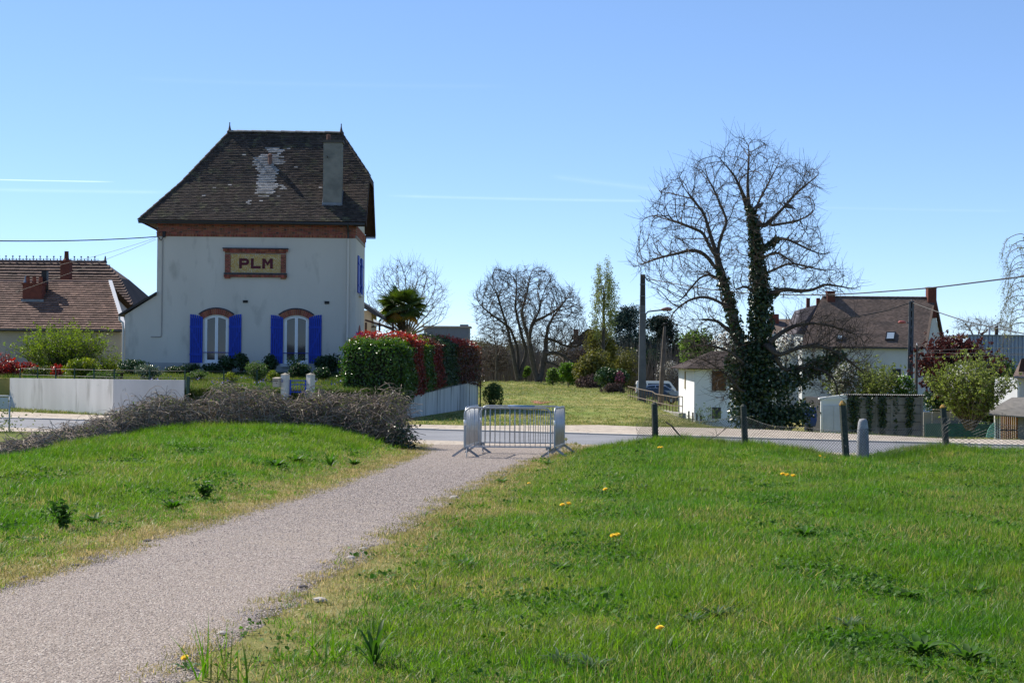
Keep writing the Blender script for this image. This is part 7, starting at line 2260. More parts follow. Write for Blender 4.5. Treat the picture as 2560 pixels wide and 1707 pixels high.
# ---- second lamp pole, ladder-type concrete, and thin wooden one
Y2 = 100.0
lp2 = thing('lattice_pole', 'concrete lattice pole with a red street lamp before the large house', 'pole')
pa, pb_ = at(2273, 995, Y2), at(2279, 752, Y2)
for s_ in (-1, 1):
    G().bar((pa.x + s_ * .095, Y2, pa.z - 1.5), (pb_.x + s_ * .065, Y2, pb_.z), .055, .2).obj('stile', m_conc, lp2)
nr_ = 11
for k in range(nr_ + 1):
    t_ = k / nr_; x = pa.x + (pb_.x - pa.x) * t_; z = pa.z + (pb_.z - pa.z) * t_; w = .095 - .03 * t_
    G().bx(x - w + .035, x + w - .035, Y2 - .08, Y2 + .08, z - (.09), z + .09).obj('rung', m_conc, lp2)
G().bx(pa.x - .06, pa.x + .06, Y2 + .081, Y2 + .1, pa.z, pb_.z - .5).obj('web', mat('dark_pole_web', (.05, .05, .05), .9), lp2)
q = at(2255, 806, Y2); a = at(2272, 807, Y2)
G().tube([(a.x, Y2, a.z), (q.x + .3, Y2, q.z)], .035, 6).obj('lamp_arm', m_zinc, lp2)
G().tube([(q.x - .24, Y2, q.z), (q.x - .15, Y2, q.z + .02), (q.x + .12, Y2, q.z + .02), (q.x + .26, Y2, q.z)], [.05, .1, .1, .04], 10).obj('lamp_head', mat('red_lamp_head', (.38, .10, .09), .5), lp2, True)
wp2 = thing('wooden_pole', 'thin wooden pole close to the concrete lattice pole', 'pole')
G().tube([at(2290, 1000, 97), at(2291.5, 862, 97)], [.11, .09], 8).obj('shaft', MATS['weathered_pole_wood'], wp2)
G().tube([at(2291, 868, 97), at(2292, 858, 97), at(2293, 864, 96.9)], .03, 5).obj('insulator', m_vergewhite, wp2)
# ---- cables across the right half
def cable(pts, rad, label, sub=10, sagf=0.0):
    P = []
    for i in range(len(pts) - 1):
        a, b_ = Vector(pts[i]), Vector(pts[i + 1])
        for k in range(sub): t = k / sub; P.append(a.lerp(b_, t))
    P.append(Vector(pts[-1]))
    Q = np.array(P)
    for _ in range(6): Q[1:-1] = (Q[:-2] + 2 * Q[1:-1] + Q[2:]) / 4
    return tag(G().tube(Q, rad, 5, False).obj('overhead_cable', m_cable), label, 'cable')
def px3(l): return [at(a, b_, Y) for a, b_, Y in l]
cable(px3([(1618, 697, 90), (1760, 722, 84), (1900, 736, 78), (2040, 738, 72), (2140, 734, 68), (2330, 720, 60), (2600, 686, 50)]), .028, 'thick twisted cable from the concrete pole rising to the right border')
cable(px3([(2277, 756, 100), (2220, 776, 100), (2150, 790, 100), (2090, 800, 101), (1990, 812, 103)]), .03, 'cable from the lattice pole sagging left in front of the brown roof')
cable(px3([(2281, 757, 100), (2350, 782, 96), (2420, 805, 92), (2490, 820, 88), (2620, 846, 80)]), .034, 'thick cable from the lattice pole descending to the right border')
for (a, b_, c_, lab) in ((877, 872, 868, 'topmost of three thin wires before the purple-leaved tree'), (880.5, 883, 884, 'middle of three thin wires before the purple-leaved tree'), (893, 890, 886, 'lowest of three thin wires before the purple-leaved tree')):
    cable(px3([(2292, a, 97), (2430, b_, 88), (2600, c_, 78)]), .012, lab)
cable(px3([(1618, 700, 90), (1680, 730, 95), (1760, 770, 103), (1850, 812, 112)]), .022, 'short cable dropping from the concrete pole towards the houses behind the tree')

# ---- vehicles on the lower car park
def vehicle(name, label, x, y, z, rz, prof_low, prof_up, w, m, glass_polys, wheels, wr, extra=None):
    t = thing(name, label, name.split('_')[-1] if name.split('_')[-1] in ('van', 'car') else 'car', (x, y, z), rz)
    g = G(); g.prism(prof_low, 'y', -w / 2, w / 2); bo = g.obj('body', m, t)
    n = len(prof_up); V = []
    zmin = min(q for _, q in prof_up); zmax = max(q for _, q in prof_up)
    for s_ in (-1, 1): V += [(p, s_ * (w / 2 - .03 - .16 * (q - zmin) / (zmax - zmin)), q) for p, q in prof_up]
    g = G().add(V, [(k, (k + 1) % n, n + (k + 1) % n, n + k) for k in range(n)]); b0 = 0
    g.f.append(np.array([list(range(n))[::-1]])); g.f.append(np.array([[n + k for k in range(n)]]))
    g.obj('cabin', m, t)
    def ins(p, q): return w / 2 - .03 - .16 * (q - zmin) / (zmax - zmin) + .012
    for poly in glass_polys:
        for s_ in (-1, 1): G().add([(p, s_ * ins(p, q), q) for p, q in (poly if s_ < 0 else poly[::-1])], [tuple(range(len(poly)))]).obj('side_window', m_pane, t)
    for px_ in wheels:
        for s_ in (-1, 1):
            wh = G().lathe([(wr * .55, -.1), (wr, -.09), (wr, .09), (wr * .55, .1)], (0, 0, 0), 18).obj('wheel', mat('black_tyre', (.015, .015, .015), .8), t, loc=(px_, s_ * (w / 2 - .1), wr))
            wh.rotation_euler = (math.pi / 2, 0, 0)
            G().lathe([(wr * .5, -.11), (wr * .5, .11)], (0, 0, 0), 12).obj('rim', m_galvd, wh)
    return t
m_vanpaint = mat('white_van_paint', (.72, .74, .76), .3, spec=.5, coat=.3)
m_carblue = mat('dark_blue_car_paint', (.03, .045, .075), .25, spec=.5, coat=.6)
m_carsilver = mat('silver_blue_car_paint', (.30, .34, .40), .3, metal=.4, coat=.5)
Yv = 172.0; xv0 = at(1588, 990, Yv).x; zv = at(1630, 952, Yv).z - 1.95
van = vehicle('camper_van', 'white boxy camper van parked behind the concrete pole and the cars', xv0 + 2.25, Yv, zv, 0,
        [(-2.25, .35), (2.15, .35), (2.27, .5), (2.27, 1.0), (2.2, 1.12), (-2.25, 1.12)], [(-2.22, 1.12), (2.18, 1.12), (1.62, 1.86), (1.45, 1.95), (-1.95, 1.95), (-2.1, 1.88)], 1.8, m_vanpaint,
        [[(-2.0, 1.2), (-1.05, 1.2), (-1.05, 1.68), (-1.95, 1.68)], [(-.9, 1.2), (.35, 1.2), (.35, 1.68), (-.9, 1.68)], [(.55, 1.2), (1.85, 1.2), (1.5, 1.68), (.55, 1.68)]], (-1.4, 1.45), .33)
G().add([(2.18, -.72, 1.16), (2.18, .72, 1.16), (1.66, .66, 1.82), (1.66, -.66, 1.82)], [(0, 1, 2, 3)]).obj('windscreen', m_pane, van).location = (.02, 0, .015)
for s_ in (-1, 1): G().bx(-2.27, -2.251, s_ * .62 - .1, s_ * .62 + .1, .75, 1.0).obj('tail_light', mat('red_lens', (.4, .02, .015), .3), van)
G().bx(-2.262, -2.251, -.6, .6, 1.2, 1.7).obj('rear_window', m_pane, van)
def saloon(label, px0, Y, ytop, L, Hc, m, rz=0.0):
    x0 = at(px0, 980, Y).x; z = at(px0 + 40, ytop, Y).z - Hc
    k = Hc / 1.45; l = L / 4.3
    t = vehicle('parked_car', label, x0 + L / 2, Y, z, rz,
        [(p * l, q * k) for p, q in ((-2.1, .3), (2.05, .28), (2.15, .45), (2.1, .68), (1.9, .78), (1.15, .88), (-2.0, .95), (-2.15, .7))],
        [(p * l, q * k) for p, q in ((-2.0, .93), (1.25, .86), (.45, 1.36), (.1, 1.45), (-.8, 1.45), (-1.4, 1.36))], 1.75, m,
        [[(p * l, q * k) for p, q in ((-1.62, .98), (-.55, .96), (-.55, 1.36), (-1.15, 1.32))], [(p * l, q * k) for p, q in ((-.47, .96), (1.0, .92), (.42, 1.30), (.02, 1.37), (-.47, 1.37))]], (-1.3 * l, 1.32 * l), .32)
    G().add([(1.22 * l + .02, -.72, .90 * k), (1.22 * l + .02, .72, .90 * k), (.46 * l + .02, .62, 1.37 * k), (.46 * l + .02, -.62, 1.37 * k)], [(0, 1, 2, 3)]).obj('windscreen', m_pane, t)
    for s_ in (-1, 1):
        G().bx(2.03 * l, 2.13 * l, s_ * .65 - .16, s_ * .65 + .16, .58 * k, .72 * k).obj('headlight', m_galv, t)
        G().bx(.95 * l, 1.1 * l, s_ * .9 - .1, s_ * .9 + .1, .9 * k, 1.02 * k).obj('mirror', m, t)
    return t
saloon('silver blue car with a large sloping windscreen parked before the camper van', 1596, 150, 961, 4.45, 1.52, m_carsilver, -.12)
saloon('dark blue saloon car nearest to the rusty railing', 1583, 139, 969.5, 4.3, 1.42, m_carblue, -.08)

# ---- garage of precast panels with ivy, behind the road on the right
YGr = 85.0
gr_ = thing('garage', 'low garage with white door and ivy-covered concrete panel side behind the stone marker', 'garage')
m_panel = mat('grey_precast_panel', (.28, .27, .25), .95, col2=(.19, .185, .17), scale=1.5, bump=.3, bscale=20)
gx0, gx1, gx2_ = at(2052, 1040, YGr).x, at(2116, 1040, YGr).x, at(2306, 1040, YGr).x
zg1 = at(2100, 994, YGr).z; zg0 = zg1 - 2.35
dr = G().bx(gx0, gx1, YGr, YGr + .12, zg0, zg1 - .1).obj('door_frame', m_shed, gr_)
for k in range(2):
    a_, b2 = gx0 + .12 + (gx1 - gx0 - .24) * k / 2, gx0 + .12 + (gx1 - gx0 - .24) * (k + 1) / 2
    G().bx(a_ + .015, b2 - .015, YGr - .04, YGr - .002, zg0, zg1 - .42).obj('door', mat('bluish_white_door', (.55, .58, .63), .6, col2=(.46, .49, .54), scale=2), gr_)
G().prism([(gx0 - .1, zg1 - .1), (gx1 + .05, zg1 - .1), (gx1 + .05, zg1 + .2), (gx0 - .1, zg1 - .02)], 'y', YGr - .05, YGr + .3).obj('fascia', m_shed, gr_)
pw = (gx2_ - gx1) / 5; ph = .46
me = G().box((0, 0, 0), (pw - .10, .06, ph - .03)).mesh('wall_panel', m_panel)
for c_ in range(5):
    for r_i in range(5): link('wall_panel', me, gr_, (gx1 + (c_ + .5) * pw, YGr + .1, zg0 + .12 + (r_i + .5) * ph))
for c_ in range(6): G().bx(gx1 + c_ * pw - .06, gx1 + c_ * pw + .06, YGr + .04, YGr + .17, zg0, zg1 + .12).obj('panel_post', m_panel, gr_)
n = 40; V = []
for k in range(n * 2 + 1):
    x = gx1 - .2 + (gx2_ - gx1 + .35) * k / (n * 2); z = zg1 + .17 + (.05 if k % 2 else 0)
    V += [(x, YGr - .1, z), (x, YGr + 5, z - .35)]
g = G().add(V, [(2 * k, 2 * k + 2, 2 * k + 3, 2 * k + 1) for k in range(n * 2)]); V2 = [(x, y, z - .03) for x, y, z in V]
g.add(V2, [(2 * k + 1, 2 * k + 3, 2 * k + 2, 2 * k) for k in range(n * 2)]); g.add([p for k in range(0, len(V), 2) for p in (V[k], V2[k])], [(2 * k, 2 * k + 1, 2 * k + 3, 2 * k + 2) for k in range(n * 2)])
g.obj('corrugated_roof', mat('fibre_cement_roof', (.34, .33, .32), .95, col2=(.22, .21, .2), scale=2), gr_)
G().bx(gx0, gx2_, YGr + .2, YGr + 4.8, zg0, zg1 - .05).obj('inner_shell', mat('dim_interior', (.05, .05, .055), .9), gr_)
Q = []
for (px0_, px1_, nn_) in ((2118, 2150, 520), (2164, 2182, 190), (2192, 2218, 380), (2262, 2284, 480), (2230, 2246, 60)):
    xa, xb2 = at(px0_, 1040, YGr).x, at(px1_, 1040, YGr).x; xm_ = (xa + xb2) / 2
    z = zg0 + (zg1 + .1 - zg0) * rng.random(nn_) ** .8; wd = (xb2 - xa) * (.16 + .26 * (z - zg0) / (zg1 - zg0)); Q.append(np.stack([xm_ + rng.normal(size=nn_) * wd * .6, np.full(nn_, YGr - .02) - rng.random(nn_) * .2, z], 1))
V, F = leaf_quads(np.concatenate(Q), .15, .7, np.tile([[0, -1., 0]], (len(np.concatenate(Q)), 1)), .6); G().add(V, F).obj('ivy', m_ivy, gr_)
bt = onG(at(1997, 1045, 74).x, 74)
G_ = thing('water_butt', 'blue plastic barrel standing left of the white garage door', 'barrel', tuple(at(2027, 1052, 84)))
G().lathe([(.26, -.3), (.33, 0), (.34, .4), (.28, .72), (.29, .75)], (0, 0, 0), 14).obj('barrel', mat('blue_plastic', (.02, .05, .20), .5), G_, True)
# low boundary wall, green netting right of the garage
lw = thing('boundary_wall', 'low grey panel wall with green netting right of the garage', 'wall')
xa, xb2 = at(2308, 1060, 82).x, at(2420, 1060, 82).x; zA = at(2330, 1030, 82).z
for k in range(5): G().bx(xa + (xb2 - xa) * k / 5 + .02, xa + (xb2 - xa) * (k + 1) / 5 - .02, 82, 82.1, zg0 - .3, zA + random.uniform(-.03, .03)).obj('wall_panel', m_panel, lw)
G().bx(xa, xb2 + 1.5, 81.6, 81.63, zA - 1.3, at(2330, 1058, 81.6).z).obj('netting', mat('green_netting', (.03, .12, .10), .7, col2=(.02, .08, .07), scale=4), lw)
G().bar((xa + .5, 81.9, zA + .15), (xb2 + .2, 81.9, zA + .06), .1, .05).obj('plank', mat('pale_timber', (.42, .36, .28), .8), lw)
tp = thing('tarpaulin', 'crumpled pale blue sheet lying in the grass before the netting', 'tarpaulin', tuple(onG(at(2312, 1073, 60).x, 60)))
V = []; 
for i in range(9):
    for j in range(5): V.append((-.55 + i * .14, -.3 + j * .15, .06 + .07 * math.sin(i * 2.1 + j) + .04 * math.cos(j * 3 + i)))
G().add(V, [(i * 5 + j, (i + 1) * 5 + j, (i + 1) * 5 + j + 1, i * 5 + j + 1) for i in range(8) for j in range(4)]).obj('sheet', mat('pale_blue_sheet', (.22, .33, .5), .5), tp)
# ---- canopy shed at the right border
YK = 80.0
kd_ = thing('canopy_shed', 'grey canopied shed with orange-brown plank doors at the right picture edge', 'shed')
def kp(px, py, Y=YK): return at(px, py, Y)
zb_k2 = kp(2500, 1093).z - .6
c_l, c_r = kp(2455, 1034, YK - .8), kp(2640, 1046, YK - .8); c_bl, c_br = kp(2530, 993, YK + 1.6), kp(2660, 993, YK + 1.6)
m_canopy = mat('grey_felt_roof', (.21, .195, .175), .95, col2=(.16, .15, .135), scale=3, bump=.3, bscale=30)
V = [tuple(c_l), tuple(c_r), tuple(c_br), tuple(c_bl)]; V2 = [(x, y, z - .06) for x, y, z in V]
G().add(V + V2, [(0, 1, 2, 3), (7, 6, 5, 4), (0, 4, 5, 1), (3, 7, 4, 0)]).obj('canopy', m_canopy, kd_)
xd0, xd1 = kp(2498, 1060).x, kp(2545, 1060).x; zd = kp(2500, 1038).z
for k in range(9):
    a_, b2 = xd0 + (xd1 - xd0) * k / 9, xd0 + (xd1 - xd0) * (k + 1) / 9
    G().bx(a_ + .01, b2 - .01, YK + .02 + .01 * (k % 2), YK + .06, zb_k2, zd).obj('plank', mat(('orange_stained_plank', 'pale_stained_plank')[k in (2, 6, 7)], ((.40, .15, .03), (.56, .30, .08))[k in (2, 6, 7)], .7, col2=((.27, .10, .02), (.45, .23, .06))[k in (2, 6, 7)], scale=5, stretch=(3, 1, .3)), kd_)
G().bx(xd0 + .06, xd1 - .05, YK - .03, YK + .018, kp(2500, 1075).z - .03, kp(2500, 1075).z + .03).obj('door_bar', m_black, kd_)
for k in range(3):
    a_ = kp(2486 + k * 4.2, 1060).x; G().bx(a_, a_ + .14, YK - .02 - .0 * k, YK + .05, zb_k2, zd + .02).obj('corrugated_sheet', m_vergewhite, kd_)
G().bx(xd1, xd1 + 3, YK, YK + .1, zb_k2, zd).obj('side_wall', m_panel, kd_)
tg = thing('green_sheet', 'pale turquoise rounded board leaning against the canopied shed', 'board')
pts = [(2465, 1093), (2486, 1093), (2486, 1056), (2478, 1062), (2470, 1075)]
a_ = [kp(px, py, YK - .15) for px, py in pts]; g = G().add([tuple(p) for p in a_] + [(p.x, p.y + .04, p.z) for p in a_], [(0, 1, 2, 3, 4), (9, 8, 7, 6, 5), (0, 5, 6, 1), (1, 6, 7, 2), (2, 7, 8, 3), (3, 8, 9, 4), (4, 9, 5, 0)])
g.obj('board', mat('turquoise_board', (.20, .46, .40), .6), tg)
# white house above it
wh_ = thing('white_house', 'corner of a white house with drainpipe and tiled roof above the canopied shed', 'house')
xw0 = kp(2543, 950, 84).x
G().bx(xw0, xw0 + 4, 84, 88, -2, kp(2550, 945, 84).z).obj('wall', m_bwhite, wh_)
ez_ = kp(2540, 943, 83.6); G().add([(kp(2531, 942, 83.5).x, 83.5, ez_.z), (ez_.x + 5, 83.5, ez_.z), (ez_.x + 5, 86, ez_.z + 1.7), (kp(2552, 905, 86).x, 86, ez_.z + 1.0)], [(0, 1, 2, 3)]).obj('roof', m_btile, wh_)
G().add([(kp(2546, 900, 84).x, 84, ez_.z + .3), (kp(2575, 900, 84).x, 84, ez_.z + .3), (kp(2575, 900, 84).x, 84, ez_.z + 1.2), (kp(2553, 900, 84).x, 84, ez_.z + 1.0)], [(0, 1, 2, 3)]).obj('dormer', m_eave, wh_)
G().tube([kp(2532, 943, 83.4), kp(2600, 946, 83.4)], .06, 6).obj('gutter', m_zinc, wh_)
G().tube([kp(2541, 950, 83.6), kp(2545, 965, 83.7), kp(2545, 992, 83.7)], .06, 6).obj('drainpipe', m_vergewhite, wh_)
# warehouse of blue-grey sheeting
wb_ = thing('warehouse', 'long blue-grey corrugated metal warehouse wall behind the purple-leaved tree', 'building')
YW = 135.0
x0, x1 = at(2420, 870, YW).x, at(2700, 870, YW).x; z1, z0 = at(2500, 840, YW).z, at(2500, 930, YW).z
m_sheet = mat('blue_grey_sheeting', (.26, .33, .44), .45, col2=(.22, .28, .38), scale=.3, metal=.2)
g = G(); n = 60; V = []
for k in range(n * 2 + 1):
    x = x0 + (x1 - x0) * k / (n * 2); V += [(x, YW + (.12 if k % 4 in (1, 2) else 0), z0), (x, YW + (.12 if k % 4 in (1, 2) else 0), z1)]
g.add(V, [(2 * k, 2 * k + 2, 2 * k + 3, 2 * k + 1) for k in range(n * 2)]); g.obj('cladding', m_sheet, wb_)
G().bx(x0, x1, YW - .05, YW + 12, z1, z1 + .12).obj('roof', m_zinc, wb_)
for px in (2474, 2492): q = at(px, 838, YW + 3); G().bx(q.x - .07 * (1 + (px > 2480)), q.x + .07 * (1 + (px > 2480)), YW + 3, YW + 3.2, z1, at(px, 815, YW + 3).z).obj('roof_vent', m_eave if px > 2480 else m_galv, wb_)
# distant building above the hedge, distant roof with chimney left of the poplar
db = thing('distant_building', 'far flat grey building with a roof box above the hedge', 'building')
YX = 260.0
q0, q1 = at(1060, 818, YX), at(1172, 880, YX); G().bx(q0.x, q1.x, YX, YX + 8, -3, q0.z).obj('wall', mat('blue_grey_concrete', (.16, .17, .20), .9), db)
G().bx(q0.x - .3, q1.x + .3, YX - .3, YX + 8, q0.z, q0.z + .25).obj('roof', mat('pale_roof_edge', (.36, .30, .26), .9), db)
q2, q3 = at(1150, 811, YX), at(1170, 830, YX); G().bx(q2.x, q3.x, YX - .2, YX + 3, q0.z + .26, q2.z).obj('roof_box', mat('blue_grey_concrete', (.16, .17, .20), .9), db)
dh = thing('distant_house', 'far brown roof with brick chimney half hidden between oaks and poplar', 'house')
YZ = 190.0
a, b_, c_, d_ = at(1420, 862, YZ), at(1500, 862, YZ + 3), at(1486, 822, YZ + 6), at(1468, 822, YZ + 4)
G().add([tuple(a), tuple(b_), tuple(c_), tuple(d_)], [(0, 1, 2, 3)]).obj('roof', m_shroof, dh)
q0, q1 = at(1434, 823, YZ), at(1447, 850, YZ); G().bx(q0.x, q1.x, YZ + .1, YZ + 1, q1.z, q0.z).obj('chimney', m_chbrick, dh)
G().bx(a.x, b_.x, YZ + 4, YZ + 9, -3, a.z).obj('wall', m_bwhite, dh)
q0 = at(1479, 826, YZ + 4); G().bx(q0.x - .3, q0.x + .3, YZ + 4, YZ + 5, q0.z - 2, q0.z).obj('chimney', m_chbrick, dh)
# ================================================================== TREES BEYOND THE ROAD
def c4(l): return [(1480 + x * .5102, 320 + y * .5102) for x, y in l]
# ---- the big bare twin-trunked tree with ivy
YT = 57.0
T0 = onG(at(1905, 1050, YT).x, YT)
Lm = [
    (P_(YT, c4([(850, 1440), (835, 1300), (830, 1100), (826, 900), (818, 760), (812, 640), (800, 520), (785, 440), (760, 385), (745, 340)]), .15), .30, .09),
    (P_(YT, c4([(745, 340), (725, 290), (690, 220), (650, 180)]), .3), .075, .02),
    (P_(YT, c4([(770, 395), (762, 290), (765, 200), (770, 120)]), .3), .075, .02),
    (P_(YT, c4([(795, 440), (815, 360), (850, 300), (880, 240)]), .4), .05, .02),
    (P_(YT - .3, c4([(830, 490), (870, 460), (930, 400), (1000, 320), (1060, 270), (1110, 230)]), .3), .075, .018),
    (P_(YT + .4, c4([(860, 480), (930, 470), (1010, 455), (1080, 420)]), .4), .05, .015),
    (P_(YT, c4([(820, 600), (860, 570), (905, 540), (960, 545), (1010, 570), (1070, 600), (1130, 620)]), .3), .08, .018),
    (P_(YT - .5, c4([(830, 640), (900, 605), (960, 640), (1020, 690)]), .3), .05, .015),
    (P_(YT + .5, c4([(835, 720), (900, 690), (970, 660), (1060, 680), (1130, 700)]), .3), .05, .015),
    (P_(YT, c4([(845, 830), (890, 805), (945, 788), (1010, 800), (1080, 795), (1140, 765), (1210, 775), (1290, 790)]), .3), .10, .018),
    (P_(YT, c4([(820, 830), (790, 800), (765, 780), (735, 775), (700, 800), (690, 740)]), .3), .06, .02),
    (P_(YT, c4([(780, 1420), (765, 1250), (740, 1120), (715, 1020), (690, 920), (665, 820), (640, 740), (625, 680), (605, 600), (585, 540), (550, 420), (510, 370), (480, 330)]), .15), .22, .035),
    (P_(YT + .3, c4([(620, 660), (618, 580), (640, 510), (664, 462), (640, 400), (610, 330), (570, 250)]), .3), .07, .018),
    (P_(YT - .3, c4([(600, 620), (570, 570), (545, 510), (490, 490), (430, 465), (380, 450)]), .3), .055, .016),
    (P_(YT, c4([(605, 690), (575, 640), (530, 605), (480, 598), (420, 615), (350, 630), (290, 650), (220, 680)]), .3), .07, .014),
    (P_(YT + .5, c4([(620, 740), (580, 715), (530, 730), (480, 790), (430, 850)]), .3), .05, .014),
    (P_(YT - .4, c4([(655, 870), (600, 840), (540, 825), (480, 840), (420, 880), (380, 930)]), .3), .06, .014),
    (P_(YT, c4([(690, 1010), (650, 975), (610, 940), (548, 938)]), .2), .085, .04),
    (P_(YT - .6, c4([(870, 1050), (930, 1000), (1000, 965), (1080, 955), (1180, 970), (1290, 1010)]), .4), .10, .015),
    (P_(YT - .9, c4([(900, 1120), (1000, 1080), (1090, 1060), (1180, 1090), (1260, 1140), (1330, 1200)]), .4), .07, .014),
    (P_(YT - .6, c4([(930, 1190), (1040, 1170), (1130, 1185), (1190, 1230), (1210, 1310)]), .3), .075, .014),
    (P_(YT - .9, c4([(740, 1150), (670, 1090), (600, 1070), (530, 1060), (450, 1090)]), .4), .05, .012),
    (P_(YT - 1.0, c4([(740, 1300), (680, 1230), (610, 1170), (540, 1130)]), .4), .04, .01),
]
crown = c4([(170, 700), (225, 520), (300, 330), (350, 270), (450, 205), (540, 175), (620, 130), (690, 55), (760, 38), (850, 65), (905, 140), (1000, 160), (1110, 215), (1115, 300), (1100, 420), (1120, 560), (1150, 610), (1200, 680), (1310, 775), (1240, 830), (1100, 830), (920, 830), (760, 800), (700, 900), (600, 990), (440, 990), (330, 880), (290, 740)])
low = c4([(930, 900), (1100, 900), (1290, 950), (1370, 1040), (1370, 1200), (1250, 1330), (1100, 1300), (960, 1150)])
lowl = c4([(430, 950), (640, 960), (730, 1060), (740, 1300), (640, 1380), (560, 1200), (440, 1120)])
att = np.concatenate([inside(crown, 4600, YT, 3.0, .75), inside(low, 2200, YT - .6, 2.0, .3), inside(lowl, 1300, YT - .8, 1.8, .3)])
big, N, PAR, rr_ = add_tree('bare_tree', 'large bare twin-trunked tree clad in ivy on the right beyond the road', 'tree', Lm, att, T0, tip=.0085, thick=.045,
    step=.18, kill=.25, infl=2.0, tw=[(.0115, 1, .4, .95, .007, dict(up=.3)), (.0125, 1, .15, .42, .006, dict(up=.2))], ex=2.1, trop=(0, 0, .03), iters=140)
# ivy on the trunks, its skirt at the base and on the low right limb
def along(pts, n, rad0, rad1):
    Q = resample(pts, .1); k = rng.integers(0, len(Q), n); t = k / len(Q); r = rad0 + (rad1 - rad0) * t
    d = rng.normal(size=(n, 3)); d[:, 2] *= .5; d /= np.linalg.norm(d, axis=1, keepdims=True)
    return Q[k] + d * (r * (.55 + .6 * rng.random(n)))[:, None], d
Q, D_ = [], []
for pts, n, a, b in ((P_(YT, c4([(850, 1440), (835, 1250), (830, 1100)])), 3200, 1.1, .62), (P_(YT, c4([(830, 1150), (826, 900), (816, 700)])), 3000, .58, .34), (P_(YT, c4([(816, 720), (800, 520), (785, 430), (770, 395)])), 1500, .34, .16),
                     (P_(YT, c4([(780, 1420), (760, 1200), (735, 1100)])), 2200, .8, .45), (P_(YT, c4([(735, 1100), (690, 920), (650, 780), (630, 690)])), 900, .36, .2),
                     (P_(YT, c4([(820, 610), (870, 575), (905, 545)])), 330, .2, .12), (P_(YT, c4([(840, 850), (900, 805)])), 260, .28, .16),
                     (P_(YT - .5, c4([(900, 1280), (1000, 1220), (1060, 1180), (1140, 1150), (1210, 1110)])), 1900, .75, .3), (P_(YT - .3, c4([(760, 1420), (850, 1430), (960, 1420), (1040, 1380)])), 2000, .7, .55), (P_(YT - .4, c4([(690, 1130), (700, 1250), (740, 1330)])), 700, .3, .4)):
    q, d = along(pts, n, a, b); Q.append(q); D_.append(d)
Q = np.concatenate(Q); D_ = np.concatenate(D_); Q[:, 2] = np.maximum(Q[:, 2], T0.z + .02)
V, F = leaf_quads(Q - np.array(T0), .135, .75, D_ + [0, 0, .25], .7); G().add(V, F).obj('ivy', m_ivy, big)
# pigeons
m_pig = mat('grey_pigeon', (.10, .105, .125), .7, col2=(.07, .07, .085), scale=20)
def pigeon(px, py, label, flip):
    p = at(px, py, YT - .2); t = thing('pigeon', label, 'bird', p, 0)
    s = -1 if flip else 1
    pts = [(-.30 * s, 0, -.02), (-.18 * s, 0, .02), (-.08 * s, 0, .06), (.03 * s, 0, .10), (.10 * s, 0, .15), (.135 * s, 0, .195), (.165 * s, 0, .19), (.20 * s, 0, .18)]
    G().tube(pts, [.012, .035, .085, .10, .07, .042, .035, .006], 10).obj('body', m_pig, t, True)
pigeon(1897, 521, 'grey pigeon sitting near the ivy-clad trunk of the big bare tree', False)
pigeon(1970, 521, 'grey pigeon sitting further out on the big bare tree', True)

# ---- oaks on the meadow: four leaning trunks in two pairs
YO = 150.0
def c6(l): return [(1160 + x * .2551, 640 + y * .2551) for x, y in l]
def bare(name, label, Y, trunks, crown, natt, depth, tipr, th, twig, group=None, leafs=None, step=.36, kill=.42, infl=3.0, mt=None, mw=None, trop=(0, 0, .08), cat='tree'):
    base = trunks[0][0][0]
    att = inside(crown, natt, Y, depth, .7)
    return add_tree(name, label, cat, trunks, att, (base[0], base[1], base[2]), tip=tipr, thick=th, group=group, tw=twig, leaf=leafs, step=step, kill=kill, infl=infl, mt=mt, mw=mw, trop=trop)
def onmead(px, py, Y): v = at(px, py, Y); return v
bare('oak_tree', 'bare oak with two leaning trunks on the left of the meadow crest', YO + 4,
     [(P_(YO + 4, c6([(530, 1205), (495, 1050), (480, 950), (455, 850), (430, 720), (380, 560), (330, 400)]), .5), .25, .06), (P_(YO + 4, c6([(540, 1205), (590, 1030), (615, 930), (560, 760), (500, 500), (520, 300)]), .5), .24, .05), (P_(YO + 4, c6([(520, 1200), (530, 1000), (520, 880), (450, 700), (250, 560), (160, 480)]), .5), .19, .04)],
     c6([(75, 420), (180, 250), (290, 130), (360, 120), (450, 170), (560, 150), (640, 300), (640, 600), (600, 800), (520, 900), (400, 930), (230, 880), (110, 640)]), 3600, 3.4, .017, .10, (.023, 3, .35, .95, .0135, dict(up=.3)), 'bare oaks on the meadow crest')
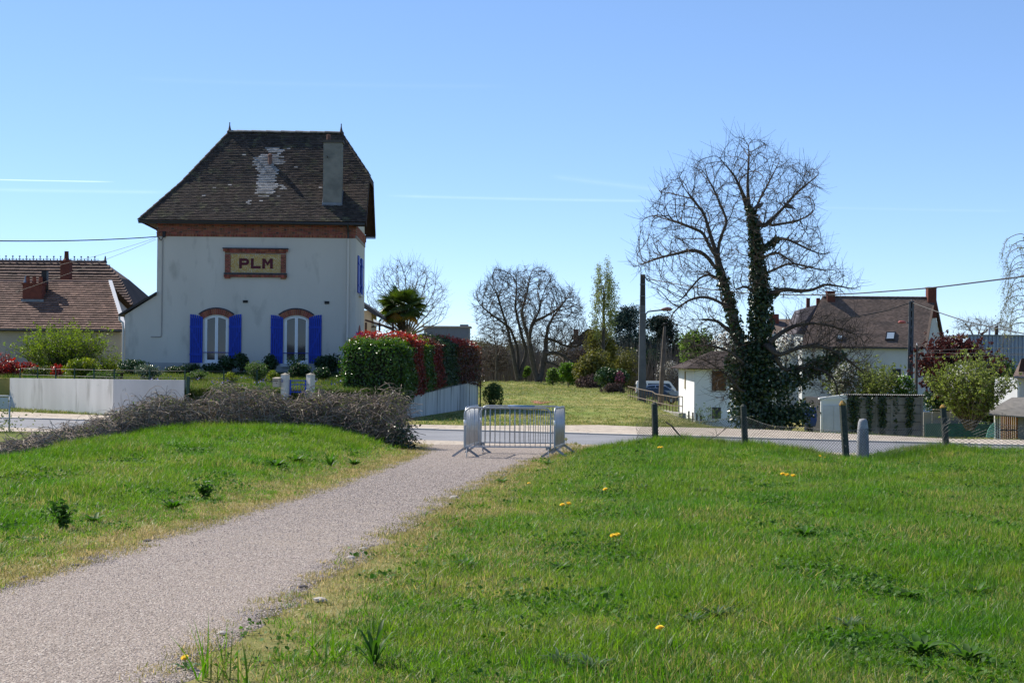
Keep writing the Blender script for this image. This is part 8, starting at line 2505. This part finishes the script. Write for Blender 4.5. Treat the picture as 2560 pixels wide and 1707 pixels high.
bare('oak_tree', 'bare oak with two diverging trunks and long low limbs on the meadow crest', YO,
     [(P_(YO, c6([(725, 1225), (690, 1130), (665, 1000), (648, 880), (640, 780), (670, 660), (730, 560), (760, 420)]), .5), .27, .06), (P_(YO, c6([(745, 1225), (765, 1090), (800, 960), (805, 820), (820, 700), (870, 600), (960, 480)]), .5), .30, .06),
      (P_(YO, c6([(645, 850), (600, 700), (560, 560), (620, 350), (650, 180)]), .5), .2, .04), (P_(YO, c6([(800, 960), (880, 940), (960, 965), (1040, 1030), (1120, 1070), (1200, 1080)]), .5), .2, .05), (P_(YO, c6([(800, 1040), (880, 1050), (950, 1100), (1010, 1130), (1080, 1150)]), .5), .13, .04), (P_(YO, c6([(810, 810), (900, 830), (980, 880), (1080, 890), (1180, 860)]), .5), .16, .04), (P_(YO, c6([(690, 640), (800, 590), (920, 520), (1020, 400)]), .5), .15, .04)],
     c6([(480, 200), (600, 110), (700, 95), (780, 130), (880, 230), (930, 330), (1010, 310), (1110, 380), (1170, 560), (1200, 850), (1240, 1060), (1150, 1150), (1000, 1000), (880, 880), (650, 880), (560, 620), (520, 400)]), 4600, 4.0, .017, .10, (.023, 3, .35, .95, .0135, dict(up=.3)), 'bare oaks on the meadow crest')
# rounded bare tree behind the palm
YR = 105.0
bx0 = at(1018, 860, YR)
tr = [([Vector((bx0.x, YR, .5)), at(1018, 840, YR)], .25, .2)]
for k in range(13):
    a = -1.15 + 2.3 * k / 12
    tr.append((P_(YR, [(1018, 842), (1018 + 40 * math.sin(a), 842 - 42 * math.cos(a)), (1018 + 88 * math.sin(a), 842 - 105 * math.cos(a) + 8)], 1.0), .09, .02))
bare('bare_tree', 'rounded bare tree with fine upright branches behind the palm', YR, tr, [(918, 780), (918, 720), (950, 672), (1000, 650), (1050, 655), (1095, 690), (1118, 745), (1112, 800), (1060, 838), (960, 835)], 1700, 2.6, .011, .09, (.015, 2, .3, .8, .008, dict(up=.4)), mw=m_twiggrey, step=.3, kill=.36, infl=2.2)
# poplar coming into leaf
YL = 150.0
m_poplar = leafmat('pale_spring_leaf', (.20, .23, .07), (.15, .19, .05), .5, .45)
tr = [(P_(YL, [(1508, 950), (1508, 860), (1510, 780), (1514, 700)], .2), .22, .03)]
for k in range(22):
    y0 = 880 - k * 7.5; s_ = 1 if k % 2 else -1; w_ = (34 - k * .9) * random.uniform(.6, 1)
    tr.append((P_(YL, [(1509, y0), (1509 + s_ * w_ * .6, y0 - 26), (1509 + s_ * w_, y0 - 70)], 1.2), .05, .012))
bare('poplar_tree', 'slender poplar with pale fresh leaves between oaks and dark conifer', YL, tr, [(1484, 760), (1488, 720), (1505, 688), (1520, 690), (1540, 715), (1540, 790), (1528, 850), (1490, 850)], 420, 1.2, .012, .09, (.03, 2, .3, .8, .01, dict(up=.6)), leafs=(m_poplar, 6500, .14, .6, .14), mw=mat('pale_twig', (.17, .16, .10), .9, rnd=.2))
# conifers
m_cedar = leafmat('blue_green_needles', (.016, .040, .034), (.030, .060, .048), .6, .1, .3)
m_cedar2 = leafmat('dark_needles', (.010, .022, .014), (.018, .034, .02), .6, .1, .3)
def conifer(name, label, px, Y, ytop, ybase, halfw, m, n=5200):
    b_ = at(px, ybase, Y); H_ = at(px, ytop, Y).z - b_.z; R_ = halfw * Y / FPX
    t = thing(name, label, 'tree', (b_.x, Y, b_.z))
    G().tube([(0, 0, -1), (0, 0, H_ * .5), (.1, 0, H_ * .99)], [R_ * .07, R_ * .05, .02], 7).obj('trunk', m_trunk, t)
    Q = []
    for k in range(150):
        f = rng.random() ** 1.15; a = rng.random() * 6.283; L = R_ * (1 - f) ** .5 * rng.uniform(.6, 1.12) + .12
        m_ = n // 150; q = rng.random(m_) ** .6; d = np.array([math.cos(a), math.sin(a)])
        c = np.stack([d[0] * L * q, d[1] * L * q, H_ * f * .97 + L * (.22 * q - .1 * q * q) + 0 * q], 1)
        sp = .10 * R_ + .12 * L * (1 - q); Q.append(c + rng.normal(size=(m_, 3)) * np.stack([sp, sp, sp * .55], 1))
    Q = np.concatenate(Q); Q[:, 2] = np.minimum(Q[:, 2], H_ + .3)
    V, F = leaf_quads(Q, .36, .3, np.tile([[0, 0, .7]], (len(Q), 1)), .7); G().add(V, F).obj('crown', m, t)
conifer('cedar_tree', 'dark blue-green cedar left of the concrete pole', 1574, 190, 762, 985, 100, m_cedar, 22000)
conifer('conifer_tree', 'blackish conifer right of the concrete pole', 1650, 196, 790, 985, 92, m_cedar2, 22000)
# leafy trees and shrubs in the middle distance
def mid(name, label, px, Y, ytop, ybase, halfw, m, n, size, cat='tree', lumps=12, group='trees and bushes beyond the meadow', flowers=None, shell=.45, stems=10):
    b_ = at(px, ybase, Y); H_ = at(px, ytop, Y).z - b_.z; R_ = halfw * Y / FPX
    return shrub(name, label, cat, (b_.x, Y, b_.z), (R_, R_ * .8), H_, n, size, m, group, stems=stems, lumps=lumps, shell=shell, flowers=flowers)
m_willow = leafmat('bright_willow_leaf', (.12, .18, .035), (.08, .14, .03), .5, .45)
m_bright = leafmat('bright_spring_leaf', (.10, .19, .02), (.07, .14, .02), .5, .45)
m_brownbush = leafmat('brown_twiggy_mass', (.12, .085, .07), (.08, .055, .05), .9, .05, .1)
m_olive = leafmat('olive_yellow_leaf', (.14, .13, .025), (.09, .10, .02), .6, .35)
m_blossom = mat('white_blossom', (.78, .77, .72), .7, rnd=.12, trans=.25)
m_purple = leafmat('purple_leaf', (.085, .022, .018), (.05, .014, .014), .5, .35, .4)
mid('willow_tree', 'bright green leafing tree behind the white shed roof', 1745, 118, 818, 960, 62, m_willow, 5200, .26)
mid('willow_tree', 'bright green leafing tree between the conifer and the ivy-clad tree', 1700, 200, 838, 960, 36, m_bright, 2600, .26)
mid('green_bush', 'vivid green bush right of the oak trunks', 1420, 135, 905, 968, 36, m_bright, 2400, .24, 'bush')
mid('green_bush', 'pale green grassy bush at the foot of the right oak', 1383, 142, 920, 965, 22, m_willow, 1200, .2, 'bush')
mid('green_bush', 'small soft green bush between the two pairs of oak trunks', 1315, 156, 915, 952, 16, m_willow, 900, .22, 'bush')
mid('olive_tree', 'olive-yellow leafing tree around the foot of the poplar', 1500, 165, 806, 960, 45, m_olive, 3600, .3)
mid('olive_tree', 'low olive-green thicket left of the dark cedar', 1485, 130, 880, 985, 60, m_olive, 4200, .24, 'bush')
mid('dark_bush', 'dark green bush between the brown hedge and the cedar', 1530, 118, 915, 990, 52, m_darkgreen, 3600, .24, 'bush')
mid('dark_bush', 'dark green bush behind the concrete pole', 1600, 192, 900, 985, 45, m_midgreen, 2600, .24, 'bush')
mid('pink_shrub', 'small pink-flowering shrub left of the concrete pole', 1548, 117, 932, 968, 13, m_brownbush, 700, .2, 'shrub', flowers=(mat('pink_blossom', (.34, .10, .16), .7, rnd=.2), 400, .16))
mid('brown_hedge', 'low brown leafless hedge bushes left of the railing', 1535, 108, 958, 998, 36, m_brownbush, 3200, .12, 'hedge', lumps=8)
mid('brown_hedge', 'brown twiggy bush behind the camper van', 1665, 185, 930, 985, 40, m_brownbush, 2600, .2, 'hedge')
mid('dark_bush', 'dark tangled bush at the right end of the meadow crest', 1478, 128, 935, 995, 40, m_brownbush, 2600, .2, 'bush')
mid('blossom_tree', 'white blossoming shrub behind the wooden pole and shed', 1668, 182, 906, 985, 34, m_olive, 900, .16, 'tree', flowers=(m_blossom, 2200, .15))
mid('blossom_tree', 'white blossoming tree behind the ivy-clad trunks', 1840, 112, 832, 940, 70, m_brownbush, 1200, .18, 'tree', flowers=(m_blossom, 1700, .17))
mid('blossom_tree', 'pale pink-white blossom right of the ivy-clad trunk', 1965, 105, 832, 930, 45, m_brownbush, 700, .18, 'tree', flowers=(m_blossom, 900, .16))
c = at(2165, 1010, 92)
twiggy('blossom_bush', 'broad bush with white blossom and fresh leaves behind the garage', 'bush', tuple(at(2165, 1040, 95)), 3.9, 2.8, 100, 9000, .16, leafmat('blossom_green_leaf', (.17, .20, .05), (.11, .15, .035), .5, .4), mw=m_twig)
mid('green_bush', 'yellow-green bush behind the right end of the garage roof', 2262, 94, 938, 1030, 34, m_bright, 2200, .17, 'bush', flowers=(m_blossom, 500, .13))
mid('blossom_tree', 'low white-blossoming branches above the garage roof', 2110, 92, 915, 1010, 42, leafmat('sage_leaf', (.14, .16, .06), (.09, .11, .04), .5, .3), 2000, .16, 'bush', flowers=(m_blossom, 900, .13))
mid('brown_bush', 'brown twiggy bush right of the low oak limbs, below the distant roof', 1452, 172, 862, 965, 58, m_brownbush, 6000, .18, 'bush')
mid('dark_bush', 'broad dark bush filling the gap below the cedar and behind the van', 1600, 186, 872, 990, 80, m_darkgreen, 7000, .24, 'bush')
mid('olive_tree', 'olive bush between poplar foot and cedar', 1556, 176, 868, 985, 48, m_olive, 4200, .22, 'bush')
mid('brown_bush', 'grey-brown bare bush between hedge end and the left oak trunks', 1235, 172, 850, 960, 60, m_brownbush, 5200, .16, 'bush')
# purple-leaved plum
b_ = at(2388, 1020, 98)
plum = twiggy('purple_plum', 'dark purple-leaved tree right of the large house', 'tree', tuple(b_), at(2395, 826, 98).z - b_.z, 2.7, 120, 26000, .19, m_purple, mw=m_twig, flare=.2, base_r=.5)
P, d_ = cloud((0, 0, 2.5), (2.6, 1.9, 2.4), 12000, 14, .35); V, F = leaf_quads(P, .17, .6, d_, 1); G().add(V, F).obj('crown', m_purple, plum)
# white-green pear in front of it
b_ = at(2425, 1075, 78)
t = twiggy('pear_tree', 'pear tree in fresh leaf and white blossom before the purple-leaved tree', 'tree', tuple(b_), at(2425, 868, 78).z - b_.z, 2.1, 110, 13000, .14, leafmat('pear_leaf', (.21, .25, .055), (.14, .18, .04), .5, .4), mw=m_twiggrey, flare=.4, base_r=.3)
P, d_ = cloud((0, 0, 1.9), (2.0, 1.6, 1.7), 1300, 8, .3); V, F = leaf_quads(P, .10, .9, None, 1); G().add(V, F).obj('blossom', m_blossom, t)
mid('ivy_hedge', 'tall ivy-green hedge below the metal warehouse', 2505, 110, 893, 1080, 62, m_midgreen, 6500, .2, 'hedge', lumps=9)
mid('dark_bush', 'dark shrubbery between the pear tree and the right border shed', 2480, 92, 985, 1085, 60, m_darkgreen, 4200, .18, 'bush')
mid('dark_bush', 'dark shrubbery under the purple tree behind the low panel wall', 2350, 101, 960, 1060, 52, m_darkgreen, 3000, .2, 'bush')
# birch at the right border
YBi = 95.0
m_birchleaf = leafmat('birch_catkin_leaf', (.20, .22, .09), (.15, .17, .06), .5, .4)
tr = [(P_(YBi, [(2600, 1000), (2595, 850), (2590, 700), (2580, 610)], .2), .16, .03)]
for k in range(14): 
    y0 = 830 - k * 17; L = 60 + 20 * random.random()
    tr.append((P_(YBi, [(2593, y0), (2593 - L * .5, y0 - 28), (2593 - L, y0 - 12), (2593 - L * 1.15, y0 + 40)], .8), .035, .01))
bare('bare_tree', 'small bare tree with fine twigs between the right oak and the distant roof', 168, [(P_(168, [(1408, 960), (1410, 900), (1404, 850)]), .16, .04), (P_(168, [(1410, 900), (1425, 860), (1432, 835)]), .1, .03)], [(1370, 900), (1378, 835), (1405, 815), (1440, 822), (1452, 880), (1430, 930), (1385, 935)], 800, 2.4, .014, .1, (.02, 3, .3, .9, .012, dict(up=.3)), mw=m_twiggrey)
bare('bare_tree', 'small grey bare tree between hedge end and the left oak', 170, [(P_(170, [(1240, 960), (1242, 890), (1236, 840)]), .16, .04), (P_(170, [(1242, 900), (1258, 850)]), .1, .03)], [(1195, 900), (1200, 830), (1235, 800), (1275, 820), (1285, 900), (1240, 940)], 800, 2.4, .014, .1, (.02, 3, .3, .9, .012, dict(up=.3)), mw=m_twiggrey)
m_haze = leafmat('hazy_budding_leaf', (.17, .15, .075), (.12, .115, .06), .8, .25, .1)
mid('budding_tree', 'hazy olive-brown budding tree seen between the left oak trunks', 1300, 214, 838, 985, 66, m_haze, 5200, .24, lumps=16, shell=.3)
mid('budding_tree', 'hazy olive-brown budding tree behind the low limbs of the right oak', 1432, 222, 846, 985, 62, m_haze, 5200, .24, lumps=16, shell=.3)
mid('budding_tree', 'hazy budding trees left of the oaks, over the far hedge end', 1200, 226, 842, 985, 60, m_haze, 5200, .24, lumps=16, shell=.3)
mid('green_tree', 'fresh green tree low behind the right oak trunk', 1405, 150, 925, 965, 40, m_bright, 2600, .16, 'bush', lumps=14, shell=.3)
mid('green_tree', 'hazy green leafing tree behind cedar and concrete pole', 1620, 215, 838, 985, 60, m_willow, 4200, .3)
bare('birch_tree', 'weeping birch with thin hanging twigs at the right picture edge', YBi, tr, [(2515, 700), (2540, 620), (2580, 590), (2620, 600), (2640, 800), (2560, 840), (2510, 790)], 420, 1.6, .009, .07, (.02, 3, .3, .8, .007, dict(up=-.2, droop=.55)), leafs=(m_birchleaf, 2300, .10, .5, .08), trop=(0, 0, -.05), mw=m_twiggrey)
# bare trees on the skyline at the right, thicket behind the oaks, far woodland
def skyline(name, label, pxs, Y, ytop, ybase, n, group=None):
    b_ = at(pxs, ybase, Y)
bare('bare_tree', 'hazy bare treetop above the metal warehouse', 175, [(P_(175, [(2440, 900), (2440, 840)]), .2, .1), (P_(175, [(2440, 850), (2420, 815), (2405, 800)]), .1, .03), (P_(175, [(2440, 850), (2455, 812)]), .1, .03), (P_(175, [(2440, 850), (2480, 815), (2500, 805)]), .1, .03)], [(2385, 835), (2395, 808), (2430, 800), (2470, 805), (2520, 800), (2540, 835)], 420, 3, .016, .1, (.04, 3, .4, 1.1, .013, dict(up=.3)), mw=m_twiggrey)
P = np.zeros((5200, 6, 3)); X = rng.uniform(-12, 26, 5200); Y = rng.uniform(176, 200, 5200); Hh = rng.uniform(3.6, 7.4, 5200) * (.75 + .3 * np.sin(X * .8) * np.sin(X * .33 + 1)); lean = rng.normal(size=(5200, 2)) * .16
for k in range(6):
    q = k / 5; P[:, k, 0] = X + lean[:, 0] * Hh * q + rng.normal(size=5200) * .06; P[:, k, 1] = Y + lean[:, 1] * Hh * q; P[:, k, 2] = -1.9 + Hh * q * 1.1
g = G().add(*tubes_np(P, np.linspace(.032, .011, 6)[None] * np.ones((5200, 1)), 3))
tag(g.obj('bare_thicket', mat('grey_brown_thicket', (.19, .155, .125), .95, col2=(.13, .105, .085), scale=.4, rnd=.35)), 'grey-brown leafless thicket behind the oaks', 'thicket', kind='stuff')
cl = []
for (x0, x1, Y0, hh_, m, n, nm) in ((-70, 110, 235, 7.5, leafmat('distant_woodland_leaf', (.17, .145, .085), (.11, .10, .06), .9, .15, .1), 60000, 'far_woodland'), (-190, 230, 420, 13, leafmat('farther_woodland_leaf', (.14, .135, .09), (.10, .10, .07), .9, .1, .1), 40000, 'far_woodland')):
    X = rng.uniform(x0, x1, n); base = hh_ * (.72 + .16 * np.sin(X * 21 / hh_ * .06 + Y0) + .14 * np.sin(X * .23 + 2) + .08 * np.sin(X * .71))
    Z = -2.4 + base * rng.random(n) ** .6; Yy = Y0 + rng.uniform(0, 16, n) + 2.5 * np.sin(X * .7)
    V, F = leaf_quads(np.stack([X, Yy, Z], 1), hh_ * .045, .6, np.tile([[0, -.3, .5]], (n, 1)), 1.0)
    tag(G().add(V, F).obj(nm, m), ('nearer band of mixed woodland behind the meadow' if Y0 < 300 else 'farthest band of woodland on the horizon'), 'woodland', kind='stuff')
mid('dark_bush', 'dark undergrowth between the ivy-clad tree and the white garage door', 2020, 88, 1000, 1085, 34, m_darkgreen, 2400, .18, 'bush')
# woodland band added out of view behind the camera to darken the pane reflections
X = rng.uniform(-120, 90, 16000); Z = -.5 + 5 * (.75 + .2 * np.sin(X * .21) + .1 * np.sin(X * .63)) * rng.random(16000) ** .6
V, F = leaf_quads(np.stack([X, -90 + rng.uniform(0, 12, 16000), Z], 1), .9, .6, np.tile([[0, .3, .5]], (16000, 1)), 1.0)
tag(G().add(V, F).obj('added_rear_woodland', MATS['distant_woodland_leaf']), 'woodland band added unseen behind the viewer to darken the pane reflections', 'woodland', kind='stuff')
